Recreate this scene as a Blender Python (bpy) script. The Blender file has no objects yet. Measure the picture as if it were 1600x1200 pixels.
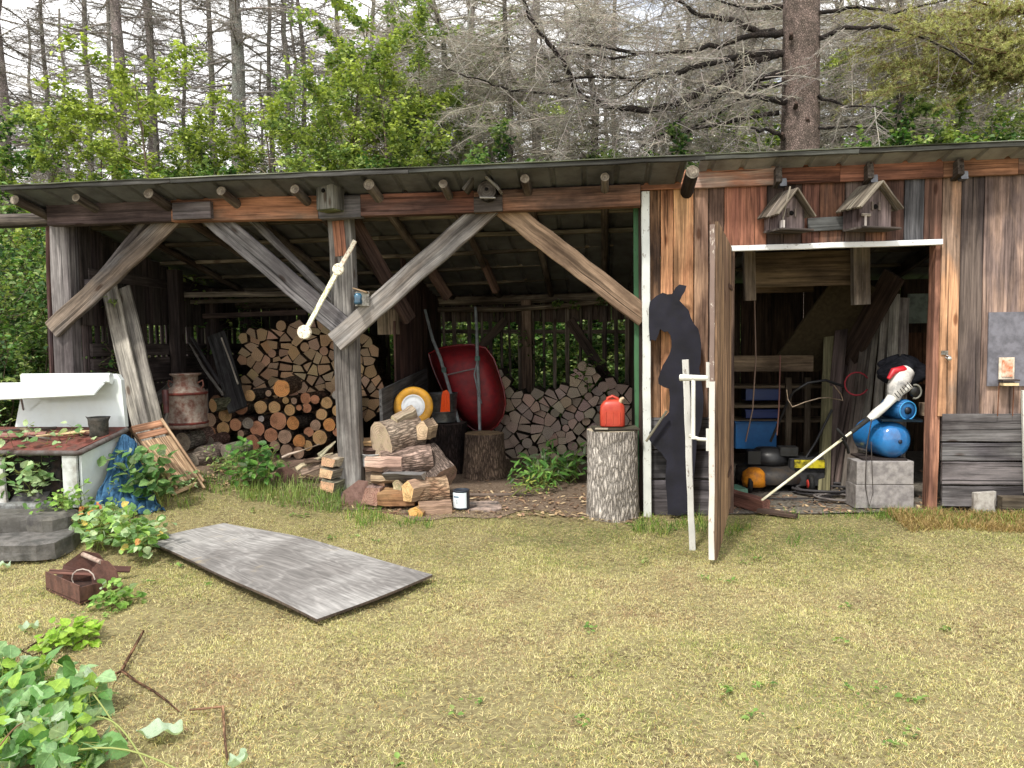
import bpy, math, random
import numpy as np
from mathutils import Vector, Matrix, Euler
random.seed(7); rng = np.random.default_rng(7)
R = math.radians
V = Vector
scn = bpy.context.scene
COL = scn.collection
# ---------------------------------------------------------------- camera
F = 1155.0                      # focal length in photograph pixels
YAW, PITCH, ROLL = R(6.5), R(-3.47), R(-0.75)
EYE = V((0.688, -6.04, 1.43))
camd = bpy.data.cameras.new('camera'); cam = bpy.data.objects.new('camera', camd); COL.objects.link(cam)
camd.sensor_width = 36; camd.lens = F/1600*36; camd.clip_end = 600; camd.clip_start = 0.05
CR = Matrix.Rotation(YAW, 3, 'Z') @ Matrix.Rotation(R(90)+PITCH, 3, 'X') @ Matrix.Rotation(ROLL, 3, 'Z')
cam.matrix_world = Matrix.Translation(EYE) @ CR.to_4x4()
scn.camera = cam
# ---------------------------------------------------------------- light
SUN_EL, SUN_AZ = R(56), R(205)   # azimuth measured clockwise from +Y
w = bpy.data.worlds.new('World'); scn.world = w; w.use_nodes = True
nt = w.node_tree; nt.nodes.clear()
N = nt.nodes.new
out = N('ShaderNodeOutputWorld'); bg = N('ShaderNodeBackground'); sky = N('ShaderNodeTexSky')
sky.sky_type = 'NISHITA'; sky.sun_disc = False; sky.sun_elevation = SUN_EL; sky.sun_rotation = SUN_AZ
sky.dust_density = 2.0; sky.air_density = 1.0
tc = N('ShaderNodeTexCoord'); mp = N('ShaderNodeMapping'); nz = N('ShaderNodeTexNoise'); rp = N('ShaderNodeValToRGB'); mx = N('ShaderNodeMix')
mx.data_type = 'RGBA'; mp.inputs['Scale'].default_value = (1, 1, 2.2)
nz.inputs['Scale'].default_value = 3.0; nz.inputs['Detail'].default_value = 5
rp.color_ramp.elements[0].position = 0.27; rp.color_ramp.elements[1].position = 0.42
nt.links.new(tc.outputs['Generated'], mp.inputs['Vector']); nt.links.new(mp.outputs[0], nz.inputs['Vector'])
nt.links.new(nz.outputs['Fac'], rp.inputs['Fac']); nt.links.new(rp.outputs['Color'], mx.inputs['Factor'])
nt.links.new(sky.outputs[0], mx.inputs['A']); mx.inputs['B'].default_value = (9.9, 9.8, 9.7, 1)
nt.links.new(mx.outputs['Result'], bg.inputs['Color']); bg.inputs['Strength'].default_value = 0.105
nt.links.new(bg.outputs[0], out.inputs['Surface'])
sd = bpy.data.lights.new('sun', 'SUN'); sd.energy = 2.1; sd.angle = R(6); sd.color = (1, 0.95, 0.86)
so = bpy.data.objects.new('sun', sd); COL.objects.link(so)
sdir = V((math.sin(SUN_AZ)*math.cos(SUN_EL), math.cos(SUN_AZ)*math.cos(SUN_EL), math.sin(SUN_EL)))
so.rotation_euler = sdir.to_track_quat('Z', 'Y').to_euler(); so.location = sdir*30
scn.view_settings.view_transform = 'Standard'; scn.view_settings.look = 'None'
scn.view_settings.exposure = 0.95; scn.view_settings.gamma = 1.0
scn.cycles.max_bounces = 8; scn.cycles.transparent_max_bounces = 8
scn.cycles.use_denoising = True
# ---------------------------------------------------------------- pixel -> place
def ray(u, v): return (CR @ V(((u-800)/F, (600-v)/F, -1.0)))
def P(u, v, y):
    d = ray(u, v); return EYE + d*((y-EYE.y)/d.y)
def PXp(u, v, x):
    d = ray(u, v); return EYE + d*((x-EYE.x)/d.x)
def lerp(a, b, t): return a+(b-a)*t
def sstep(a, b, x):
    t = np.clip((x-a)/(b-a), 0, 1); return t*t*(3-2*t)
def gz(x, y):
    prof = np.interp(x, [-6, -3.85, -2.7, -1.26, 0, 1.1, 2.0, 3.3, 6], [.42, .40, .28, .07, .04, .0, .02, .05, .08])
    near = prof*sstep(-1.9, -0.1, y)
    bumps = 0.012*np.sin(x*3.1+1)*np.sin(y*2.7)+0.008*np.sin(x*7.3+y*5.1)
    return near+bumps*(1-sstep(-.3, .1, y))
def gzf(x, y): return float(gz(np.float64(x), np.float64(y)))
def G(u, v, dz=0.0):
    d = ray(u, v); t = 1.0
    for i in range(60):
        p = EYE+d*t; h = p.z-gzf(p.x, p.y)-dz
        t += h/max(-d.z, .15)*0.7
    return EYE+d*t
def px_at(p): return -((CR.transposed() @ (V(p)-EYE)).z)/F      # metres per photograph pixel at p
# ---------------------------------------------------------------- colours
def S(r, g, b, k=1.0):
    f = lambda c: ((c/255+.055)/1.055)**2.4 if c > 10 else c/255/12.92
    return (f(r)*k, f(g)*k, f(b)*k)
def jit(c, a=.12, r=random):
    k = 1+r.uniform(-a, a); return tuple(max(0, x*k*(1+r.uniform(-a/3, a/3))) for x in c)
GREYW = S(152, 148, 150); DKGREY = S(92, 90, 94); PALE = S(196, 184, 168); ORG = S(196, 116, 62); RED = S(150, 74, 52); BRN = S(118, 86, 66)
DKBRN = S(70, 52, 46); TAN = S(190, 160, 120); ENDO = S(214, 150, 88); ENDP = S(190, 160, 130); BARKG = S(122, 116, 104); BARKD = S(80, 70, 62)
# ---------------------------------------------------------------- mesh builder
ZUP = V((0, 0, 1))
class MB:
    def __init__(s): s.v = []; s.f = []; s.m = []; s.c = []; s.c2 = []; s.g = []; s.s = []
    def add(s, vs, fs, col, col2=None, g=None, mi=0, smooth=False):
        b = len(s.v); off = (random.uniform(0, 50), random.uniform(0, 50), random.uniform(0, 50))
        s.v += [tuple(p) for p in vs]; s.f += [tuple(i+b for i in f) for f in fs]
        s.m += (mi if isinstance(mi, list) else [mi]*len(fs)); s.s += [smooth]*len(fs)
        s.c += (col if isinstance(col, list) else [col]*len(vs))
        c2 = col2 if col2 is not None else col
        s.c2 += (c2 if isinstance(c2, list) else [c2]*len(vs))
        if g is None: g = vs
        s.g += [(p[0]+off[0], p[1]+off[1], p[2]+off[2]) for p in g]
    def frame(s, p0, p1, side):
        d = (V(p1)-V(p0)).normalized(); sd_ = V(side); sd_ = (sd_-d*sd_.dot(d))
        if sd_.length < 1e-4: sd_ = d.orthogonal()
        sd_.normalize(); return d, sd_, d.cross(sd_).normalized()
    def beam(s, p0, p1, w, t, side=(0, 0, 1), col=GREYW, col2=None, n=None, ch=.004, jt=.002, mi=0, mie=None, w1=None):
        """plank/timber from p0 to p1: w wide along side, t thick; rounded arrises, slightly uneven"""
        p0 = V(p0); p1 = V(p1); d, a, b = s.frame(p0, p1, side); L = (p1-p0).length
        n = n or max(1, min(14, int(L/.25))); w1 = w if w1 is None else w1
        ch = min(ch, w*.3, t*.3); vs = []; g = []
        for i in range(n+1):
            q = p0.lerp(p1, i/n); ww = lerp(w, w1, i/n)/2; tt = t/2
            ring = [(ww-ch, tt), (ww, tt-ch), (ww, -tt+ch), (ww-ch, -tt), (-ww+ch, -tt), (-ww, -tt+ch), (-ww, tt-ch), (-ww+ch, tt)]
            ja, jb = random.uniform(-jt, jt), random.uniform(-jt, jt)
            for (x, y) in ring:
                x2 = x+ja+random.uniform(-jt, jt)*.5; y2 = y+jb*.6
                vs.append(q+a*x2+b*y2); g.append((x, y, L*i/n))
        fs = []; ms = []
        for i in range(n):
            for k in range(8):
                k2 = (k+1) % 8; fs.append((i*8+k, i*8+k2, i*8+8+k2, i*8+8+k)); ms.append(mi)
        me = mi if mie is None else mie
        fs.append(tuple(range(7, -1, -1))); ms.append(me); fs.append(tuple(n*8+k for k in range(8))); ms.append(me)
        s.add(vs, fs, col, col2, g, ms)
    def box(s, c, sx, sy, sz, col=GREYW, col2=None, rz=0, mi=0, ch=.004, along='z', jt=.001, rot=None):
        c = V(c); M = rot if rot is not None else Matrix.Rotation(rz, 3, 'Z')
        X, Y, Z = M @ V((1, 0, 0)), M @ V((0, 1, 0)), M @ V((0, 0, 1))
        if along == 'z': s.beam(c-Z*sz/2, c+Z*sz/2, sx, sy, X, col, col2, ch=ch, jt=jt, mi=mi, n=1)
        elif along == 'x': s.beam(c-X*sx/2, c+X*sx/2, sz, sy, Z, col, col2, ch=ch, jt=jt, mi=mi, n=1)
        else: s.beam(c-Y*sy/2, c+Y*sy/2, sz, sx, Z, col, col2, ch=ch, jt=jt, mi=mi, n=1)
    def tube(s, pts, rad, col=GREYW, col2=None, seg=8, mi=0, mie=None, jt=0.0, caps=True, smooth=True, flat=1.0):
        pts = [V(p) for p in pts]; n = len(pts); rad = rad if isinstance(rad, (list, tuple)) else [rad]*n
        vs = []; g = []; prev = None; L = 0
        for i, p in enumerate(pts):
            d = (pts[min(i+1, n-1)]-pts[max(i-1, 0)]).normalized()
            if prev is None: a = d.orthogonal().normalized()
            else:
                a = prev-d*prev.dot(d); a = a.normalized() if a.length > 1e-6 else d.orthogonal().normalized()
            prev = a; b = d.cross(a)
            if i: L += (p-pts[i-1]).length
            for k in range(seg):
                th = 2*math.pi*k/seg; r = rad[i]*(1+random.uniform(-jt, jt))
                vs.append(p+a*(r*math.cos(th))+b*(r*math.sin(th)*flat)); g.append((r*math.cos(th), r*math.sin(th), L))
        fs = []
        for i in range(n-1):
            for k in range(seg):
                k2 = (k+1) % seg; fs.append((i*seg+k, i*seg+k2, (i+1)*seg+k2, (i+1)*seg+k))
        s.add(vs, fs, col, col2, g, mi, smooth)
        if caps:
            me = mi if mie is None else mie
            for i, rev in ((0, True), (n-1, False)):
                c = pts[i]; ring = vs[i*seg:(i+1)*seg]; gg = [(q[0], q[1], 0) for q in g[i*seg:(i+1)*seg]]
                f = [((k+1) % seg, k, seg) if rev else (k, (k+1) % seg, seg) for k in range(seg)]
                b = len(s.v); s.v += [tuple(q) for q in ring]+[tuple(c)]
                s.f += [tuple(j+b for j in q) for q in f]; s.m += [me]*seg; s.s += [False]*seg
                ce = s.endcol if getattr(s, 'endcol', None) else col; ce = ce[0] if isinstance(ce, list) else ce
                s.c += [ce]*(seg+1); c2 = s.endcol2 if getattr(s, 'endcol2', None) else ce
                s.c2 += [c2]*(seg+1); z = random.uniform(0, 40); s.g += [(q[0], q[1], z) for q in gg]+[(0, 0, z)]
    def lathe(s, base, prof, col, col2=None, seg=24, mi=0, axis=(0, 0, 1), smooth=True, cols=None, arc=None, sx=1.0):
        """prof = [(radius, height)...] revolved about axis through base"""
        ax = V(axis).normalized(); a = ax.orthogonal().normalized()
        if abs(ax.z) > .9: a = V((1, 0, 0)); a = (a-ax*a.dot(ax)).normalized()
        b = ax.cross(a); base = V(base); vs = []; g = []; cc = []
        for i, (r, h) in enumerate(prof):
            for k in range(seg):
                th = 2*math.pi*k/seg
                vs.append(base+ax*h+a*(r*math.cos(th)*sx)+b*(r*math.sin(th))); g.append((r*math.cos(th), r*math.sin(th), h))
                if cols: cc.append(cols[i])
        fs = []
        for i in range(len(prof)-1):
            for k in range(seg):
                k2 = (k+1) % seg; fs.append((i*seg+k, i*seg+k2, (i+1)*seg+k2, (i+1)*seg+k))
        s.add(vs, fs, cc if cols else col, col2 if not cols else cc, g, mi, smooth)
    def plate(s, pts, t, nrm, col=GREYW, col2=None, mi=0, gdir=None, mis=None):
        """flat polygon (3D points) thickened by t along nrm"""
        pts = [V(p) for p in pts]; nn = V(nrm).normalized(); n = len(pts); o = pts[0]
        gd = V(gdir).normalized() if gdir is not None else (pts[1]-pts[0]).normalized(); ac = nn.cross(gd)
        vs = pts+[p+nn*t for p in pts]; g = [((p-o).dot(ac), (p-o).dot(nn), (p-o).dot(gd)) for p in vs]
        fs = [tuple(range(n)), tuple(range(2*n-1, n-1, -1))]+[(i, i+n, (i+1) % n+n, (i+1) % n) for i in range(n)]
        if (pts[1]-pts[0]).cross(pts[2]-pts[1]).dot(nn) > 0: fs = [tuple(reversed(f)) for f in fs]
        s.add(vs, fs, col, col2, g, [mi, mi]+[mi if mis is None else mis]*n)
    def grid(s, fn, nu, nv, col, col2=None, mi=0, smooth=True, colf=None):
        vs = [fn(i/nu, j/nv) for j in range(nv+1) for i in range(nu+1)]
        fs = [(j*(nu+1)+i, j*(nu+1)+i+1, (j+1)*(nu+1)+i+1, (j+1)*(nu+1)+i) for j in range(nv) for i in range(nu)]
        cc = [colf(i/nu, j/nv) for j in range(nv+1) for i in range(nu+1)] if colf else col
        s.add(vs, fs, cc, col2 if not colf else cc, [(i/nu, j/nv, 0) for j in range(nv+1) for i in range(nu+1)], mi, smooth)
    def build(s, name, mats, parent=None, at=None):
        mats = mats if isinstance(mats, (list, tuple)) else [mats]
        vs = np.array(s.v, dtype=np.float64).reshape(-1, 3)
        if parent is not None: o = wloc(parent)
        elif at is not None: o = V(at)
        else: mn, mxx = vs.min(0), vs.max(0); o = V(((mn[0]+mxx[0])/2, (mn[1]+mxx[1])/2, mn[2]))
        vs = vs-np.array(o); me = bpy.data.meshes.new(name)
        me.from_pydata(vs.tolist(), [], s.f)
        me.polygons.foreach_set('material_index', s.m); me.polygons.foreach_set('use_smooth', s.s)
        for nm, dat in (('col', s.c), ('col2', s.c2), ('gc', s.g)):
            a = me.attributes.new(nm, 'FLOAT_VECTOR', 'POINT'); a.data.foreach_set('vector', np.array(dat, dtype=np.float32).ravel())
        for m in mats: me.materials.append(M[m] if isinstance(m, str) else m)
        ob = bpy.data.objects.new(name, me); COL.objects.link(ob)
        if parent is not None: ob.parent = parent
        else: ob.location = o
        return ob
def wloc(o):
    p = V((0, 0, 0))
    while o is not None: p = p+o.location; o = o.parent
    return p
def thing(name, label, cat, loc, group=None):
    o = bpy.data.objects.new(name, None); COL.objects.link(o); o.location = V(loc); o.empty_display_size = .1
    return tag(o, label, cat, group)
def tag(o, label=None, cat=None, group=None, kind=None):
    if label: o['label'] = label
    if cat: o['category'] = cat
    if group: o['group'] = group
    if kind: o['kind'] = kind
    return o
def fastmesh(name, verts, quads, mat, col=None, parent=None, at=(0, 0, 0), tris=False, smooth=False, col2=None, gc=None):
    """numpy mesh: verts (n,3), quads (m,k)"""
    me = bpy.data.meshes.new(name); k = quads.shape[1]; nq = len(quads)
    if parent is not None: at = tuple(wloc(parent))
    me.vertices.add(len(verts)); me.vertices.foreach_set('co', (verts-np.array(at)).astype(np.float32).ravel())
    me.loops.add(nq*k); me.loops.foreach_set('vertex_index', quads.astype(np.int32).ravel())
    me.polygons.add(nq); me.polygons.foreach_set('loop_start', np.arange(0, nq*k, k, dtype=np.int32))
    try: me.polygons.foreach_set('loop_total', np.full(nq, k, dtype=np.int32))
    except Exception: pass
    if smooth: me.polygons.foreach_set('use_smooth', np.ones(nq, dtype=bool))
    me.update(calc_edges=True)
    if col is not None:
        a = me.attributes.new('col', 'FLOAT_VECTOR', 'POINT'); a.data.foreach_set('vector', col.astype(np.float32).ravel())
        a = me.attributes.new('col2', 'FLOAT_VECTOR', 'POINT'); a.data.foreach_set('vector', (col if col2 is None else col2).astype(np.float32).ravel())
    g = verts if gc is None else gc
    a = me.attributes.new('gc', 'FLOAT_VECTOR', 'POINT'); a.data.foreach_set('vector', g.astype(np.float32).ravel())
    me.materials.append(M[mat]); ob = bpy.data.objects.new(name, me); COL.objects.link(ob)
    if parent is not None: ob.parent = parent
    else: ob.location = at
    return ob
# ---------------------------------------------------------------- materials
M = {}
class NT:
    def __init__(s, name, rough=.8, spec=.3):
        m = bpy.data.materials.new(name); m.use_nodes = True; s.m = m; s.t = m.node_tree; s.t.nodes.clear()
        s.o = s.n('ShaderNodeOutputMaterial'); s.b = s.n('ShaderNodeBsdfPrincipled'); s.l(s.b.outputs[0], s.o.inputs['Surface'])
        s.b.inputs['Roughness'].default_value = rough; s.b.inputs['Specular IOR Level'].default_value = spec; M[name] = m
    def n(s, t, **k):
        x = s.t.nodes.new(t)
        for a, b in k.items(): setattr(x, a, b)
        return x
    def l(s, a, b): s.t.links.new(a, b)
    def attr(s, nm, out='Vector'): a = s.n('ShaderNodeAttribute'); a.attribute_name = nm; return a.outputs[out]
    def noise(s, vec, scale, detail=4, rough=.55, map_=None, dist=0):
        if map_ is not None:
            mp = s.n('ShaderNodeMapping'); mp.inputs['Scale'].default_value = map_; s.l(vec, mp.inputs['Vector']); vec = mp.outputs[0]
        x = s.n('ShaderNodeTexNoise'); x.inputs['Scale'].default_value = scale; x.inputs['Detail'].default_value = detail
        x.inputs['Roughness'].default_value = rough; x.inputs['Distortion'].default_value = dist; s.l(vec, x.inputs['Vector']); return x.outputs['Fac']
    def ramp(s, fac, stops):
        r = s.n('ShaderNodeValToRGB'); s.l(fac, r.inputs['Fac']); e = r.color_ramp.elements
        for i, (p, c) in enumerate(stops):
            if i > 1: e.new(p)
            x = e[i]; x.position = p; c = c if isinstance(c, tuple) else (c, c, c); x.color = (*c, 1)
        return r.outputs['Color']
    def mix(s, fac, a, b, mode='MIX'):
        x = s.n('ShaderNodeMix', data_type='RGBA', blend_type=mode)
        for inp, val in (('Factor', fac), ('A', a), ('B', b)):
            if isinstance(val, (int, float)): x.inputs[inp].default_value = val if inp == 'Factor' else (val, val, val, 1)
            elif isinstance(val, tuple): x.inputs[inp].default_value = (*val, 1)
            else: s.l(val, x.inputs[inp])
        return x.outputs['Result']
    def math(s, op, a, b=0.0):
        x = s.n('ShaderNodeMath', operation=op)
        for i, val in enumerate((a, b)):
            if isinstance(val, (int, float)): x.inputs[i].default_value = val
            else: s.l(val, x.inputs[i])
        return x.outputs[0]
    def bump(s, h, st=.4, d=.01):
        x = s.n('ShaderNodeBump'); x.inputs['Strength'].default_value = st; x.inputs['Distance'].default_value = d; s.l(h, x.inputs['Height']); s.l(x.outputs[0], s.b.inputs['Normal'])
    def color(s, c): s.l(c, s.b.inputs['Base Color'])
# weathered sawn timber: colour pair per board, long grain, checks and knots
def wood_mat(name, fine=1.0, cracks=.85, knots=True, bump=.8, rough=.85):
    t = NT(name, rough, .2); g = t.attr('gc'); c1 = t.attr('col'); c2 = t.attr('col2')
    big = t.noise(g, 5*fine, 5, .6, (1, 1, .22), .4); base = t.mix(t.ramp(big, [(.40, 0.), (.58, 1.)]), c1, c2)
    gr = t.noise(g, 60*fine, 6, .7, (1, 1, .035), .3); base = t.mix(t.ramp(gr, [(.3, .0), (.7, 1.)]), t.mix(1., base, .42, 'MULTIPLY'), t.mix(1., base, 1.45, 'MULTIPLY'))
    g2 = t.noise(g, 24*fine, 5, .65, (1, 1, .05), .5); base = t.mix(t.ramp(g2, [(.36, .75), (.56, .0)]), base, t.mix(1., base, .4, 'MULTIPLY'))
    ck = t.noise(g, 38*fine, 3, .5, (1, 1, .02), 1.0); ckr = t.ramp(ck, [(.33, 1.), (.40, 0.)])
    base = t.mix(t.math('MULTIPLY', ckr, cracks), base, t.mix(1., base, .25, 'MULTIPLY'))
    hs = t.n('ShaderNodeHueSaturation'); hs.inputs['Saturation'].default_value = .82; hs.inputs['Hue'].default_value = .511; hs.inputs['Value'].default_value = 1.12; t.l(base, hs.inputs['Color']); base = hs.outputs[0]
    st = t.noise(g, 2.6, 6, .65, (1, 1, .5)); base = t.mix(t.ramp(st, [(.38, .85), (.56, 0.)]), base, t.mix(1., base, (.42, .40, .40), 'MULTIPLY'))
    if knots:
        mp = t.n('ShaderNodeMapping'); mp.inputs['Scale'].default_value = (6, 6, 2.2); t.l(g, mp.inputs['Vector'])
        vo = t.n('ShaderNodeTexVoronoi'); vo.inputs['Scale'].default_value = 1.0; t.l(mp.outputs[0], vo.inputs['Vector'])
        base = t.mix(t.ramp(vo.outputs['Distance'], [(.07, .85), (.13, 0.)]), base, t.mix(1., base, (.35, .25, .2), 'MULTIPLY'))
    t.color(base); t.bump(t.mix(.5, gr, t.ramp(ck, [(.30, 0.), (.42, 1.)])), bump, .006); return t
wood_mat('old_wood'); wood_mat('fresh_wood', 1.2, .25, False, .3)
wood_mat('split_wood', 1.6, .5, False, .9)
def ring_mat(name, k=330, contrast=.5):
    t = NT(name, .85, .2); g = t.attr('gc'); sx = t.n('ShaderNodeSeparateXYZ'); t.l(g, sx.inputs[0])
    cx = t.n('ShaderNodeCombineXYZ'); t.l(sx.outputs[0], cx.inputs[0]); t.l(sx.outputs[1], cx.inputs[1])
    ln = t.n('ShaderNodeVectorMath', operation='LENGTH'); t.l(cx.outputs[0], ln.inputs[0])
    dn = t.noise(g, 9, 3, .5); rr = t.math('ADD', ln.outputs['Value'], t.math('MULTIPLY', dn, .03))
    wv = t.math('SINE', t.math('MULTIPLY', rr, k)); base = t.mix(t.ramp(wv, [(.0, 0.), (1., 1.)]), t.mix(1., t.attr('col'), 1-contrast*.7, 'MULTIPLY'), t.attr('col'))
    blot = t.noise(g, 22, 6, .7); base = t.mix(t.ramp(blot, [(.42, 0.), (.60, 1.)]), base, t.attr('col2')); bl2 = t.noise(g, 9, 5, .6); base = t.mix(t.ramp(bl2, [(.34, .8), (.50, 0.)]), base, t.mix(1., base, (.52, .50, .50), 'MULTIPLY'))
    at = t.n('ShaderNodeMath', operation='ARCTAN2'); t.l(sx.outputs[0], at.inputs[0]); t.l(sx.outputs[1], at.inputs[1])
    cb = t.n('ShaderNodeCombineXYZ'); t.l(at.outputs[0], cb.inputs[0]); t.l(sx.outputs[2], cb.inputs[1])
    rad = t.noise(cb.outputs[0], 6, 3, .6); base = t.mix(t.ramp(rad, [(.31, .8), (.37, 0.)]), base, t.mix(1., base, .35, 'MULTIPLY'))
    t.color(base); t.bump(t.mix(.5, wv, blot), .35, .004); return t
ring_mat('end_grain'); 
def bark_mat(name, sc=28, st=.25, bump=1.0, dist=.02):
    t = NT(name, .92, .15); g = t.attr('gc')
    mp = t.n('ShaderNodeMapping'); mp.inputs['Scale'].default_value = (1, 1, st); t.l(g, mp.inputs['Vector'])
    vo = t.n('ShaderNodeTexVoronoi', feature='DISTANCE_TO_EDGE'); vo.inputs['Scale'].default_value = sc
    nzz = t.n('ShaderNodeTexNoise'); nzz.inputs['Scale'].default_value = 20; nzz.inputs['Detail'].default_value = 5; t.l(mp.outputs[0], nzz.inputs['Vector'])
    vm = t.n('ShaderNodeVectorMath', operation='MULTIPLY_ADD'); t.l(nzz.outputs['Color'], vm.inputs[0]); vm.inputs[1].default_value = (.05, .05, .05); t.l(mp.outputs[0], vm.inputs[2])
    t.l(vm.outputs[0], vo.inputs['Vector'])
    e = t.ramp(vo.outputs['Distance'], [(.0, 0.), (.28, 1.)]); base = t.mix(t.ramp(t.noise(g, 7, 6, .6), [(.4, 0.), (.6, 1.)]), t.attr('col'), t.attr('col2'))
    fn = t.noise(g, 90, 4, .7); base = t.mix(t.ramp(fn, [(.3, 0.), (.7, 1.)]), t.mix(1., base, .6, 'MULTIPLY'), t.mix(1., base, 1.25, 'MULTIPLY'))
    base = t.mix(e, t.mix(1., base, .28, 'MULTIPLY'), base); t.color(base); t.bump(t.mix(.35, e, fn), bump, dist); return t
bark_mat('bark', 46, .22, .9, .012); bark_mat('log_bark', 45, .3, .8, .008); bark_mat('tree_bark', 55, .55, .8, .01)
def plain(name, rough=.7, spec=.3, metal=0., dirt=.35, sc=9, bump=0., coat=0.):
    t = NT(name, rough, spec); t.b.inputs['Metallic'].default_value = metal; g = t.attr('gc')
    nn_ = t.noise(g, sc, 6, .65); b = t.mix(t.ramp(nn_, [(.42, 0.), (.62, 1.)]), t.attr('col'), t.attr('col2'))
    b = t.mix(t.math('MULTIPLY', t.ramp(t.noise(g, sc*2.7, 5, .7), [(.3, 1.), (.55, 0.)]), dirt), b, t.mix(1., b, (.45, .4, .35), 'MULTIPLY')); t.color(b)
    t.l(t.ramp(t.noise(g, sc*4, 4), [(.3, min(1, rough*1.25)), (.7, rough*.8)]), t.b.inputs['Roughness'])
    if coat: t.b.inputs['Coat Weight'].default_value = coat
    if bump: t.bump(t.noise(g, sc*8, 5, .7), bump, .004)
    return t
plain('painted', .55, .4, 0, .25, 12, .1); plain('enamel', .16, .5, 0, .12, 5, 0, .5); plain('plastic', .42, .45, 0, .15); plain('steel', .4, .5, .85, .3, 14, .1)
plain('rusty', .85, .25, .1, .6, 16, .7); plain('concrete', .92, .2, 0, .3, 14, .5); plain('cloth', .85, .15, 0, .35, 20, .3); plain('rubber', .7, .3, 0, .3); plain('stone', .95, .2, 0, .5, 8, .9)
plain('roof_metal', .5, .4, .15, .5, 3); plain('matt_black', .8, .2, 0, .2, 6, .15)
# peeling white paint over wood
t = NT('peeling_paint', .7, .3); g = t.attr('gc'); pe = t.noise(g, 34, 6, .75, (1, 1, .45)); t.color(t.mix(t.ramp(pe, [(.36, 1.), (.41, 0.)]), t.mix(t.ramp(t.noise(g, 6, 5), [(.3, .0), (.7, 1.)]), t.attr('col'), t.mix(1., t.attr('col'), .78, 'MULTIPLY')), t.attr('col2'))); t.bump(pe, .3, .004)
t = NT('flaky_paint', .8, .25); g = t.attr('gc'); pe = t.noise(g, 70, 6, .8, (1, 1, .6)); t.color(t.mix(t.ramp(pe, [(.42, 1.), (.5, 0.)]), t.attr('col'), t.attr('col2'))); t.bump(pe, .6, .004)
# leaves and needles: thin, light shines through
def leaf_mat(name, trans=.35, rough=.55):
    t = NT(name, rough, .3); c = t.attr('col'); g = t.attr('gc'); n_ = t.noise(g, 30, 2); c = t.mix(t.ramp(n_, [(.3, 0.), (.7, 1.)]), t.mix(1., c, .75, 'MULTIPLY'), t.mix(1., c, 1.2, 'MULTIPLY')); t.color(c)
    tr = t.n('ShaderNodeBsdfTranslucent'); t.l(t.mix(1., c, (1.12, 1.15, .6), 'MULTIPLY'), tr.inputs['Color']); ms = t.n('ShaderNodeMixShader'); ms.inputs[0].default_value = trans
    t.l(t.b.outputs[0], ms.inputs[1]); t.l(tr.outputs[0], ms.inputs[2]); t.l(ms.outputs[0], t.o.inputs['Surface']); return t
leaf_mat('leaf'); leaf_mat('blade', .3, .6)
# broad leaves with pale veins (gc: x across, y along)
t = NT('veined_leaf', .5, .35); g = t.attr('gc'); sx = t.n('ShaderNodeSeparateXYZ'); t.l(g, sx.inputs[0]); ab = t.math('ABSOLUTE', sx.outputs[0])
vv_ = t.math('SINE', t.math('MULTIPLY', t.math('SUBTRACT', sx.outputs[1], t.math('MULTIPLY', ab, .9)), 46.)); vein = t.math('MAXIMUM', t.ramp(vv_, [(.90, 0.), (1., .6)]), t.ramp(ab, [(.012, .8), (.04, 0.)]))
ge = t.n('ShaderNodeNewGeometry'); c0 = t.mix(ge.outputs['Backfacing'], t.attr('col'), t.mix(.55, t.attr('col'), S(196, 210, 190))); c = t.mix(vein, c0, t.mix(1., c0, (1.5, 1.4, 1.4), 'MULTIPLY')); hole = t.noise(g, 7, 2, .5); c = t.mix(t.ramp(hole, [(.66, 0.), (.72, .7)]), c, S(140, 120, 80)); c = t.mix(t.ramp(t.noise(g, 5, 4), [(.3, 0.), (.7, 1.)]), t.mix(1., c, .75, 'MULTIPLY'), t.mix(1., c, 1.15, 'MULTIPLY')); t.color(c); t.bump(vein, .5, .003)
tr = t.n('ShaderNodeBsdfTranslucent'); t.l(t.mix(1., c, (1.1, 1.2, .55), 'MULTIPLY'), tr.inputs['Color']); ms = t.n('ShaderNodeMixShader'); ms.inputs[0].default_value = .3; t.l(t.b.outputs[0], ms.inputs[1]); t.l(tr.outputs[0], ms.inputs[2]); t.l(ms.outputs[0], t.o.inputs['Surface'])
t = NT('twig', .9, .15); t.color(t.attr('col'))
# soil / lawn base, world coordinates
def soil(name, a, b, c, sc=3.):
    t = NT(name, .95, .15); tc_ = t.n('ShaderNodeTexCoord'); g = tc_.outputs['Object']; n1 = t.noise(g, sc, 8, .65); n2 = t.noise(g, sc*14, 8, .7)
    x = t.mix(t.ramp(n1, [(.38, 0.), (.62, 1.)]), a, b); x = t.mix(t.ramp(n2, [(.38, 0.), (.6, 1.)]), x, c); t.color(x)
    t.bump(t.mix(.5, n2, t.noise(g, 160, 4, .7)), .8, .02); return t
soil('lawn_soil', S(122, 112, 82), S(84, 70, 52), S(146, 138, 100)); soil('dirt', S(110, 92, 78), S(84, 68, 58), S(140, 124, 108), 4.)
soil('dusty_floor', S(104, 98, 92), S(78, 72, 66), S(128, 122, 112), 3.); soil('forest_floor', S(60, 58, 38), S(46, 44, 30), S(70, 76, 38), 1.)
t = NT('osb', .8, .2); g = t.attr('gc'); vo = t.n('ShaderNodeTexVoronoi'); vo.inputs['Scale'].default_value = 40; t.l(g, vo.inputs['Vector']); t.color(t.mix(t.ramp(vo.outputs['Color'], [(0., 0.), (1., 1.)]), t.attr('col'), t.attr('col2')))
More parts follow.
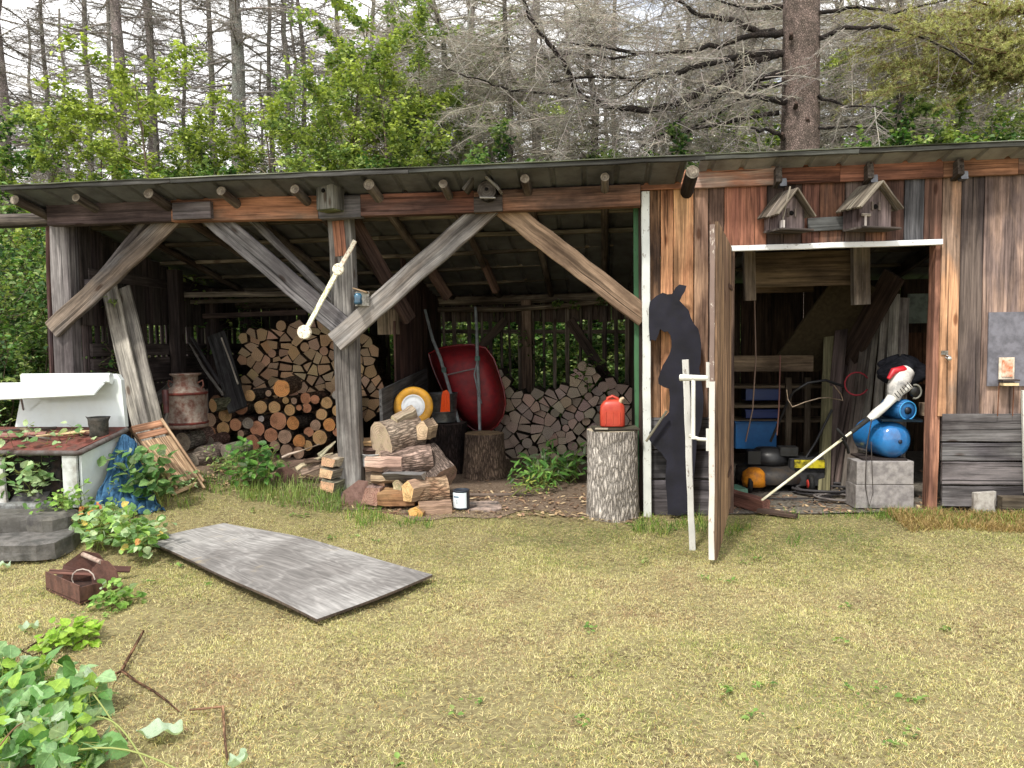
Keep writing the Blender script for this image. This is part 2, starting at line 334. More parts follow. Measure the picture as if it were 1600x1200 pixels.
# weathered plywood with cathedral grain
t = NT('plywood', .85, .25); g = t.attr('gc'); mp = t.n('ShaderNodeMapping'); mp.inputs['Scale'].default_value = (1, 1, .16); t.l(g, mp.inputs['Vector'])
n0 = t.noise(mp.outputs[0], 3.2, 3, .5); wv = t.math('SINE', t.math('MULTIPLY', n0, 210.)); fine = t.noise(g, 90, 5, .7, (1, 1, .05))
x = t.mix(t.ramp(t.noise(g, 1.6, 7, .65), [(.40, 0.), (.58, 1.)]), t.attr('col'), t.attr('col2')); x = t.mix(t.math('MULTIPLY', t.ramp(wv, [(.1, 0.), (.9, 1.)]), .5), x, t.mix(1., x, 1.5, 'MULTIPLY'))
x = t.mix(t.ramp(fine, [(.36, .75), (.6, 0.)]), x, t.mix(1., x, .5, 'MULTIPLY')); st = t.noise(g, 3.5, 7, .7); x = t.mix(t.ramp(st, [(.60, 0.), (.72, .5)]), x, S(170, 152, 112)); t.color(x); t.bump(t.mix(.5, wv, fine), .3, .003)
# ================================================================ ground
def ground_sheet():
    xs = np.unique(np.concatenate([np.linspace(-300, -12, 14), np.linspace(-12, 12, 161), np.linspace(12, 300, 14)]))
    ys = np.unique(np.concatenate([np.linspace(-60, -7, 8), np.linspace(-7, 1, 81), np.linspace(1, 14, 20), np.linspace(14, 400, 14)]))
    X, Y = np.meshgrid(xs, ys); Z = gz(X, Y)-.012
    v = np.stack([X, Y, Z], -1).reshape(-1, 3); nx = len(xs); ny = len(ys)
    i, j = np.meshgrid(np.arange(nx-1), np.arange(ny-1)); a = (j*nx+i).ravel()
    q = np.stack([a, a+1, a+nx+1, a+nx], -1)
    o = fastmesh('ground', v, q, 'lawn_soil', smooth=True); tag(o, kind='structure')
ground_sheet()
# bare earth floor of the woodshed, dusty floor of the tool room, forest floor: sheets laid a little higher
def patch(name, mat, x0, x1, y0, y1, dz, fn=None, n=40):
    xs = np.linspace(x0, x1, n); ys = np.linspace(y0, y1, n); X, Y = np.meshgrid(xs, ys)
    if fn: Y = Y+fn(X)*(1-(Y-y0)/(y1-y0))
    v = np.stack([X, Y, gz(X, Y)+dz], -1).reshape(-1, 3); i, j = np.meshgrid(np.arange(n-1), np.arange(n-1)); a = (j*n+i).ravel()
    o = fastmesh(name, v, np.stack([a, a+1, a+n+1, a+n], -1), mat, smooth=True); tag(o, kind='structure')
patch('dirt_floor', 'dirt', -3.9, 1.08, -.28, 3.05, -.004, lambda x: .16*np.sin(x*2.2)+.1*np.sin(x*5.3+1)+.08*np.sin(x*11))
patch('tool_room_floor', 'dusty_floor', 1.14, 4.9, -.05, 3.05, .0)
patch('forest_floor', 'forest_floor', -40, 40, 3.1, 80, .0)
# ================================================================ the shed
SH = thing('woodshed', 'long weathered wooden shed with open firewood bays left and a boarded tool room right', 'shed', (0, 0, 0))
_a = P(0, 297, -.5); _b = P(1600, 228, -.5)
XS = P(1102, 245, -.5).x
def roofz(x, y): return _a.z+(_b.z-_a.z)*(x-_a.x)/(_b.x-_a.x)-.2*(y+.5)+(.088 if x > XS else 0)
X0 = P(5, 297, -.5).x; X1 = 5.2
# roof: corrugated sheet with raised ribs, one sheet width per ~0.25
def roof():
    m = MB(); xs = []; x = X0
    while x < X1: xs += [(x, 0), (x+.07, 0), (x+.085, .018), (x+.105, .018), (x+.12, 0)]; x += .24
    for sec, y0 in ((0, -.5), (1, -.3)):
        xx = [q for q in xs if (q[0] > XS-.05) == bool(sec)]
        ys = np.linspace(y0, 3.25, 12); vs = []; g = []
        for (x, h) in xx:
            for y in ys: vs.append((x, y, roofz(XS+.01 if sec and x <= XS else x, y)+h)); g.append((x, 0, y))
        n = len(ys); fs = [(i*n+j, (i+1)*n+j, (i+1)*n+j+1, i*n+j+1) for i in range(len(xx)-1) for j in range(n-1)]
        m.add(vs, fs, S(150, 152, 156), S(112, 114, 118), g); o = m.build('roof', 'roof_metal', SH)
    so_ = o.modifiers.new('t', 'SOLIDIFY'); so_.thickness = .002; so_.offset = 1
    # drip edge board under the front lip and mossy lip
    m = MB(); k = 7
    for i in range(k):
        ed = [X0, -2.6, -.7, XS+.0, 2.6, 3.9, 4.5, X1]; xa = ed[i]+.001; xb = ed[i+1]-.003; e = 1e-3; sc = xa > XS-.02; yy = -.315 if sc else -.515; za = roofz(xa+(.02 if sc else 0), yy); zb = roofz(xb-(0 if sc else .01), yy)
        m.beam((xa, yy, za+.004), (xb, yy, zb+.004), .034, .03, (0, 0, 1), jit(S(84, 84, 80)), S(62, 62, 58), mi=0, jt=.003, n=10)
        m.beam((xa, yy-.003, za+.0255), (xb, yy-.003, zb+.0255), .008, .04, (0, 0, 1), jit(S(150, 150, 138)), S(96, 100, 76), mi=0, jt=.002, n=10)
    m.build('roof_edge', 'old_wood', o)
    return o
ROOF = roof()
def purlins():
    for y in (.35, .85, 1.4, 1.95, 2.5):
        m = MB(); x = X0+.15
        while x < 4.9:
            L = random.uniform(2.2, 3.2); x2 = min(x+L, 5.0)
            m.beam((x, y, roofz(x, y)-.022), (x2, y+random.uniform(-.03, .03), roofz(x2, y)-.022), .036, .07, (0, 0, 1), jit(S(140, 128, 112)), S(100, 88, 76)); x = x2+.003
        m.build('purlin', 'old_wood', SH)
purlins()
# rafters: round poles left, sawn sticks right
RB = S(112, 98, 88)
for (u, v, r, y0) in ((22, 302, .05, -.42), (118, 303, .045, -.4), (232, 299, .05, -.43), (345, 294, .05, -.42), (460, 288, .048, -.42), (576, 283, .052, -.42), (692, 277, .045, -.40), (820, 271, .045, -.42), (945, 268, .042, -.40), (1082, 264, .062, -.43)):
    p = P(u, v, y0); m = MB(); m.endcol = S(170, 160, 145); m.endcol2 = S(110, 100, 90)
    x = p.x; zo = p.z-roofz(x, y0); dx = random.uniform(-.04, .04); pts = [(x+dx*i/8, y, roofz(x, y)-max(.048, -zo)-.01*math.sin(i*1.3+u)*.6) for i, y in enumerate(np.linspace(y0, 3.1, 9))]
    r *= .8; m.tube(pts, [r*random.uniform(.93, 1.05) for _ in pts], S(120, 108, 100) if u < 1050 else S(60, 54, 52), S(84, 66, 58) if u < 1050 else S(40, 36, 36), seg=12, mi=0, mie=1, jt=.04)
    m.build('rafter', ['old_wood', 'end_grain'], SH)
for u, v in ((1215, 262), (1357, 254), (1497, 249), (1640, 244)):
    p = P(u, v, -.12); m = MB(); x = p.x
    m.beam((x, -.17, roofz(x, -.17)-.075), (x, 3.1, roofz(x, 3.1)-.075), .045, .12, (1, 0, 0), S(110, 100, 94), S(70, 58, 52)); m.build('rafter', 'old_wood', SH)
    m = MB(); m.beam((x+.035, -.15, roofz(x, -.15)-.13), (x+.035, -.1, roofz(x, -.1)-.13), .05, .06, (1, 0, 0), S(120, 122, 126), S(90, 90, 95)); m.build('bracket', 'steel', SH)
# front beam in lengths
def bm(u0, v0, u1, v1, hpx, y, t, c1, c2, name='beam', mat='old_wood', **k):
    a = P(u0, v0, y); b = P(u1, v1, y); m = MB(); m.beam(a, b, hpx*px_at(a.lerp(b, .5)), t, (0, 0, 1), c1, c2, **k); return m.build(name, mat, SH)
YB = -.11
bm(80, 338, 272, 330, 32, YB, .1, S(104, 84, 84), S(84, 70, 72))
bm(272.5, 330, 500, 325, 35, YB, .1, S(122, 92, 76), S(176, 100, 62))
bm(500.5, 326, 566, 323, 34, YB, .1, S(140, 138, 142), S(110, 106, 110))
bm(566.5, 322, 742, 317, 33, YB, .1, S(148, 78, 58), S(112, 76, 70))
bm(742.5, 317, 1000, 306, 33, YB, .1, S(158, 100, 72), S(112, 80, 68))
m = MB(); a = P(-120, 350, .02); b = P(84, 343, .02); m.tube([a, a.lerp(b, .5), b], [.065, .062, .06], S(112, 100, 92), S(80, 70, 66), seg=14, jt=.03); m.build('tie_log', 'old_wood', SH)
bm(565, 299, 669, 295, 14, -.1, .06, S(110, 90, 82), S(80, 70, 66), 'spacer')
# gusset blocks
bm(272, 330.5, 331, 328.5, 26, -.185, .05, S(128, 122, 126), S(104, 94, 98), 'gusset')
bm(741, 320, 785, 318, 24, -.185, .045, S(110, 100, 96), S(76, 66, 64), 'gusset')
m = MB(); m.plate([P(u, v, -.04) for u, v in ((284, 322), (302, 300), (318, 306), (320, 322))], .03, (0, 1, 0), S(130, 84, 76), S(104, 84, 84)); m.build('brace_end', 'old_wood', SH)
# posts
def post(u0, v0, u1, v1, wpx, y, t, c1, c2, name='post', mat='old_wood', rnd=False, **k):
    a = P(u0, v0, y); b = P(u1, v1, y); m = MB(); wd = wpx*px_at(a.lerp(b, .5))
    if rnd: m.tube([a.lerp(b, i/8)+V((random.uniform(-.005, .005), 0, 0)) for i in range(9)], [wd/2*lerp(.92, 1.04, i/8) for i in range(9)], c1, c2, seg=16, jt=.03)
    else: m.beam(a, b, wd, t, (1, 0, 0), c1, c2, ch=.012, jt=.004, **k)
    return m.build(name, mat, SH)
post(99, 345, 112, 730, 32, .07, .14, S(138, 132, 132), S(106, 98, 100)); post(79, 352, 88, 720, 7, .06, .1, S(96, 60, 56), S(70, 56, 60))
post(533, 335, 552, 782, 36, .08, .14, S(164, 160, 156), S(124, 118, 114))
m = MB(); a = P(528, 345, -.0); b = P(533, 400, -.0); m.beam(a, b, .1, .006, (1, 0, 0), S(170, 96, 66), S(130, 70, 64)); m.build('post_face', 'old_wood', SH)
# braces
def brace(u0, v0, u1, v1, wpx, c1, c2, y=-.03, t=.05, **k):
    a = P(u0, v0, y); b = P(u1, v1, y); m = MB(); m.beam(a, b, wpx*px_at(a.lerp(b, .5)), t, (0, 0, 1), c1, c2, n=12, ch=.008, jt=.005, **k); return m.build('brace', 'old_wood', SH)
brace(312, 300, 82, 516, 30, S(112, 108, 108), S(142, 122, 108)); brace(285, 300, 545, 520, 34, S(138, 136, 138), S(108, 104, 108), -.025)
brace(772, 316, 524, 535, 34, S(158, 155, 154), S(138, 126, 118), -.08); brace(776, 316, 1008, 496, 33, S(176, 140, 112), S(150, 116, 92), -.03)
def pole(u0, v0, u1, v1, rpx, c1, c2, y=.1, y1=None, name='brace_pole'):
    a = P(u0, v0, y); b = P(u1, v1, y if y1 is None else y1); m = MB(); r = rpx*px_at(a); m.tube([a.lerp(b, i/6) for i in range(7)], [r*random.uniform(.9, 1.1) for _ in range(7)], c1, c2, seg=10, jt=.03); return m.build(name, 'old_wood', SH)
pole(228, 345, 110, 490, 6.5, S(140, 132, 130), S(112, 104, 104), .03); pole(392, 340, 522, 470, 7, S(156, 152, 150), S(122, 116, 114), .16)
bm(105, 447, 150, 444, 16, .17, .05, S(110, 100, 104), S(80, 72, 76), 'ledger')
# knee braces inside
for (u0, v0, u1, v1, y, w_) in ((552, 345, 640, 500, .25, 24), (620, 340, 700, 465, 1.2, 16), (735, 360, 775, 455, 1.4, 12)):
    a = P(u0, v0, y); b = P(u1, v1, y+.5); m = MB(); m.beam(a, b, w_*px_at(a), .06, (0, 0, 1), S(110, 78, 66), S(84, 60, 54)); m.build('inner_brace', 'old_wood', SH)
# ---- side wall (left) with slats, posts, rails: plane x = XL
XL = -3.86; BY = 3.05
def side_slats():
    rl = MB()
    for z, h in ((1.36, .12), (1.15, .26), (.95, .12), (2.05, .1)): rl.beam((XL, .2, z+.02), (XL, BY, z), h, .03, (0, 0, 1), jit(S(92, 82, 80)), S(66, 56, 56))
    rl.build('side_rail', 'old_wood', SH)
    m = MB(); y = .15
    while y < BY:
        w_ = random.uniform(.045, .085); top = roofz(XL, y)-.03
        m.beam((XL-.035, y, .3), (XL-.035+random.uniform(-.01, .01), y+random.uniform(-.02, .02), top-random.uniform(0, .05)), w_, .018, (0, 1, 0), jit(S(96, 84, 82), .2), jit(S(66, 56, 56), .2), n=3); y += w_+random.uniform(.015, .045)
    m.build('side_wall', 'old_wood', SH)
    m = MB()
    y = .18
    while y < BY:                                # boarded upper part of the side wall
        m.beam((XL-.005, y, 1.62+random.uniform(-.02, .02)), (XL-.005, y, roofz(XL, y)-.05), .15, .018, (0, 1, 0), jit(S(80, 70, 68), .2), jit(S(60, 52, 52), .2), n=2); y += .153
    m.build('side_boarding', 'old_wood', SH)
    for y in (1.45, 2.2):
        m = MB(); m.beam((XL+.09, y, .3), (XL+.09, y, roofz(XL, y)-.08), .12, .12, (1, 0, 0), S(84, 68, 64), S(60, 50, 50)); m.build('post', 'old_wood', SH)
side_slats()
def back_wall():
    top = 1.93
    m = MB(); x = XL
    while x < -2.0:
        w_ = random.uniform(.09, .15); m.beam((x+w_/2, BY, .2), (x+w_/2, BY, top), w_, .02, (1, 0, 0), jit(S(80, 70, 66), .2), jit(S(60, 50, 48), .2), n=2); x += w_+random.uniform(.0, .02)
    while x < 1.08:
        w_ = random.uniform(.03, .055); tt = top
        m.beam((x+w_/2, BY, .1), (x+w_/2+random.uniform(-.03, .03), BY, tt), w_, .022, (1, 0, 0), jit(S(128, 112, 100), .2), jit(S(96, 82, 74), .2), n=3); x += w_+random.uniform(.06, .13)
    m.build('back_wall', 'old_wood', SH)
    m = MB(); x = -1.9                            # boarded band above the pickets
    while x < 1.08:
        w_ = random.uniform(.13, .2); m.beam((x+w_/2, BY+.035, 1.64+random.uniform(-.02, .02)), (x+w_/2, BY+.035, 2.05), w_-.004, .02, (1, 0, 0), jit(S(104, 84, 76), .2), jit(S(76, 60, 54), .2), n=2); x += w_
    m.build('back_boarding', 'old_wood', SH)
    m = MB()
    m.tube([(XL, BY-.07, 1.92), (-1.5, BY-.07, 1.9), (1.1, BY-.07, 1.93)], [.06, .055, .055], S(150, 132, 112), S(110, 94, 80), seg=12, jt=.03); m.build('wall_plate', 'old_wood', SH)
    m = MB(); m.tube([(-1.9, BY-.16, 1.82), (-.4, BY-.16, 1.79), (.4, BY-.16, 1.83), (1.1, BY-.16, 1.90)], [.03, .032, .03, .026], S(140, 122, 100), S(100, 84, 70), seg=8, jt=.05); m.build('pole_rail', 'old_wood', SH)
    m = MB(); m.beam((-1.9, BY+.04, 1.55), (1.1, BY+.04, 1.5), .05, .04, (0, 0, 1), S(120, 104, 92), S(90, 76, 68)); m.build('back_rail', 'old_wood', SH)
    a = P(823, 500, BY-.1); m = MB(); m.beam((a.x, BY-.1, .1), (a.x, BY-.1, 1.9), .13, .1, (1, 0, 0), S(140, 112, 92), S(104, 80, 66)); m.build('post', 'old_wood', SH)
    m = MB(); m.beam(P(890, 500, BY-.06), P(955, 600, BY-.06), .12, .03, (0, 0, 1), S(90, 72, 64), S(64, 52, 48)); m.build('inner_brace', 'old_wood', SH)
    m = MB(); m.beam(P(790, 500, BY-.06), P(735, 560, BY-.06), .1, .03, (0, 0, 1), S(96, 78, 66), S(64, 52, 48)); m.build('inner_brace', 'old_wood', SH)
    for v_ in (460, 474):                         # poles running along inside the left bay
        pass
back_wall()
bm(262, 461, 600, 458, 8, 1.6, .05, S(150, 136, 118), S(110, 98, 88), 'loft_pole'); bm(270, 472, 470, 468, 6, 1.9, .05, S(130, 120, 108), S(100, 90, 80), 'loft_pole'); bm(318, 494, 480, 488, 8, 2.1, .05, S(110, 84, 76), S(80, 64, 60), 'loft_pole')
# ---- partition between the two open bays (boards with gaps), plane x = -1.2
def partition():
    m = MB(); xx = -1.24
    for i, y in enumerate(np.arange(1.0, 3.0, .152)):
        m.beam((xx, y, .1), (xx, y, roofz(xx, y)-.08 if y > 1.3 else 1.62), .149, .022, (0, 1, 0), jit(S(92, 62, 56), .15), jit(S(66, 46, 44), .15), n=3)
    m.build('partition', 'old_wood', SH)
    m = MB(); m.beam((-1.16, .15, .86), (-1.16, 1.9, .98), .3, .025, (0, 0, 1), S(104, 104, 104), S(80, 78, 78)); m.build('kick_board', 'old_wood', SH)
    m = MB(); a = P(607, 500, .95); m.beam(a+V((0, 0, .1)), a-V((0, 0, .14)), .22, .02, (1, 0, 0), S(150, 128, 104), S(120, 98, 80)); m.build('cleat_board', 'old_wood', SH)
partition()
# ---- tool room front wall
YW = -.04
def vb(u0, u1, v0a, v0b, v1, c1, c2, m, y=YW):
    """vertical board between pixel columns u0..u1 at mid height, from roof band down to row v1"""
    a0 = P(u0, 340, y); a1 = P(u1, 340, y); w_ = a1.x-a0.x; xc = (a0.x+a1.x)/2
    zt = P((u0+u1)/2, v0a, y).z; zb = P((u0+u1)/2, v1, y).z
    m.beam((xc, y+random.uniform(-.004, .004), zt), (xc, y, zb), w_-.005, .022, (1, 0, 0), c1, c2, n=8, ch=.003, jt=.0015)
def front_wall():
    def ft(u): return 296+(270-296)*(u-1000)/600-12
    m = MB()
    LB = [(1012, 1032, S(184, 124, 80), S(96, 68, 54)), (1032, 1052, S(222, 142, 82), S(190, 108, 60)), (1052, 1084, S(230, 160, 100), S(206, 124, 70)), (1084, 1107, S(190, 140, 108), S(130, 92, 76)), (1107, 1131, S(112, 80, 68), S(84, 60, 52))]
    for u0, u1, a, b in LB: vb(u0, u1, ft(u0), 0, 652, a, b, m)
    TB = [(1131, 1198, S(156, 84, 56), S(136, 68, 50)), (1198, 1224, S(100, 80, 74), S(74, 60, 56)), (1224, 1252, S(112, 84, 74), S(80, 62, 56)), (1252, 1280, S(130, 70, 54), S(104, 58, 48)), (1280, 1320, S(150, 84, 52), S(96, 66, 56)), (1320, 1352, S(122, 104, 98), S(96, 74, 66)), (1352, 1384, S(152, 90, 62), S(112, 72, 60)), (1384, 1412, S(122, 74, 58), S(96, 62, 54)), (1412, 1443, S(92, 92, 96), S(72, 72, 76)), (1443, 1471, S(134, 76, 58), S(96, 62, 52))]
    for u0, u1, a, b in TB: vb(u0, u1, ft(u0), 0, 384-11*(u0-1131)/340, a, b, m)
    RBD = [(1471, 1501, S(206, 138, 92), S(150, 118, 100)), (1501, 1537, S(104, 88, 82), S(76, 64, 64)), (1537, 1610, S(168, 132, 116), S(120, 98, 94)), (1610, 1660, S(150, 118, 104), S(110, 92, 88)), (1660, 1720, S(120, 96, 86), S(90, 76, 74))]
    for u0, u1, a, b in RBD: vb(u0, u1, ft(u0), 0, 650, a, b, m)
    # horizontal skirting boards low on the wall
    for (u0, u1, rows) in ((1012, 1136, [(652, 702), (704, 748), (750, 806)]), (1471, 1720, [(646, 690), (692, 720), (722, 758), (760, 792)])):
        for v0, v1 in rows:
            a = P(u0, (v0+v1)/2, YW-.004); b = P(u1, (v0+v1)/2, YW-.004); z = (a.z+b.z)/2; h = (v1-v0+.0)*px_at(a)
            m.beam((a.x, YW-.004, z), (b.x, YW-.004, z), h*.985, .028, (0, 0, 1), jit(S(120, 116, 118)), jit(S(88, 84, 88)), n=10)
    m.build('front_wall', 'old_wood', SH)
    for i, (u0, u1, c, d) in enumerate(((1001, 1085, S(172, 96, 60), S(140, 84, 60)), (1085, 1215, S(168, 150, 140), S(176, 92, 58)), (1215, 1312, S(160, 82, 50), S(130, 68, 48)), (1312, 1473, S(156, 82, 54), S(120, 66, 50)), (1473, 1590, S(166, 98, 62), S(140, 88, 62)), (1590, 1720, S(120, 100, 92), S(150, 90, 62)))):
        f = lambda u: 283.5-26*(u-1000)/600
        a = P(u0, f(u0), -.075); b = P(u1, f(u1), -.075); b = b-V((.003, 0, 0)); o = MB(); o.beam(a, b, 29*px_at(a), .03, (0, 0, 1), c, d, n=6); o.build('fascia', 'old_wood', SH)
    m = MB(); a = P(1008, 300, -.1); b = P(1012, 808, -.1); m.beam(a, b, 12.5*px_at(a), .05, (1, 0, 0), S(226, 230, 226), S(140, 132, 122), n=10); m.build('corner_trim', 'peeling_paint', SH)
    m = MB(); a = P(993, 322, .05); b = P(997, 800, .05); m.beam(a, b, 8*px_at(a), .05, (1, 0, 0), S(70, 112, 78), S(56, 84, 62), n=10); m.build('green_strip', 'peeling_paint', SH)
    m = MB(); a = P(1002, 322, .06); b = P(1003, 808, .06); m.beam(a, b, .05, .1, (1, 0, 0), S(80, 60, 54), S(60, 48, 44), n=10); m.build('corner_post', 'old_wood', SH)
    # header trim and jambs
    m = MB(); a = P(1131, 389, -.085); b = P(1472, 378, -.085); m.beam(a, b, 8.5*px_at(a), .03, (0, 0, 1), S(232, 234, 236), S(150, 146, 144), n=8); m.build('header_trim', 'peeling_paint', SH)
    m = MB(); a = P(1463.5, 384, .03); b = P(1456, 800, .03); b.x = a.x-.01; m.beam(a, b, 13*px_at(a), .12, (1, 0, 0), S(196, 120, 88), S(150, 92, 74), n=10, jt=.004); m.build('door_jamb', 'old_wood', SH)
    m = MB(); a = P(1139, 392, .03); m.beam(a, (a.x, .03, gzf(a.x, 0)), .07, .12, (1, 0, 0), S(110, 80, 66), S(80, 60, 54), n=10); m.build('door_jamb', 'old_wood', SH)
    # hasp
    h = MB(); c = P(1476, 551, -.06); h.box(c, .05, .006, .03, S(190, 190, 186), S(120, 116, 110)); h.tube([c+V((.01, -.005, -.02)), c+V((.03, -.03, -.03)), c+V((.02, -.02, -.05)), c+V((0, -.01, -.035))], .005, S(160, 160, 160), seg=6); h.lathe(c+V((.02, -.03, -.045)), [(0, 0), (.014, 0), (.016, .006), (.014, .012), (0, .012)], S(200, 200, 196), axis=(0, -1, 0), seg=14); h.build('hasp', 'steel', SH)
front_wall()
# ---- tool room walls and clutter-carrying structure inside
def room():
    m = MB(); x = 1.14
    m2 = MB(); y = .1
    while y < BY: m2.beam((1.10, y+.08, .0), (1.10, y+.08, roofz(1.1, y)-.06), .155, .02, (0, 1, 0), jit(S(86, 70, 60), .15), jit(S(64, 52, 46), .15), n=2); y += .16
    m2.build('partition', 'old_wood', SH)
    while x < 4.95: m.beam((x+.09, BY-.02, .0), (x+.09, BY-.02, roofz(x, BY)-.03), .178, .02, (1, 0, 0), jit(S(84, 60, 42), .15), jit(S(60, 44, 34), .15), n=2); x += .18
    m.build('back_wall', 'old_wood', SH)
    m = MB(); y = .0
    while y < BY: m.beam((4.95, y+.08, .0), (4.95, y+.08, roofz(4.9, y)-.04), .155, .02, (0, 1, 0), jit(S(96, 74, 58), .15), jit(S(70, 54, 46), .15), n=2); y += .16
    m.build('end_wall', 'old_wood', SH)
    m = MB(); a = P(1162, 422, .9); b = P(1334, 418, .9); m.beam(a, b, 54*px_at(a), .02, (0, 0, 1), S(124, 98, 70), S(100, 78, 58)); m.build('header_panel', 'fresh_wood', SH)
    for u0, v0, v1, w_, c in ((1170, 385, 470, 17, S(150, 124, 100)), (1344, 372, 476, 25, S(164, 150, 140))):
        a = P(u0, v0, .75); b = P(u0+1, v1, .75); m = MB(); m.beam(a, b, w_*px_at(a), .09, (1, 0, 0), c, S(130, 112, 98)); m.build('hanger_post', 'fresh_wood', SH)
    # steep boxed stair underside to the loft
    m = MB()
    for (ua, ub) in ((0, 0),): 
        a = P(1345, 440, 1.3); b = P(1245, 570, 1.9); m.beam(a, b, .5, .03, (1, 0, 0), S(78, 68, 50), S(60, 52, 38))
    m.build('stair_underside', 'osb', SH)
    m = MB(); a = P(1345, 430, 1.2); b = P(1255, 600, 1.75); m.beam(a+V((.3, 0, 0)), b+V((.3, 0, 0)), .22, .05, (0, 0, 1), S(100, 74, 60), S(76, 56, 48)); m.build('stair_string', 'old_wood', SH)
    m = MB(); m.beam(P(1178, 452, 1.5), P(1270, 450, 1.5), .08, .04, (0, 0, 1), S(130, 100, 72), S(104, 80, 60)); m.build('cross_rail', 'fresh_wood', SH)
    m = MB(); m.beam(P(1120, 568, 1.7), P(1270, 568, 1.7), 25*px_at(P(1200, 568, 1.7)), .04, (0, 0, 1), S(148, 120, 92), S(120, 96, 76)); m.build('cross_rail', 'fresh_wood', SH)
    # shelving at the back left
    for v_, y in ((603, 2.2), (633, 2.2), (655, 2.2)):
        m = MB(); a = P(1120, v_, y); b = P(1300, v_, y); m.beam(a, b, .03, .35, (0, 0, 1), S(140, 116, 90), S(110, 90, 70)); m.build('shelf_board', 'fresh_wood', SH)
    for u in (1232, 1262, 1292):
        m = MB(); a = P(u, 590, 2.0); m.beam(a, (a.x, 2.0, .05), .06, .04, (1, 0, 0), S(130, 110, 90), S(100, 84, 70)); m.build('shelf_upright', 'fresh_wood', SH)
    m = MB(); a = P(1437, 482, 2.2); m.box(a, 36*px_at(a), .02, 46*px_at(a), S(120, 132, 118), S(90, 100, 90)); m.build('wall_panel', 'painted', SH)
    m = MB(); a = P(1432, 560, 2.3); m.box(a, .5, .02, .55, S(120, 70, 36), S(86, 50, 30)); m.build('wall_sheet', 'old_wood', SH)
room()
# ---- the open door
def door():
    hinge_t = P(1141, 383, -.09); hb = gzf(hinge_t.x, -.1)+.06
    ft_ = P(1101, 366, -1.32); 
    # solve free edge position so that bottom lands where the photo has it
    H = V((hinge_t.x, -.1, 0)); Fq = V((P(1118, 700, -1.32).x, -1.32, 0)); d = (Fq-H); n_ = 8
    z1 = 2.12; z0h = .1; z0f = .01
    dr = MB(); nn = V((-d.y, d.x, 0)).normalized()       # points to the right side
    if nn.x < 0: nn = -nn
    for i in range(n_):
        a = H+d*((i+.5)/n_); wd = d.length/n_-.003; zb = lerp(z0h, z0f, (i+.5)/n_)+random.uniform(-.012, .008)
        dr.beam(a+V((0, 0, zb)), a+V((0, 0, z1+.02*i/n_)), wd, .022, d, jit(S(166, 122, 86), .10), jit(S(112, 80, 60), .12), n=8)
    o = dr.build('door', 'old_wood', SH)
    for z in (.25, 1.1, 1.95):
        b = MB(); b.beam(H+d*.03-nn*.028+V((0, 0, z)), H+d*.97-nn*.028+V((0, 0, z)), .13, .03, (0, 0, 1), S(150, 130, 118), S(112, 96, 90)); b.build('door_ledge', 'old_wood', o)
    e = MB(); q = H+d*1.0-nn*.022; e.beam(q+V((0, 0, .02)), q+V((0, 0, 1.15)), .035, .03, nn, S(214, 208, 200), S(140, 120, 108), n=8); e.beam(q+V((0, 0, 1.152)), q+V((0, 0, z1)), .03, .024, nn, S(130, 112, 104), S(200, 190, 180), n=6); e.build('door_edge_strip', 'peeling_paint', o)
    # big white pull handle of rods standing off the outer face
    h = MB(); c = H+d*.985-nn*.045; T = c+V((0, 0, 1.17)); B = c+V((0, 0, .78)); off = -nn*.12-d.normalized()*.02
    W_ = S(214, 214, 208)
    h.tube([T, T+off*.5, T+off*1.5], [.017, .018, .022], W_, S(150, 140, 130), seg=10); h.tube([B, B+off*.5, B+off+V((0, 0, .02))], [.012]*3, W_, S(150, 140, 130), seg=8)
    h.beam(T+off*.8, B+off*.8, .03, .025, d, W_, S(150, 140, 130)); h.box(T+V((0, 0, .02)), .03, .02, .16, W_); h.box(B, .03, .02, .14, W_)
    h.build('handle', 'peeling_paint', o)
    for z in (.4, 1.8):
        hg = MB(); hg.beam(H+nn*.016+V((0, 0, z)), H+d*.3+nn*.016+V((0, 0, z)), .035, .005, (0, 0, 1), S(70, 60, 56), S(90, 60, 44)); hg.build('hinge', 'rusty', o)
    return H, d, nn
DOOR = door()
# electric cover panel with a brass-backed outlet at the right
def panel():
    a = P(1546, 488, -.075); b = P(1640, 603, -.075); m = MB()
    m.box(((a.x+b.x)/2, -.065, (a.z+b.z)/2), b.x-a.x, .015, a.z-b.z, S(118, 118, 128), S(92, 92, 100), ch=.003); o = m.build('wall_cover_sheet', 'painted', SH)
    c = P(1573, 576, -.09); m = MB(); m.box(c+V((0, .004, .0)), .11, .015, .17, S(224, 214, 196), S(170, 150, 130)); m.box(c+V((0, -.006, .005)), .075, .012, .13, S(190, 110, 70), S(224, 200, 180), ch=.002); m.box(c+V((0, -.04, -.085)), .12, .07, .012, S(60, 50, 46)); m.box(c+V((0, -.04, -.115)), .11, .06, .02, S(220, 200, 160)); m.build('outlet_box', 'painted', SH)
    m = MB()
    for dx in (-.05, .055): m.tube([c+V((dx, 0, -.1)), c+V((dx*1.02, .01, -.36))], .004, S(120, 80, 60), seg=5)
    m.build('outlet_wire', 'rusty', SH)
panel()
bm(1262, 352, 1330, 348, 21, -.07, .02, S(112, 114, 114), S(86, 88, 88), 'birdhouse_ledger')
m = MB(); p = P(1597, 690, -.1); m.beam(P(1600, 610, -.1), P(1603, 770, -.1), .03, .03, (1, 0, 0), S(220, 220, 214), S(150, 140, 130)); m.build('downpipe_strip', 'peeling_paint', SH)
# ================================================================ helpers for movable things
def one(m, name, mats, label, cat, group=None, at=None):
    o = m.build(name, mats, None, at); return tag(o, label, cat, group)
def hub(p): return V(p)
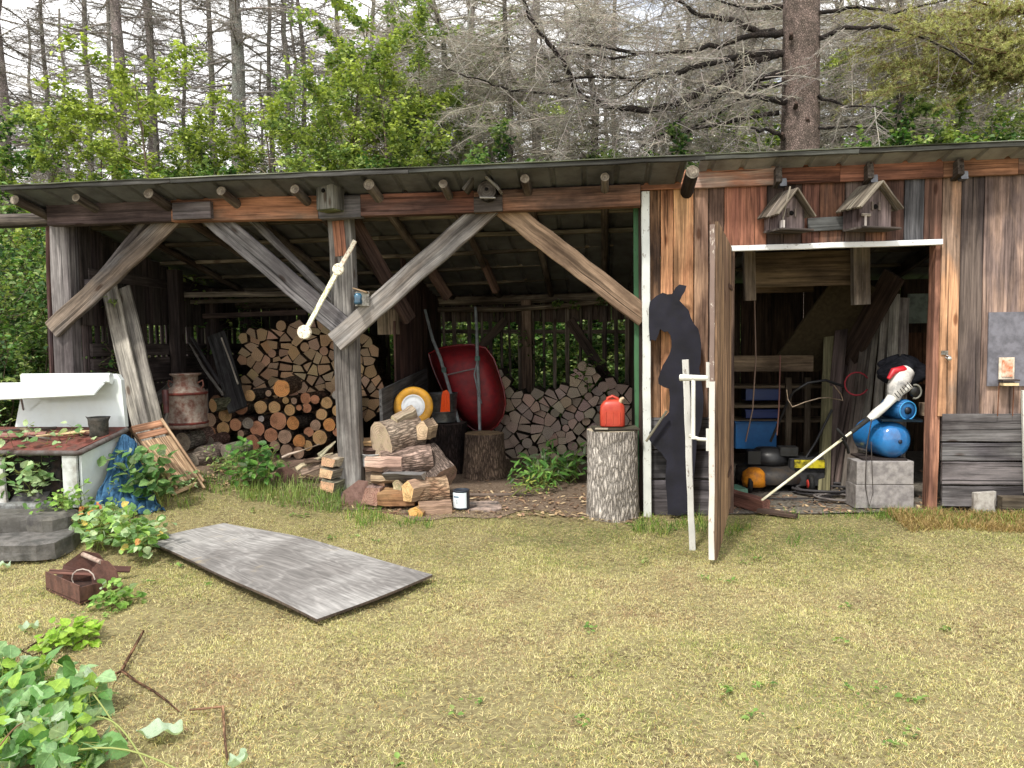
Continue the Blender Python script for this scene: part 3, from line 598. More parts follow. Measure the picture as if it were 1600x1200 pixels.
# ---------------------------------------------------------------- birdhouses
def birdhouse_box():
    c = P(516, 307, -.26); r = thing('birdhouse', 'grey box birdhouse with a round hole, fixed above the middle post', 'birdhouse', c, 'birdhouses')
    s = px_at(c); m = MB(); w_ = 33*s; h = 42*s; R_ = Matrix.Rotation(R(-20), 3, 'Z')
    m.box(c, w_, .14, h, S(150, 150, 144), S(120, 118, 110), rot=R_, ch=.003); m.build('body', 'old_wood', r)
    m = MB(); m.box(c+V((0, 0, h/2+.006)), w_+.03, .18, .012, S(110, 106, 100), rot=R_, along='x', ch=.002); m.build('roof', 'old_wood', r)
    m = MB(); q = c+R_ @ V((-.005, -.073, .035)); m.lathe(q, [(.017, 0), (.017, .006), (.0, .003)], S(16, 14, 12), axis=R_ @ V((0, -1, 0)), seg=16); m.build('entrance_hole', 'matt_black', r)
    m = MB(); m.box(c+V((0, 0, -h/2-.006)), w_-.01, .13, .012, S(120, 124, 70), S(70, 60, 50), rot=R_, along='x', ch=.002); m.build('floor_board', 'old_wood', r)
birdhouse_box()
def birdhouse_log():
    c = P(762, 298, -.26); s = px_at(c); r = thing('birdhouse', 'dark round log birdhouse under a steep open stick roof on the front beam', 'birdhouse', c-V((0, 0, .07)), 'birdhouses')
    m = MB(); m.endcol = S(96, 90, 84); m.endcol2 = S(60, 54, 50); m.tube([c+V((0, .08, -.01)), c+V((0, -.06, -.01))], [15*s, 15*s], S(70, 64, 60), S(50, 46, 44), seg=9, mi=0, mie=1, smooth=False); m.build('body', ['bark', 'end_grain'], r)
    m = MB(); m.lathe(c+V((0, -.062, 0)), [(.013, 0), (.013, .004), (0, .002)], S(14, 12, 11), axis=(0, -1, 0), seg=14); m.build('entrance_hole', 'matt_black', r)
    for (u0, v0, u1, v1, cc) in ((750, 270, 727, 300, S(110, 104, 98)), (752, 270, 783, 300, S(196, 190, 180))):
        m = MB(); a = P(u0, v0, -.27); b = P(u1, v1, -.27); m.beam(a, b, .022, .2, (b-a).cross(V((0, 1, 0))), cc, S(90, 84, 78), n=6, jt=.003); m.build('roof', 'old_wood', r)
    m = MB(); m.beam(P(750, 309, -.33), P(774, 309, -.33), .012, .03, (0, 0, 1), S(170, 166, 160)); m.build('perch', 'old_wood', r)
birdhouse_log()
def birdhouse_gable(u, v, wpx, hpx, gpx, label, pole_=False, mossy=False):
    y = -.2; c = P(u, v, y); s = px_at(c); r = thing('birdhouse', label, 'birdhouse', c, 'birdhouses')
    w_ = wpx*s; h = hpx*s; g_ = gpx*s; base = c; d = .16; ang = R(24)
    Rz = Matrix.Rotation(ang, 3, 'Z'); X = Rz @ V((1, 0, 0)); Y = Rz @ V((0, 1, 0)); Z = ZUP
    f = lambda x, z, yy=0: base+X*x+Z*z+Y*yy
    m = MB(); m.plate([f(-w_/2, 0), f(w_/2, 0), f(w_/2, h), f(0, h+g_*.86), f(-w_/2, h)], d, Y, S(120, 102, 102), S(86, 70, 70), gdir=Z); m.build('body', 'old_wood', r)
    for sg in (-1, 1):
        m = MB(); a = f(0, h+g_*.92, d*.35); b = f(sg*(w_/2+.045), h-.045, d*.35); n_ = (b-a).cross(Y)
        k = 5
        for i in range(k):
            yo = (i-(k-1)/2)*.054; m.beam(a+Y*yo, b+Y*yo+V((0, 0, random.uniform(-.003, .003))), .047, .014, Y, jit(S(158, 146, 130) if mossy else S(146, 134, 120), .12), S(108, 96, 84), n=2, jt=.002)
        m.build('roof', 'old_wood', r)
    m = MB(); m.box(f(0, -.008, .03), w_+.06, .2, .016, S(120, 110, 104), S(80, 70, 66), rz=ang, along='x', jt=.003); m.build('floor_board', 'old_wood', r)
    for sg in (-1, 1):
        m = MB(); m.box(f(sg*.032, h*.88, -.006), .018, .012, .06, S(150, 134, 124), S(100, 86, 80), rz=ang, ch=.002); m.build('batten', 'old_wood', r)
    m = MB(); m.lathe(f(0, h*.86, -.001), [(.018, 0), (.018, .005), (0, .002)], S(12, 10, 10), axis=-Y, seg=16); m.build('entrance_hole', 'matt_black', r)
    if pole_:
        m = MB(); m.beam(f(-w_*.38, .06, -.02), f(-w_*.34, h+g_*.95, -.09), .012, .01, X, S(214, 204, 190), S(170, 156, 140)); m.build('stick', 'split_wood', r)
        m = MB(); m.box(f(-w_*.42, .035, -.03), .03, .03, .055, S(206, 198, 190), S(150, 140, 140), rz=ang); m.build('block', 'split_wood', r)
    else:
        m = MB(); m.beam(f(-w_*.34, .0, -.015), f(-w_*.34, .085, -.015), .016, .014, X, S(176, 164, 156)); m.beam(f(-w_*.45, .09, -.016), f(-w_*.2, .09, -.016), .022, .014, Z, S(150, 136, 124)); m.build('bracket', 'split_wood', r)
birdhouse_gable(1236, 359, 50, 30, 34, 'small gabled birdhouse with a pale stick, left one of the pair above the doorway', True)
birdhouse_gable(1367, 356, 62, 38, 34, 'larger gabled birdhouse with slat roof, right one of the pair over the doorway', False, True)
# ---------------------------------------------------------------- hinged lever hanging off the middle post
def lever():
    a, b, c = P(555, 376, -.15), P(529, 421, -.16), P(476, 519, -.2); r = thing('wooden_lever', 'cream painted wooden rod with round discs hanging across the middle post', 'lever', c)
    CW = S(236, 232, 214)
    m = MB(); m.beam(a, b, .035, .02, (1, 0, 0), CW, S(190, 150, 130), n=4, jt=.002); m.build('upper_arm', 'flaky_paint', r)
    m = MB(); m.beam(b, c, .042, .022, (1, 0, 0), CW, S(176, 176, 110), n=6, jt=.002, w1=.036); m.build('lower_arm', 'flaky_paint', r)
    for q, rr in ((b, .048), (c, .058)):
        m = MB(); m.lathe(q+V((0, .015, 0)), [(0, 0), (rr*.96, 0), (rr, .006), (rr, .03), (rr*.9, .037), (rr*.6, .03), (rr*.3, .036), (0, .037)], CW, S(150, 130, 110), axis=(0, -1, 0), seg=22); m.build('disc', 'flaky_paint', r)
lever()
def lantern():
    c = P(566, 467, -.12); r = thing('jar_lamp', 'small white cased blue glass lamp hung behind the middle post', 'lamp', c-V((0, 0, .07))); s = px_at(c)
    m = MB(); m.box(c, 20*s, .07, 22*s, S(196, 196, 190), S(120, 116, 110), rz=.5); m.build('case', 'painted', r)
    m = MB(); m.lathe(c+V((-.01, -.075, -.05)), [(0, 0), (.03, .0), (.036, .02), (.03, .045), (.034, .07), (.022, .09), (0, .092)], S(60, 110, 140), S(40, 70, 90), seg=14); m.build('glass', 'enamel', r)
    m = MB(); m.box(c+V((0, -.02, .065)), .12, .1, .012, S(190, 150, 110), S(150, 120, 90), rot=Matrix.Rotation(.3, 3, 'Y'), along='x'); m.build('lid', 'old_wood', r)
lantern()
# ---------------------------------------------------------------- bear cut-out
def bear():
    pts = [(1014, 484), (1016, 472), (1026, 463), (1036, 457), (1043, 460), (1050, 460), (1056, 450), (1062, 445), (1073, 446), (1071, 456), (1066, 462), (1062, 470), (1070, 478), (1076, 486), (1080, 496), (1085, 506), (1090, 514), (1094, 524), (1096, 538), (1096, 552), (1095, 566), (1092, 576), (1097, 598), (1099, 620), (1099, 645), (1096, 665), (1088, 690), (1086, 720), (1084, 750), (1082, 800), (1060, 806), (1044, 803), (1042, 772), (1040, 756), (1040, 740), (1042, 720), (1034, 708), (1024, 700), (1018, 692), (1014, 688), (1014, 676), (1030, 660), (1046, 644), (1047, 625), (1045, 608), (1037, 606), (1030, 600), (1029, 592), (1032, 582), (1036, 572), (1042, 560), (1046, 552), (1049, 542), (1050, 532), (1048, 524), (1044, 518), (1038, 519), (1032, 514), (1029, 522), (1024, 532), (1019, 530), (1015, 534), (1014, 510)]
    pts = [(u+random.uniform(-.8, .8), v+random.uniform(-.8, .8)) for u, v in pts]
    w3 = [P(u, v, -.16+.05*(v-450)/350*-1) for u, v in pts]; m = MB(); m.plate(w3, .018, (0, 1, 0), S(44, 44, 54), S(36, 36, 42))
    r = thing('bear_cutout', 'black plywood silhouette of a standing bear leaning on the boards beside the door', 'cutout', (w3[27].x, -.2, 0)); m.build('silhouette', 'matt_black', r)
    m = MB(); m.beam(P(1010, 690, -.25), P(1042, 642, -.25), .018, .02, (0, 0, 1), S(120, 114, 96)); m.build('batten', 'old_wood', r)
bear()
def stake():
    a = P(1071, 562, -1.05); b = P(1082, 838, -1.0); b.z = 0.0; m = MB(); m.beam(b-V((0, 0, .03)), a, .042, .022, (1, 0, 0), S(216, 216, 212), S(130, 120, 112), n=10, jt=.002)
    one(m, 'stake', 'peeling_paint', 'white weathered stake propping the open door upright in the grass', 'stake')
stake()
# ---------------------------------------------------------------- cook stove
def stove():
    WH = S(208, 215, 214); o = G(115, 800); r = thing('cook_stove', 'old white enamel cook stove with a raised back and warming shelf, overgrown with weeds', 'stove', (-3.15, -.75, .1))
    yb, yf = -.62, -1.12            # back and front planes of the stove top
    bl, br = P(45, 668, yb), P(196, 666, yb); zt = (bl.z+br.z)/2; tl, tr = P(24, 586, yb+.06), P(172, 583, yb+.06)
    # splash back, slightly leaning, rounded top corners
    m = MB(); rt = (tl.z+tr.z)/2; xL, xR = bl.x-.12, br.x; 
    pts = [(xL, zt), (xR, zt), (xR-.05, rt-.05), (xR-.08, rt-.01), (xR-.12, rt), (xL+.12, rt), (xL+.08, rt-.02), (xL+.06, rt-.06)]
    m.plate([V((x, yb+(z-zt)*.12, z)) for x, z in pts], .04, (0, 1, 0), WH, S(206, 214, 216)); m.build('splashback', 'enamel', r)
    m = MB(); m.beam((xL+.09, yb+.0, rt-.035), (xR-.1, yb+.0, rt-.035), .085, .05, (0, 0, 1), WH, n=1, ch=.02); m.build('top_rail', 'enamel', r)
    # warming shelf, tilted towards the front, with chamfered right corner
    A = V((xL+.06, yb-.03, P(30, 600, yb-.03).z)); B = V((xR-.12, yb-.03, P(168, 597, yb-.03).z)); yf2 = yb-.26
    Cc = P(148, 617, yf2); D = P(-10, 624, yf2); m = MB(); m.plate([A, B, B+V((.0, -.04, -.01)), Cc, D, A+V((-.25, -.03, 0))], .012, (0, -.2, 1), WH, S(214, 220, 220)); 
    m.tube([D, Cc, B+V((0, -.04, -.01))], .009, WH, seg=6); m.build('warming_shelf', 'enamel', r)
    m = MB(); m.beam(V((xL+.1, yb-.02, rt-.28)), V((xL+.16, yb-.12, rt-.13)), .015, .012, (1, 0, 0), S(150, 150, 150)); m.build('shelf_bracket', 'steel', r)
    # cast cooktop: rusted
    f0, f1 = P(-60, 712, yf), P(118, 706, yf); fr = P(118, 706, yf); zf = fr.z+.01; zb1 = lerp(zt, zf, .2)
    m = MB(); top = [V((xL-.3, yb, zt)), V((xR+.01, yb, zt)), V((xR+.0, yb-.1, zb1)), V((fr.x, yf, zf)), V((xL-.4, yf, zf))]
    m.plate(top, -.03, (top[1]-top[0]).cross(top[3]-top[1]) if (top[1]-top[0]).cross(top[3]-top[1]).z > 0 else -(top[1]-top[0]).cross(top[3]-top[1]), S(120, 70, 62), S(90, 66, 60), gdir=(1, 0, 0)); m.tube([V((xL-.4, yf, zf-.02)), V((fr.x-.01, yf, zf-.02)), V((fr.x+.02, yf+.01, zf-.02)), V((xR+.01, yb-.1, zb1-.02)), V((xR+.01, yb, zt-.02))], .02, S(104, 100, 98), S(84, 70, 66), seg=8); ck = m.build('cooktop', 'rusty', r)
    for (dx, dy, rr) in ((-.35, .14, .1), (-.62, .3, .1), (-.38, .36, .09), (-.75, .12, .09)):
        m = MB(); m.lathe((fr.x+dx, yf+dy, lerp(zf, zt, dy/(yb-yf))+.002), [(rr, 0), (rr, .006), (rr*.9, .008), (rr*.3, .006), (0, .006)], S(110, 66, 56), S(80, 60, 54), seg=24, axis=(0, -.25, 1)); m.build('stove_lid', 'rusty', ck)
    # right-hand side panel and narrow front stile
    zg = gzf(-3.2, -1.0)
    m = MB(); m.plate([V((fr.x+.02, yf+.03, zg+.08)), V((xR-.02, yb, zg+.12)), V((xR-.02, yb, zt-.04)), V((xR-.02, yb-.08, zb1-.04)), V((fr.x+.02, yf+.03, zf-.04))], .02, (-1, .0, 0), WH, S(200, 208, 210)); m.build('side_panel', 'enamel', r)
    m = MB(); m.plate([V((fr.x-.11, yf, zg+.08)), V((fr.x, yf, zg+.08)), V((fr.x, yf, zf-.04)), V((fr.x-.11, yf, zf-.04))], .02, (0, 1, 0), S(206, 212, 212), S(150, 150, 146)); m.build('front_stile', 'enamel', r)
    # dark oven cavity and standing door panel at the left
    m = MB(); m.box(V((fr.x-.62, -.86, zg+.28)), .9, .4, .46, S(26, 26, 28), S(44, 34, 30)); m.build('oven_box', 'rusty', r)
    a = P(6, 716, yf-.04); b = P(6, 800, yf-.04); m = MB(); m.plate([P(-90, 712, yf-.02), P(2, 716, yf-.02), P(12, 802, yf-.02), P(-90, 810, yf-.02)], .02, (0, 1, 0), S(214, 216, 214), S(120, 110, 104)); m.build('oven_door', 'enamel', r)
    m = MB(); m.plate([P(24, 775, yf+.05), P(78, 772, yf+.05), P(66, 800, yf-.05), P(2, 806, yf-.05)], .02, (0, 0, 1), S(70, 70, 72), S(100, 96, 92)); m.build('fallen_shelf', 'rusty', r)
    return zt, xR, fr, yb, yf, zf
ZT, SXR, SFR, SYB, SYF, ZF = stove()
def stz(y): return lerp(ZT, ZF, (SYB-y)/(SYB-SYF))
def on_stove():
    c = P(155, 682, -.8); c.z = stz(-.85)+.001; s = px_at(c); r = thing('tin_pot', 'crumpled black tin pot with a spout standing on the stove top', 'pot', c)
    m = MB(); pr = [(0, 0), (.058, 0), (.064, .01), (.066, .06), (.074, .12), (.082, .148), (.076, .146), (.066, .1), (.058, .02), (0, .014)]; m.lathe(c, pr, S(62, 62, 60), S(90, 86, 80), seg=20)
    vs = m.v; m.v = [(x+.006*math.sin(z*70+y*40), y+.005*math.sin(z*60+x*50), z) for x, y, z in vs]; m.build('body', 'rusty', r)
    m = MB(); m.plate([c+V((-.06, -.02, .11)), c+V((-.06, .02, .11)), c+V((-.105, 0, .15))], .006, (0, 0, 1), S(60, 60, 58)); m.build('spout', 'rusty', r)
    lab = ['dark bent stick lying along the back of the stove top', 'pale splintered lath lying across the stove top', 'reddish bark strip lying on the front of the stove top', 'thin grey twig resting over the stove rim', 'curved brown branch lying nearest the tin pot', 'short broken slat at the left of the stove top']
    sp = [((-50, 690), (60, 676), .012, S(90, 80, 74)), ((70, 695), (145, 684), .016, S(190, 150, 110)), ((-20, 700), (70, 690), .02, S(150, 92, 84)), ((-10, 686), (90, 698), .007, S(120, 112, 104)), ((85, 683), (140, 688), .014, S(112, 76, 60)), ((10, 680), (45, 686), .016, S(150, 130, 110))]
    for (a, b, rr, cc), lb in zip(sp, lab):
        A = P(a[0], a[1], -.85); B = P(b[0], b[1], -.9); ya, yb_ = lerp(-.7, -1.05, (a[1]-676)/30), lerp(-.7, -1.05, (b[1]-676)/30); A = V((A.x, ya, stz(ya)+.01+rr)); B = V((B.x, yb_, stz(yb_)+.01+rr)); m = MB()
        m.tube([A.lerp(B, i/5)+V((0, random.uniform(-.015, .015), random.uniform(0, .012))) for i in range(6)], [rr*random.uniform(.7, 1.1) for _ in range(6)], cc, jit(cc, .3), seg=7, flat=.6); one(m, 'stick', 'split_wood', lb, 'stick', 'sticks on the stove top')
on_stove()
# ---------------------------------------------------------------- boards leaning in the left bay
def lean(name, u0, v0, y0, u1, v1, y1, w_, t, c1, c2, label, cat='board', group=None, side=(1, 0, 0), mat='old_wood', ground=True):
    a = P(u0, v0, y0); b = P(u1, v1, y1)
    if ground: b.z = max(b.z, gzf(b.x, b.y)) if b.z > gzf(b.x, b.y) else gzf(b.x, b.y)
    m = MB(); m.beam(b, a, w_, t, side, c1, c2, n=10, ch=.005, jt=.003); return one(m, name, mat, label, cat, group, at=b)
lean('plank', 170, 448, .35, 228, 700, -.15, .15, .03, S(176, 168, 156), S(140, 134, 128), 'wide pale grey plank leaning inside the corner, left one of two', 'plank', 'pale planks leaning in the left bay')
lean('plank', 193, 450, .42, 252, 700, -.08, .13, .03, S(164, 156, 144), S(128, 122, 116), 'narrower pale grey plank leaning against the wider one, closer to the milk can', 'plank', 'pale planks leaning in the left bay')
lean('board', 338, 522, 1.9, 372, 640, 1.2, .2, .025, S(84, 84, 84), S(64, 62, 64), 'dark wide board leaning against the rear post behind the round logs')
lean('fallen_board', 232, 636, .7, 278, 596, 1.2, .16, .025, S(128, 122, 116), S(98, 92, 88), 'short grey board propped on its edge beside the milk can', ground=False)
def rodthing(name, pts, rad, c1, c2, label, cat, mat='old_wood', seg=8, group=None):
    m = MB(); m.tube(pts, rad, c1, c2, seg=seg, jt=.03); return one(m, name, mat, label, cat, group)
rodthing('tool_shaft', [P(295, 535, 1.6), P(318, 575, 1.35), P(348, 616, 1.1)], [.01, .014, .016], S(150, 144, 140), S(110, 104, 100), 'thin grey tool shaft leaning behind the milk can', 'tool')
rodthing('pole', [P(300, 528, 1.8), P(328, 575, 1.6), P(345, 600, 1.4)], [.02, .02, .02], S(84, 80, 84), S(60, 56, 60), 'dark pole leaning beside the thin tool shaft', 'pole')
rodthing('stick', [P(346, 528, 1.55), P(358, 560, 1.45), P(372, 600, 1.3)], [.009, .009, .009], S(196, 184, 170), S(150, 140, 130), 'pale straight stick leaning against the dark wide board', 'stick')
# walking-stick like cane with a dark grip
def cane():
    c = P(303, 735, .0); r = thing('cane', 'bent white handled cane with a dark red grip leaning by the milk can', 'cane', c)
    pts = [P(262, 645, .25), P(259, 655, .22), P(263, 672, .2), P(270, 690, .15), P(280, 705, .1), P(291, 720, .05), P(303, 738, 0)]
    m = MB(); m.tube(pts, [.014, .015, .014, .014, .013, .013, .012], S(206, 196, 186), S(150, 140, 130), seg=8); m.build('shaft', 'old_wood', r)
    m = MB(); m.tube([P(258, 610, .3), P(260, 646, .25)], [.03, .026], S(96, 50, 48), S(70, 40, 40), seg=8); m.build('grip', 'painted', r)
cane()
# ---------------------------------------------------------------- milk can
def milk_can():
    y = .62; c = P(293, 668, y); s = px_at(c); r = thing('milk_can', 'rusty old metal milk can with side handles beside the round logs', 'milk can', c)
    k = s; pr = [(0, 0), (28*k, 0), (31*k, 2*k), (31*k, 8*k), (29.5*k, 9*k), (30*k, 30*k), (29.5*k, 52*k), (31*k, 54*k), (29*k, 57*k), (25*k, 62*k), (19*k, 66*k), (17.5*k, 70*k), (18*k, 80*k), (23*k, 83*k), (23*k, 85*k), (16*k, 84*k), (15*k, 72*k), (0, 70*k)]
    rc, gc_ = S(112, 78, 68), S(146, 134, 124); cols = [rc, rc, rc, rc, gc_, gc_, gc_, rc, rc, rc, S(130, 90, 80), gc_, gc_, rc, rc, rc, rc, rc]
    m = MB(); m.lathe(c, pr, gc_, rc, seg=32, cols=None); o = m.build('body', 'rusty', r)
    for h in (8, 54): 
        m = MB(); m.lathe(c, [(30.5*k, h*k-.012), (31.6*k, h*k-.008), (31.6*k, h*k+.008), (30.5*k, h*k+.012)], S(116, 58, 50), S(90, 50, 46), seg=32); m.build('band', 'rusty', r)
    for sg in (-1, 1):
        m = MB(); q = c+V((sg*20*k, 0, 70*k)); m.tube([q, q+V((sg*8*k, 0, 4*k)), q+V((sg*9*k, 0, -4*k)), q+V((sg*5*k, 0, -9*k))], .008, S(120, 80, 70), seg=6); m.build('handle', 'rusty', r)
    # it stands on a flat log round
    return c
MC = milk_can()
# ---------------------------------------------------------------- firewood
def log_mesh(r, L, bark1, bark2, e1, e2, seg=16, name='log'):
    m = MB(); ph = random.uniform(0, 6); pts = [(0, L*i/4, 0) for i in range(5)]
    m.endcol = e1; m.endcol2 = e2; m.tube(pts, [r*random.uniform(.96, 1.02) for _ in pts], bark1, bark2, seg=seg, mi=0, mie=1, jt=.05); return m
def place_log(u, v, rp, y, L, label, group, c1, c2, e1, e2, yaw=0, tilt=0, name='firewood_log', cat='log', bark='log_bark'):
    c = P(u, v, y); r = rp*px_at(c); m = log_mesh(r, L, c1, c2, e1, e2)
    ob = m.build(name, [bark, 'end_grain'], None, at=(0, 0, 0)); ob.location = c; ob.rotation_euler = (R(tilt), 0, R(yaw)); return tag(ob, label, cat, group)
E1, E2 = S(222, 158, 100), S(196, 140, 96); ER = S(204, 122, 78)
GR = 'round firewood logs piled in the left bay'
zlogs = [(350, 825, 45, 0, 'p'), (447, 795, 47, 1, 'y'), (435, 878, 42, 2, 'y'), (353, 905, 38, 0, 'r'), (545, 745, 50, 0, 'r'), (512, 855, 38, 3, 'r'), (600, 672, 38, 0, 'y'), (668, 745, 42, -1, 'y'), (590, 845, 35, 5, 'g'), (672, 818, 19, 0, 'w'), (648, 880, 48, 0, 'r'), (755, 745, 38, 0, 'y'), (718, 658, 20, 0, 'p'), (778, 830, 55, 1, 'r'), (870, 845, 43, 0, 'o'), (733, 920, 45, 0, 'r'), (820, 930, 45, 0, 'p'), (612, 972, 55, 0, 'r'), (825, 702, 22, 0, 'y'), (877, 705, 21, 0, 'p'), (850, 762, 36, 0, 'y'), (908, 748, 19, 0, 'r'), (950, 690, 36, 0, 'r'), (1008, 697, 28, 0, 'r'), (957, 750, 31, 0, 'r'), (1082, 718, 36, 0, 'y'), (1050, 790, 36, 0, 'y'), (1148, 768, 37, 0, 'y'), (1142, 670, 30, 0, 'w'), (1012, 858, 33, 0, 'p'), (1097, 855, 41, 0, 'o'), (970, 900, 32, 0, 'r'), (1038, 935, 48, 0, 'y'), (1146, 900, 28, 0, 'r'), (910, 957, 40, 0, 'o'), (757, 988, 34, 0, 'p'), (700, 1035, 42, 0, 'y'), (545, 912, 24, 0, 'p'), (1190, 840, 34, 0, 'r'), (1200, 900, 30, 0, 'y'), (1190, 700, 30, 0, 'p'), (905, 1030, 40, 0, 'p'), (960, 985, 34, 0, 'y'), (830, 1020, 42, 0, 'p'), (1190, 960, 36, 0, 'y')]
EC = {'p': (S(212, 176, 148), S(176, 146, 124)), 'y': (S(226, 184, 130), S(196, 156, 112)), 'r': (S(214, 156, 120), S(190, 134, 104)), 'o': (S(230, 166, 104), S(206, 142, 90)), 'g': (S(160, 150, 134), S(124, 114, 104)), 'w': (S(210, 204, 196), S(180, 170, 160))}
for (x, y, r, yw, k) in zlogs:
    yy = 1.35+random.uniform(-.04, .05)-(y-780)*.0006; c1 = jit(random.choice([S(134, 114, 98), S(146, 130, 112), S(120, 110, 100), S(136, 104, 88)]), .15)
    place_log(240+x/4, 450+y/4, r/4, yy, .38, {'p': 'round firewood log with a dull pinkish cut end', 'y': 'round firewood log with a yellow tan cut end', 'r': 'round firewood log with a reddish cut end', 'o': 'round firewood log with a bright orange cut end', 'g': 'round firewood log with a grey cut end', 'w': 'thin round firewood log with a whitish cut end'}[k]+' left of the middle post', GR, c1, jit(S(76, 66, 60)), jit(EC[k][0], .08), jit(EC[k][1], .08), yaw=random.uniform(-8, 8)+yw*2)
# a second row just behind closes the gaps
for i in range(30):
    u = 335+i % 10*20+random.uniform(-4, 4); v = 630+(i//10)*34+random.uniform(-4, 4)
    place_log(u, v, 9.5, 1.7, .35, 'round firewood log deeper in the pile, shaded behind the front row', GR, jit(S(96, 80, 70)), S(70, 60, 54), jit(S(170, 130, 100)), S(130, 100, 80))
special = [(370, 735, 42, 1.15, 30, .3, 'y', S(112, 110, 90), 'mossy grey log lying askew on top of the pile next to the milk can'),
 (800, 628, 56, 1.1, -3, .36, 'o', S(120, 100, 84), 'thick log with orange heart lying highest on the round log pile'),
 (184, 962, 60, .62, 15, .2, 'g', S(130, 118, 112), 'weathered grey log round directly below the milk can'),
 (250, 940, 58, .8, 10, .2, 'g', S(134, 112, 104), 'weathered brown log round behind the grey one below the milk can'),
 (345, 965, 40, .9, 10, .25, 'g', S(120, 92, 84), 'small dark red log stub beneath the milk can'),
 (298, 1055, 68, .55, 14, .22, 'g', S(140, 126, 116), 'large grey brown log round lowest on the ground below the milk can'),
 (240, 1090, 60, .35, 20, .22, 'g', S(146, 134, 120), 'grey log round lying half hidden behind the slatted chair'),
 (450, 1025, 50, .62, 26, .26, 'g', S(130, 124, 108), 'lichen grey log lying slanted at the foot of the pile')]
for (x, y, r, yy, yaw, L, k, bc, lb) in special:
    place_log(240+x/4, 450+y/4, r/4, yy, L, lb, 'loose logs around the left pile', bc, jit(bc, .3), EC[k][0], EC[k][1], yaw=-yaw, tilt=4)
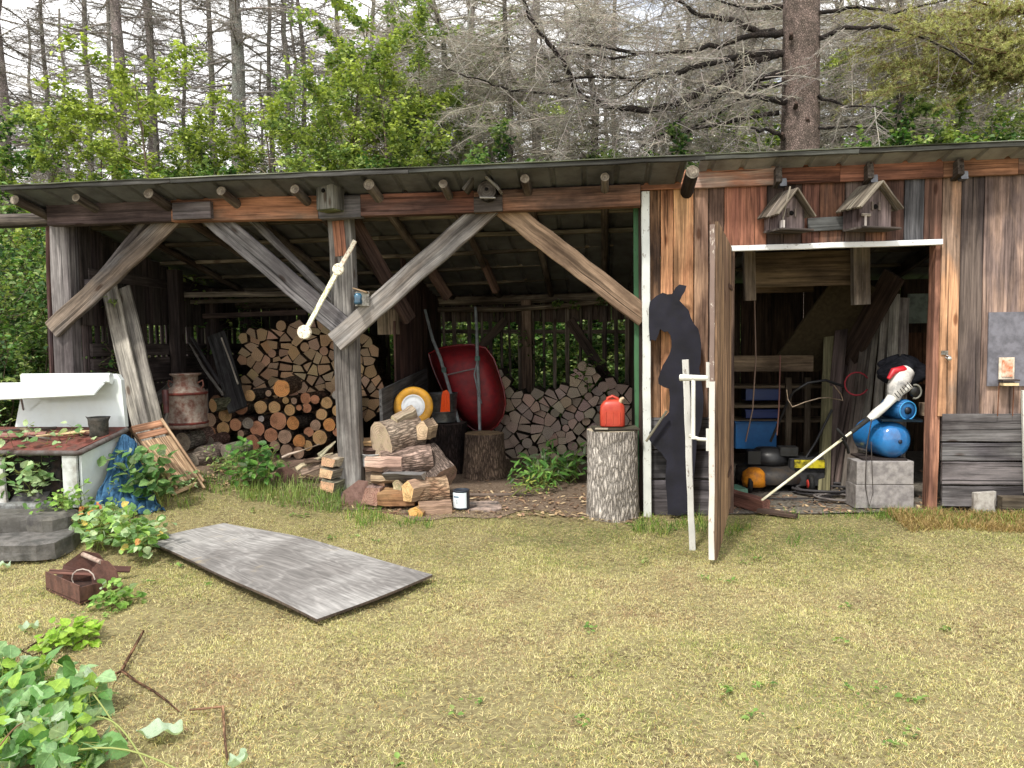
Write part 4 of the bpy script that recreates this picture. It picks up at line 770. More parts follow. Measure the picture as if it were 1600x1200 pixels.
# voronoi-packed splits
def clip(poly, a, b, c):
    o = []
    for i in range(len(poly)):
        p, q = poly[i], poly[(i+1) % len(poly)]; dp = a*p[0]+b*p[1]-c; dq = a*q[0]+b*q[1]-c
        if dp <= 0: o.append(p)
        if dp*dq < 0: t_ = dp/(dp-dq); o.append((p[0]+(q[0]-p[0])*t_, p[1]+(q[1]-p[1])*t_))
    return o
def wood_stack(region, y, cell, L, ends, label, group, gap=.006, cat='split log', seed=1, name='split_log', bark=(S(104, 84, 74), S(76, 64, 60)), skew=.42):
    """region: outline in photo pixels; pieces are packed end-on in the plane y"""
    rd = random.Random(seed); reg = [P(u, v, y) for u, v in region]; xs = [p.x for p in reg]; zs = [p.z for p in reg]
    def inside(x, z):
        c = False
        for i in range(len(reg)):
            p, q = reg[i], reg[i-1]
            if (p.z > z) != (q.z > z) and x < (q.x-p.x)*(z-p.z)/(q.z-p.z)+p.x: c = not c
        return c
    pts = []; row = 0; z = min(zs)-cell
    while z < max(zs)+cell:
        x = min(xs)-cell+(row % 2)*cell*.6
        while x < max(xs)+cell: pts.append((x+rd.uniform(-skew, skew)*cell*1.1, z+rd.uniform(-skew, skew)*cell*.6)); x += cell*1.2
        z += cell*.62; row += 1
    for (px_, pz_) in pts:
        if not inside(px_, pz_): continue
        poly = [(px_-cell, pz_-cell), (px_+cell, pz_-cell), (px_+cell, pz_+cell), (px_-cell, pz_+cell)]
        for (qx, qz) in pts:
            dx, dz = qx-px_, qz-pz_; dd = dx*dx+dz*dz
            if dd < 1e-9 or dd > 9*cell*cell: continue
            n_ = math.sqrt(dd); poly = clip(poly, dx/n_, dz/n_, (dx*(px_+qx)+dz*(pz_+qz))/2/n_-gap/2)
            if len(poly) < 3: break
        if len(poly) < 3: continue
        A = sum(poly[i-1][0]*poly[i][1]-poly[i][0]*poly[i-1][1] for i in range(len(poly)))/2
        if abs(A) < cell*cell*.12: continue
        # merge short edges so that pieces read as wedges, quarters and halves
        while len(poly) > 3:
            ls = [math.dist(poly[i-1], poly[i]) for i in range(len(poly))]; i = ls.index(min(ls))
            if ls[i] > cell*(.34 if len(poly) <= 5 else .5): break
            q = poly[i-1]; p = poly[i]; poly[i] = ((p[0]+q[0])/2, (p[1]+q[1])/2); poly.pop(i-1)
        rounded = rd.random() < .5; cx = sum(p[0] for p in poly)/len(poly); cz = sum(p[1] for p in poly)/len(poly)
        if rd.random() < .08:
            rr = math.sqrt(abs(A)/math.pi)*.93; poly = [(cx+rr*math.cos(t_*math.pi/6), cz+rr*math.sin(t_*math.pi/6)) for t_ in range(12)]
        else:
            out_ = []; rj = rd.randrange(len(poly))      # bow one edge outward: the bark side; break corners
            for i in range(len(poly)):
                p, q = poly[i], poly[(i+1) % len(poly)]; out_.append((p[0]+(cx-p[0])*.02, p[1]+(cz-p[1])*.02))
                for t_ in (.33, .66):
                    mx_, mz_ = lerp(p[0], q[0], t_), lerp(p[1], q[1], t_); k_ = .12 if (i == rj and rounded) else rd.uniform(-.03, .03); out_.append((mx_+(mx_-cx)*k_, mz_+(mz_-cz)*k_))
            poly = out_
        yf_ = y+rd.uniform(-.05, .05); m = MB(); gk = rd.random()*.5; e1 = jit(tuple(lerp(q_, .36, gk*.6) for q_ in ends[0]), .28, rd); e2 = jit(tuple(lerp(q_, .2, gk) for q_ in ends[1]), .28, rd); n_ = len(poly)
        fr = [(x-px_, 0, z-pz_) for x, z in poly]; bk = [(a*.97, L, b*.97) for a, _, b in fr]
        ox, oz = rd.uniform(-.06, .06), rd.uniform(-.06, .06)
        m.add(fr+bk, [(i, i+n_, (i+1) % n_+n_, (i+1) % n_) for i in range(n_)], jit(bark[0], .2, rd), jit(bark[1], .2, rd), [(a, b2, yy_) for a, yy_, b2 in fr+bk], 0)
        m.add(fr, [tuple(range(n_))], e1, e2, [(a+ox, b2+oz, 0) for a, _, b2 in fr], 1); m.g[-n_:] = [(a+ox, b2+oz, rd.uniform(0, 40)) for a, _, b2 in fr]
        ob = m.build(name, ['log_bark', 'end_grain'], None, at=(0, 0, 0)); ob.location = (px_, yf_, pz_); ob.rotation_euler = (rd.uniform(-.03, .03), 0, rd.uniform(-.05, .05)); tag(ob, label, cat, group)
wood_stack([(370, 640), (380, 585), (376, 545), (392, 512), (440, 500), (480, 496), (530, 500), (590, 540), (598, 640), (590, 655), (420, 655)], 1.9, .128, .4, (S(222, 184, 142), S(190, 148, 112)), 'split firewood piece stacked end-on behind the round logs in the left bay', 'split firewood stacked in the left bay', seed=5)
wood_stack([(730, 725), (745, 600), (790, 575), (800, 610), (845, 606), (876, 610), (890, 572), (915, 566), (945, 588), (985, 606), (1000, 640), (1000, 725)], 2.45, .127, .4, (S(220, 196, 176), S(188, 164, 146)), 'split firewood piece stacked end-on at the back of the right bay', 'split firewood stacked in the right bay', seed=9, bark=(S(110, 98, 90), S(84, 74, 70)))
# ---------------------------------------------------------------- slatted chair
def chair():
    r = thing('folding_chair', 'tan wooden folding chair with a slatted seat lying tipped against the planks', 'chair', G(290, 770))
    A, B, C_, D = P(203, 668, -.45), P(250, 658, -.3), P(310, 748, -.35), P(275, 760, -.62)
    n_ = (B-A).cross(D-A).normalized(); n_ = n_ if n_.y < 0 else -n_
    TN = S(206, 166, 128); T2 = S(176, 132, 98)
    for (t0, t1) in ((0.0, .1), (.13, .22)):
        m = MB(); m.beam(A.lerp(D, (t0+t1)/2)+n_*.012, B.lerp(C_, (t0+t1)/2)+n_*.012, (t1-t0)*(D-A).length, .016, (D-A), S(196, 124, 84), S(170, 108, 76)); m.build('back_slat', 'fresh_wood', r)
    m = MB(); k = 13
    for i in range(k):
        f = (i+.5)/k; m.beam(A.lerp(B, f).lerp(D.lerp(C_, f), .25), A.lerp(B, f).lerp(D.lerp(C_, f), .97), (B-A).length/k*.78, .014, (B-A), jit(TN, .07), T2, n=2, ch=.002)
    m.build('seat', 'fresh_wood', r)
    for p, q in ((A-n_*.015, D-n_*.015+(D-A)*.02), (B-n_*.015, C_-n_*.015+(C_-B)*.15), (P(252, 655, -.32), P(318, 752, -.45))):
        m = MB(); m.beam(p, q, .032, .02, n_, TN, T2); m.build('frame_rail', 'fresh_wood', r)
    m = MB(); m.beam(P(268, 772, -.62), P(307, 756, -.42), .03, .02, (0, 0, 1), TN, T2); m.build('cross_bar', 'fresh_wood', r)
chair()
# ---------------------------------------------------------------- blue tarp
def tarp():
    top = P(192, 684, -.68); b0 = [(140, 790), (155, 772), (168, 778), (185, 790), (200, 800), (215, 803), (232, 806), (248, 808), (262, 812)]
    n_ = len(b0)-1; base = [V((P(u, v, lerp(-1.2, -.8, i/n_)).x, lerp(-1.2, -.8, i/n_), gzf(P(u, v, -1).x, -.95)+.02)) for i, (u, v) in enumerate(b0)]; tops = [P(u, v, -.7) for u, v in ((184, 692), (188, 684), (192, 680), (196, 678), (200, 679), (204, 682), (208, 686), (211, 690), (214, 696))]
    def fn(u, v):
        i = min(int(u*n_), n_-1); f = u*n_-i; a = tops[i].lerp(tops[i+1], f); b = base[i].lerp(base[i+1], f); s = v**1.35
        p = V((lerp(a.x, b.x, s), lerp(a.y, b.y, v**1.1), lerp(a.z, b.z, v**.92)))
        fo = math.sin(u*34+math.sin(v*5)*1.2)*.025*(.3+v)+math.sin(u*71+v*9)*.008; p.y -= abs(fo)*1.6; p.x += fo*.4+.01*math.sin(v*17+u*9); p.z += .012*math.sin(u*23+v*31)*v
        return p
    m = MB(); m.grid(fn, 90, 44, S(62, 100, 132), S(44, 74, 104)); o = one(m, 'tarp', 'cloth', 'crumpled blue tarp draped down from the right side of the stove', 'tarp', at=base[4])
    so_ = o.modifiers.new('t', 'SOLIDIFY'); so_.thickness = .003
tarp()
# ---------------------------------------------------------------- stones under the stove
def slab(u, v, wx, wy, h, label, c=S(110, 108, 104), rz=0., name='stone_slab', cat='stone', group='flat stones in front of the stove', z=None):
    p = G(u, v) if z is None else V((*G(u, v).xy, z)); m = MB(); rd = random.Random(int(u*7+v)); n_ = 11
    out_ = [(wx/2*math.copysign(abs(math.cos(t_))**.5, math.cos(t_))*rd.uniform(.88, 1.05), wy/2*math.copysign(abs(math.sin(t_))**.5, math.sin(t_))*rd.uniform(.85, 1.05)) for t_ in [2*math.pi*i/n_ for i in range(n_)]]
    rings = []
    for zz, k in ((-.02, 1.0), (h*.35, 1.02), (h*.85, 1.0), (h, .93)):
        for (x, y_) in out_: rings.append(p+Matrix.Rotation(rz, 3, 'Z') @ V((x*k+rd.uniform(-.008, .008), y_*k+rd.uniform(-.008, .008), zz+rd.uniform(-.006, .006))))
    fs = [(j*n_+i, j*n_+(i+1) % n_, (j+1)*n_+(i+1) % n_, (j+1)*n_+i) for j in range(3) for i in range(n_)]+[tuple(3*n_+i for i in range(n_))]
    m.add(rings, fs, jit(c, .1, rd), jit(S(78, 76, 74), .1, rd)); return one(m, name, 'stone', label, cat, group)
slab(40, 858, .7, .45, .1, 'long dark stone slab lowest in front of the stove', rz=.1); slab(18, 832, .55, .4, .15, 'grey flat stone resting over the left end of the long slab', rz=.2); slab(72, 832, .42, .3, .15, 'cracked flat stone beside the raspberry stems', rz=-.2); slab(48, 806, .5, .25, .12, 'narrow pale stone directly under the stove', c=S(140, 140, 140))
slab(-60, 850, .6, .5, .12, 'grey stone at the far left edge of the slabs')
# ---------------------------------------------------------------- plywood sheet
def plywood():
    q = [G(228, 848, .015), G(350, 819, .02), G(676, 903, .02), G(495, 973, .015)]
    m = MB(); n1, n2 = 16, 8; L = (q[3]-q[0]).length; W_ = (q[1]-q[0]).length
    def pt(a, b): p = q[0].lerp(q[1], b).lerp(q[3].lerp(q[2], b), a); return p+V((0, 0, .02*math.sin(a*3.0)*(.5+b)+.006*math.sin(a*9+b*4)))
    for top in (1, 0):
        vs = [pt(i/n1, j/n2)+V((0, 0, .014*top)) for j in range(n2+1) for i in range(n1+1)]; g = [(W_*j/n2, 0, L*i/n1) for j in range(n2+1) for i in range(n1+1)]
        fs = [(j*(n1+1)+i, j*(n1+1)+i+1, (j+1)*(n1+1)+i+1, (j+1)*(n1+1)+i) for j in range(n2) for i in range(n1)]
        if not top: fs = [f[::-1] for f in fs]
        m.add(vs, fs, S(152, 150, 148), S(118, 115, 113), g, 0, True)
    ed = [(i, 0) for i in range(n1)]+[(n1, j) for j in range(n2)]+[(i, n2) for i in range(n1, 0, -1)]+[(0, j) for j in range(n2, 0, -1)]
    lo = [pt(i/n1, j/n2) for i, j in ed]; k = len(lo); m.add(lo+[p+V((0, 0, .014)) for p in lo], [(i, (i+1) % k, (i+1) % k+k, i+k) for i in range(k)], S(96, 84, 74), S(70, 60, 54))
    one(m, 'plywood_sheet', 'plywood', 'large weathered grey plywood sheet lying flat on the lawn', 'plywood')
plywood()
# ---------------------------------------------------------------- rusty fire basket
def basket():
    C0 = G(130, 925); r = thing('rusty_basket', 'rusty iron log basket with a bar handle lying on the grass near the plywood', 'basket', C0)
    a, b, c, d = G(72, 922), G(125, 945), G(182, 922), G(95, 895); up = V((0, 0, .1)); RC, R2 = S(110, 80, 70), S(84, 62, 56)
    m = MB(); m.plate([a, b, b+up*1.05, a+up*1.1], .008, (0, 1, 0), RC, R2); m.build('front_side', 'rusty', r)
    m = MB(); e = V((.05, .3, 0)); m.plate([c-V((.14, .02, 0)), c, c+V((.01, 0, .08)), c+V((-.0, 0, .12)), c+V((-.05, 0, .17)), c+V((-.1, 0, .175)), c+V((-.15, 0, .12))], .008, (.2, 1, 0), RC, R2); m.build('end_plate', 'rusty', r)
    m = MB(); q = a+V((.05, .12, 0)); m.plate([q+V((-.05, 0, 0)), q+V((.2, .05, 0)), q+V((.22, .05, .1)), q+V((.16, .05, .17)), q+V((.08, .03, .19)), q+V((-.02, .01, .12))], .008, (0, 1, 0), S(90, 62, 54), R2); m.build('end_plate', 'rusty', r)
    m = MB(); m.plate([b, c, c+up*.7, b+up*.95], .008, (-.4, 1, 0), RC, R2); m.build('back_side', 'rusty', r)
    m = MB(); m.plate([a+V((0, 0, .01)), b+V((0, 0, .01)), c+V((0, 0, .01)), d+V((0, 0, .01))], .006, (0, 0, 1), S(70, 50, 44), S(50, 40, 36)); m.build('bottom', 'rusty', r)
    m = MB(); m.tube([q+V((.08, .03, .17)), c+V((-.09, 0, .165))], .014, S(176, 158, 146), S(140, 116, 104), seg=8); m.build('handle', 'rusty', r)
    m = MB(); h = c+V((-.16, -.04, .03)); m.tube([h+V((.12*math.cos(t_)*.6, -.02, .05+.06*math.sin(t_))) for t_ in np.linspace(0, 4.2, 9)], .004, S(180, 168, 158), seg=5); m.build('wire_ring', 'rusty', r)
    for (p, q2, w_, cc, lb) in ((P(78, 916, a.y+.05), P(170, 905, c.y+.12), .03, S(150, 90, 80), 'reddish lath laid lengthwise across the rusty basket'), (P(100, 922, a.y+.12), P(204, 897, c.y+.22), .045, S(110, 66, 58), 'dark red wooden slat sticking out beyond the rusty basket')):
        p.z = max(p.z, .1); q2.z = max(q2.z, .05); m = MB(); m.beam(p, q2, w_, .014, (0, .6, .4), cc, jit(cc, .25)); one(m, 'slat', 'old_wood', lb, 'slat', 'slats in the rusty basket')
basket()
# ---------------------------------------------------------------- chopping pile in front of the middle post
def chunk(u, v, y, wx, wz, L, yaw, label, kind='split', c1=S(176, 150, 128), c2=S(140, 116, 100), e1=S(214, 176, 140), roll=0, pitch=0, n_=6, name='wood_chunk'):
    """short thick piece centred at the pixel; axis horizontal, turned by yaw"""
    c = P(u, v, y); rd = random.Random(int(u*31+v)); m = MB(); m.endcol = e1; m.endcol2 = jit(e1, .25, rd)
    D = V((math.cos(yaw)*math.cos(pitch), math.sin(yaw)*math.cos(pitch), math.sin(pitch))); a = V((-math.sin(yaw), math.cos(yaw), 0)); b = D.cross(a)
    k = 12 if kind == 'round' else n_; pr = []
    for i in range(k):
        t_ = 2*math.pi*(i+.3)/k+roll; rr = rd.uniform(.92, 1.06) if kind == 'round' else rd.uniform(.78, 1.12); pr.append((math.cos(t_)*rr, math.sin(t_)*rr))
    vs = []; g = []; nl = 5
    for j in range(nl+1):
        s = -L/2+L*j/nl; kk = rd.uniform(.95, 1.04)
        for (x, z) in pr: vs.append(c+D*s+a*(x*wx/2*kk+rd.uniform(-.006, .006))+b*(z*wz/2*kk+rd.uniform(-.006, .006))); g.append((x*wx/2, z*wz/2, s))
    fs = [(j*k+i, j*k+(i+1) % k, (j+1)*k+(i+1) % k, (j+1)*k+i) for j in range(nl) for i in range(k)]
    m.add(vs, fs, jit(c1, .1, rd), jit(c2, .1, rd), g, 0, kind == 'round')
    for s, idx in ((0, list(range(k))[::-1]), (nl, list(range(k)))):
        ring = [vs[s*k+i] for i in idx]; z0 = rd.uniform(0, 30); m.add(ring, [tuple(range(k))], jit(e1, .1, rd), jit(e1, .3, rd), None, 1); m.g[-k:] = [(pr[i][0]*wx/2, pr[i][1]*wz/2, z0) for i in idx]
    ob = one(m, name, ['bark' if kind == 'round' else 'split_wood', 'end_grain'], label, 'log chunk', 'chopped wood heap beside the middle post'); return ob
BK1, BK2 = S(196, 176, 158), S(150, 132, 118); SP1, SP2 = S(206, 172, 138), S(166, 130, 102)
chunk(622, 683, .12, .36, .36, .34, .8, 'biggest bark covered log round on top of the chopped heap', 'round', BK1, BK2, S(206, 184, 160), pitch=.15)
chunk(636, 722, .0, .3, .26, .42, .3, 'thick split trunk with rugged bark under the biggest round', 'round', S(190, 166, 150), S(140, 118, 106), S(206, 176, 146), pitch=.1)
chunk(675, 735, .1, .3, .36, .3, -.6, 'broad grey stump piece sloping down at the right of the heap', 'round', S(160, 142, 130), S(116, 100, 92), S(150, 128, 112), pitch=-.6)
chunk(600, 724, -.16, .12, .13, .3, .1, 'pinkish split block with a sawn face jutting left over the heap', 'split', S(206, 166, 150), S(176, 134, 122), S(216, 190, 172))
chunk(585, 772, -.16, .2, .22, .14, 1.4, 'square dark red bark block standing by the post foot', 'split', S(150, 116, 106), S(120, 92, 86), S(160, 124, 110), n_=4, roll=.5)
chunk(620, 776, -.2, .2, .15, .3, .12, 'split block with a bright orange flat side low in the heap', 'split', S(206, 148, 92), S(186, 120, 70), S(216, 170, 116), n_=4, roll=.5)
chunk(652, 764, -.24, .16, .2, .2, .9, 'knotty tan wedge standing in the middle of the heap', 'split', SP1, SP2, S(222, 180, 130), n_=5)
chunk(676, 768, -.14, .24, .24, .24, .4, 'upright round block with deeply ribbed bark at the heap front', 'round', S(206, 178, 146), S(160, 130, 104), S(190, 162, 134))
chunk(680, 795, -.34, .14, .14, .26, .3, 'lowest brown block with orange end lying in the grass', 'split', S(150, 112, 92), S(116, 84, 70), S(216, 156, 88), n_=4, roll=.4)
chunk(656, 800, -.36, .14, .15, .14, 1.3, 'yellow ended stub half sunk in grass before the heap', 'split', S(206, 160, 100), S(170, 124, 78), S(222, 170, 100), n_=5)
chunk(632, 742, -.2, .16, .09, .34, -.1, 'grey pointed slab wedge lying across the heap', 'split', S(160, 158, 160), S(130, 126, 126), S(190, 180, 170), n_=3)
chunk(600, 747, -.12, .14, .1, .2, .1, 'small tan split piece tucked below the pinkish block', 'split', SP1, SP2)
chunk(604, 757, -.05, .1, .12, .16, 1.2, 'dark hollow little block behind the orange sided one', 'split', S(130, 100, 80), S(96, 74, 62))
chunk(624, 758, -.14, .09, .11, .1, 1.5, 'tiny pale cut end stuck in the centre of the heap', 'split', S(206, 184, 150), S(170, 146, 118), S(226, 206, 170), n_=5)
chunk(595, 690, .2, .18, .07, .34, .08, 'orange barked split lying flat beside the big round', 'split', S(196, 148, 96), S(150, 106, 74), n_=5)
chunk(592, 703, .18, .2, .08, .34, -.06, 'dark red split stacked under the orange barked one', 'split', S(140, 104, 92), S(104, 76, 68), n_=5)
chunk(590, 716, .16, .2, .05, .3, .04, 'thin yellowish split low against the middle post', 'split', S(196, 164, 116), S(150, 120, 90), n_=4)
chunk(668, 670, .12, .13, .2, .18, 1.3, 'upright tan chip block under the yellow wheel', 'split', S(180, 150, 120), S(140, 112, 92), S(206, 180, 150), n_=5)
chunk(632, 650, .1, .12, .14, .2, .7, 'rough splintered chunk lying highest on the heap against the yellow wheel', 'split', S(206, 184, 156), S(150, 124, 104), S(206, 184, 156), n_=5, pitch=.4)
chunk(524, 720, .0, .18, .1, .2, 1.3, 'brick like pale block left of the middle post', 'split', S(196, 176, 152), S(150, 130, 112), n_=4, roll=.5)
chunk(520, 738, -.02, .2, .12, .2, 1.3, 'coarse grey block under the pale one left of the post', 'split', S(150, 138, 124), S(116, 104, 94), n_=4, roll=.5)
chunk(520, 757, -.05, .2, .12, .2, 1.4, 'mossy grey block lowest left of the middle post', 'split', S(130, 126, 104), S(104, 96, 84), n_=4, roll=.5)
chunk(608, 806, -.34, .1, .08, .36, -.15, 'dark red rotten slab in the grass before the heap', 'split', S(110, 66, 56), S(80, 56, 50), n_=4)
# long splinters of bark and kindling left of the post
for i, (a, b, w_, cc) in enumerate((((462, 732), (520, 708), .05, S(206, 184, 150)), ((470, 738), (530, 722), .06, S(176, 150, 122)), ((440, 714), (500, 694), .02, S(190, 164, 140)), ((498, 712), (524, 690), .05, S(226, 206, 176)), ((452, 726), (500, 716), .07, S(110, 80, 70)), ((476, 722), (512, 718), .05, S(140, 112, 92)), ((420, 735), (462, 724), .05, S(120, 92, 78)), ((500, 730), (535, 714), .04, S(150, 128, 108)))):
    lb = ['long pale kindling strip slanting towards the middle post', 'broad tan bark strip under the pale kindling', 'thin peeled stick laid across the front logs', 'short bright splinter pointing up beside the post', 'dark bark slab lying on the kindling', 'brown bark piece among the kindling', 'curled bark piece by the rusty plate', 'grey splinter nearest the middle post'][i]
    A = P(*a, .25); B = P(*b, .45); m = MB(); m.beam(A, B, w_, .016, (0, .7, .7), cc, jit(cc, .3), n=6, jt=.006, w1=w_*.3); one(m, 'kindling', 'split_wood', lb, 'kindling', 'kindling left of the middle post')
# twigs, needles and a few leaves scattered on the plywood are one uncountable litter
def rusty_plate(name, pts, y, label, c=S(122, 96, 88), tilt=.3, y2=None):
    b = max(p[1] for p in pts); m = MB(); m.plate([P(u, v, y+(b-v)*.0012) for u, v in pts], .006, (0, 1, 0), c, S(96, 72, 64)); return one(m, name, 'rusty', label, 'metal plate', 'rusty plates')
rusty_plate('metal_plate', [(519, 808), (568, 808), (575, 752), (560, 750), (536, 768), (530, 786), (522, 790)], -.24, 'rusty iron plate leaning against the foot of the middle post')
rusty_plate('metal_plate', [(424, 768), (462, 772), (466, 740), (448, 728), (432, 734)], .15, 'small rusty iron plate standing in weeds before the log pile', S(96, 74, 66))
# white pails behind the post
def pail(u, v, y, wpx, hpx, label, c, c2=None, lidc=None, mat='plastic'):
    p = P(u, v, y); s = px_at(p); r = thing('pail', label, 'pail', p); w_ = wpx*s/2; h = hpx*s; m = MB(); m.lathe(p, [(0, 0), (w_*.88, 0), (w_*.9, .01), (w_, h*.96), (w_*1.04, h*.97), (w_*1.04, h), (w_*.95, h), (w_*.86, .02), (0, .012)], c, c2 or c, seg=26); m.build('body', mat, r)
    m = MB(); m.tube([p+V((math.cos(t_)*w_*1.05, -abs(math.sin(t_))*.02, h*.9-math.sin(t_)*h*.35)) for t_ in np.linspace(0, math.pi, 12)], .003, S(150, 150, 150), seg=5); m.build('bail', 'steel', r); return r
pail(582, 728, .12, 34, 20, 'white plastic pail half hidden behind the middle post and heap', S(222, 226, 230), S(190, 190, 190))
def paint_can():
    p = P(721, 782, -.2); p.z = gzf(p.x, p.y)+.014; s = px_at(p); w_ = 13*s; h = 29*s; r = thing('paint_can', 'small paint can with a white label standing on the flat stone', 'can', p)
    m = MB(); m.lathe(p, [(0, 0), (w_, 0), (w_*1.02, .004), (w_, .008), (w_, h-.008), (w_*1.03, h-.004), (w_, h), (w_*.85, h), (w_*.84, h-.006), (0, h-.006)], S(34, 46, 60), S(60, 60, 64), seg=30); m.build('body', 'plastic', r)
    m = MB(); n_ = 12; a0, a1 = -2.55, -1.0; rr = w_*1.004
    def strip(a0, a1, z0, z1, c, k=1.004, nm='label'):
        mm = MB(); mm.grid(lambda u, v: p+V((w_*k*math.cos(lerp(a0, a1, u)), w_*k*math.sin(lerp(a0, a1, u)), lerp(z0, z1, v))), 10, 2, c); mm.build(nm, 'plastic', r)
    strip(-2.75, -.75, .012, h-.016, S(222, 234, 242), 1.008); strip(-2.5, -1.7, h*.62, h*.72, S(110, 130, 150), 1.014, 'label_band'); strip(-1.98, -1.9, h*.3, h*.55, S(30, 34, 40), 1.014, 'label_mark')
paint_can()
slab(745, 792, .42, .3, .015, 'flat pinkish grey stone slab beside the chopped heap', c=S(170, 150, 140), group=None, cat='stone', rz=.2); 
# ---------------------------------------------------------------- stumps
def stump(u, v, y, wpx, hpx, label, c1, c2, e1, split=None, name='stump', tp=1.0, sp=0):
    p = P(u, v, y); s = px_at(p); w_ = wpx*s/2; zt_ = p.z+hpx*s; p.z = gzf(p.x, p.y)-.03; h = zt_-p.z; m = MB(); m.endcol = e1; m.endcol2 = jit(e1, .3); seg = 36; rd = random.Random(int(u))
    ph = [rd.uniform(0, 6) for _ in range(4)]; vs = []; g = []; nl = 12
    for j in range(nl+1):
        z = h*j/nl; fl = 1+.08*(1-j/nl)**3
        for k in range(seg):
            t_ = 2*math.pi*k/seg; rr = w_*fl*lerp(1, tp, j/nl)*(1+.04*math.sin(3*t_+ph[0])+.025*math.sin(7*t_+ph[1])+.012*math.sin(13*t_+ph[2]+z*3)+rd.uniform(-.008, .008)); vs.append(p+V((rr*math.cos(t_), rr*math.sin(t_), z))); g.append((rr*math.cos(t_), rr*math.sin(t_), z))
    fs = [(j*seg+k, j*seg+(k+1) % seg, (j+1)*seg+(k+1) % seg, (j+1)*seg+k) for j in range(nl) for k in range(seg)]; m.add(vs, fs, c1, c2, g, 0, True)
    ring = vs[-seg:]; m.add(ring+[p+V((0, 0, h+.004))], [(k, (k+1) % seg, seg) for k in range(seg)], e1, jit(e1, .3), [(q.x-p.x, q.y-p.y, 3.) for q in ring]+[(0, 0, 3.)], 1)
    ob = m.build(name, ['bark', 'end_grain']); return ob, p+V((0, 0, h)), w_
st1, T1, W1 = stump(957, 778, -.1, 78, 108, '', S(214, 206, 198), S(176, 168, 160), S(196, 180, 160)); tag(st1, 'tall thick pale barked stump standing beside the white corner trim', 'stump')
st2, T2_, W2 = stump(757, 738, 1.3, 66, 62, '', S(140, 120, 104), S(104, 88, 78), S(160, 136, 110), tp=.9); tag(st2, 'brown decayed stump carrying the upended wheelbarrow', 'stump')
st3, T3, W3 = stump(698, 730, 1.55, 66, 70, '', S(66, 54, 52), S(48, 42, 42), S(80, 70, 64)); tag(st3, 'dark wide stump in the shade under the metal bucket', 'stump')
m = MB(); _a1 = P(690, 738, .3); _b1 = P(830, 740, .45); _a1.z = gzf(_a1.x, .3)+.012; _b1.z = gzf(_b1.x, .45)+.012; m.beam(_a1, _b1, .02, .04, (0, 0, 1), S(140, 120, 108), S(104, 88, 80), n=8); one(m, 'floor_batten', 'old_wood', 'long thin batten lying on the bare earth below the stumps', 'batten')
m = MB(); q = T1+V((.02, -.02, .006)); m.box(q+V((0, 0, .006)), .36, .26, .014, S(96, 92, 74), S(70, 62, 54), rz=.1, along='x'); one(m, 'board', 'old_wood', 'small mossy board laid on the tall pale stump under the fuel can', 'board')
m = MB(); q2 = P(940, 660, -.25); q2.z = T1.z+.014; m.box(q2+V((0, 0, .01)), .1, .04, .014, S(206, 196, 176), S(170, 150, 130), rz=-.1, along='x', jt=.003); one(m, 'wood_chip', 'split_wood', 'pale flat wood chip on the tall stump beside the fuel can', 'wood chip')
def fuel_can():
    p = P(957, 658, -.1); p.z = T1.z+.026; s = px_at(p); w_ = 39*s; h = 44*s; r = thing('fuel_can', 'red plastic fuel can standing on the tall pale stump', 'fuel can', p); RD = S(186, 72, 52)
    m = MB(); n_ = 14; prof = []; H_ = [(0, .94), (.01, 1.), (h*.55, 1.), (h*.72, .95), (h*.86, .74), (h*.93, .52), (h*.95, .2)]; vs = []; seg = 24
    for z, k in H_:
        for i in range(seg):
            t_ = 2*math.pi*i/seg; c_, s_ = math.cos(t_), math.sin(t_); vs.append(p+V((math.copysign(abs(c_)**.4, c_)*w_/2*k, math.copysign(abs(s_)**.5, s_)*w_*.32*(1 if k > .8 else k*1.1), z)))
    fs = [(j*seg+i, j*seg+(i+1) % seg, (j+1)*seg+(i+1) % seg, (j+1)*seg+i) for j in range(len(H_)-1) for i in range(seg)]+[tuple(range(seg))[::-1], tuple((len(H_)-1)*seg+i for i in range(seg))]
    m.add(vs, fs, RD, S(170, 52, 38), smooth=True); m.build('body', 'plastic', r)
    m = MB(); m.tube([p+V((-w_*.22, 0, h*.86)), p+V((-w_*.18, 0, h*.99)), p+V((0, 0, h*1.06)), p+V((w_*.2, 0, h*.98)), p+V((w_*.36, 0, h*.74))], .013, RD, S(170, 52, 38), seg=8); m.build('handle', 'plastic', r)
    m = MB(); q = p+V((w_*.3, -.03, h*.84)); m.tube([q, q+V((.012, -.01, .03)), q+V((.03, -.015, .04))], [.018, .016, .008], S(200, 180, 150), S(150, 130, 110), seg=10); m.build('spout', 'plastic', r)
    for dx in (-.28, 0, .28):
        m = MB(); m.beam(p+V((w_*dx, -w_*.325, h*.08)), p+V((w_*dx, -w_*.325, h*.52)), .012, .006, (1, 0, 0), RD, n=1); m.build('rib', 'plastic', r)
fuel_can()
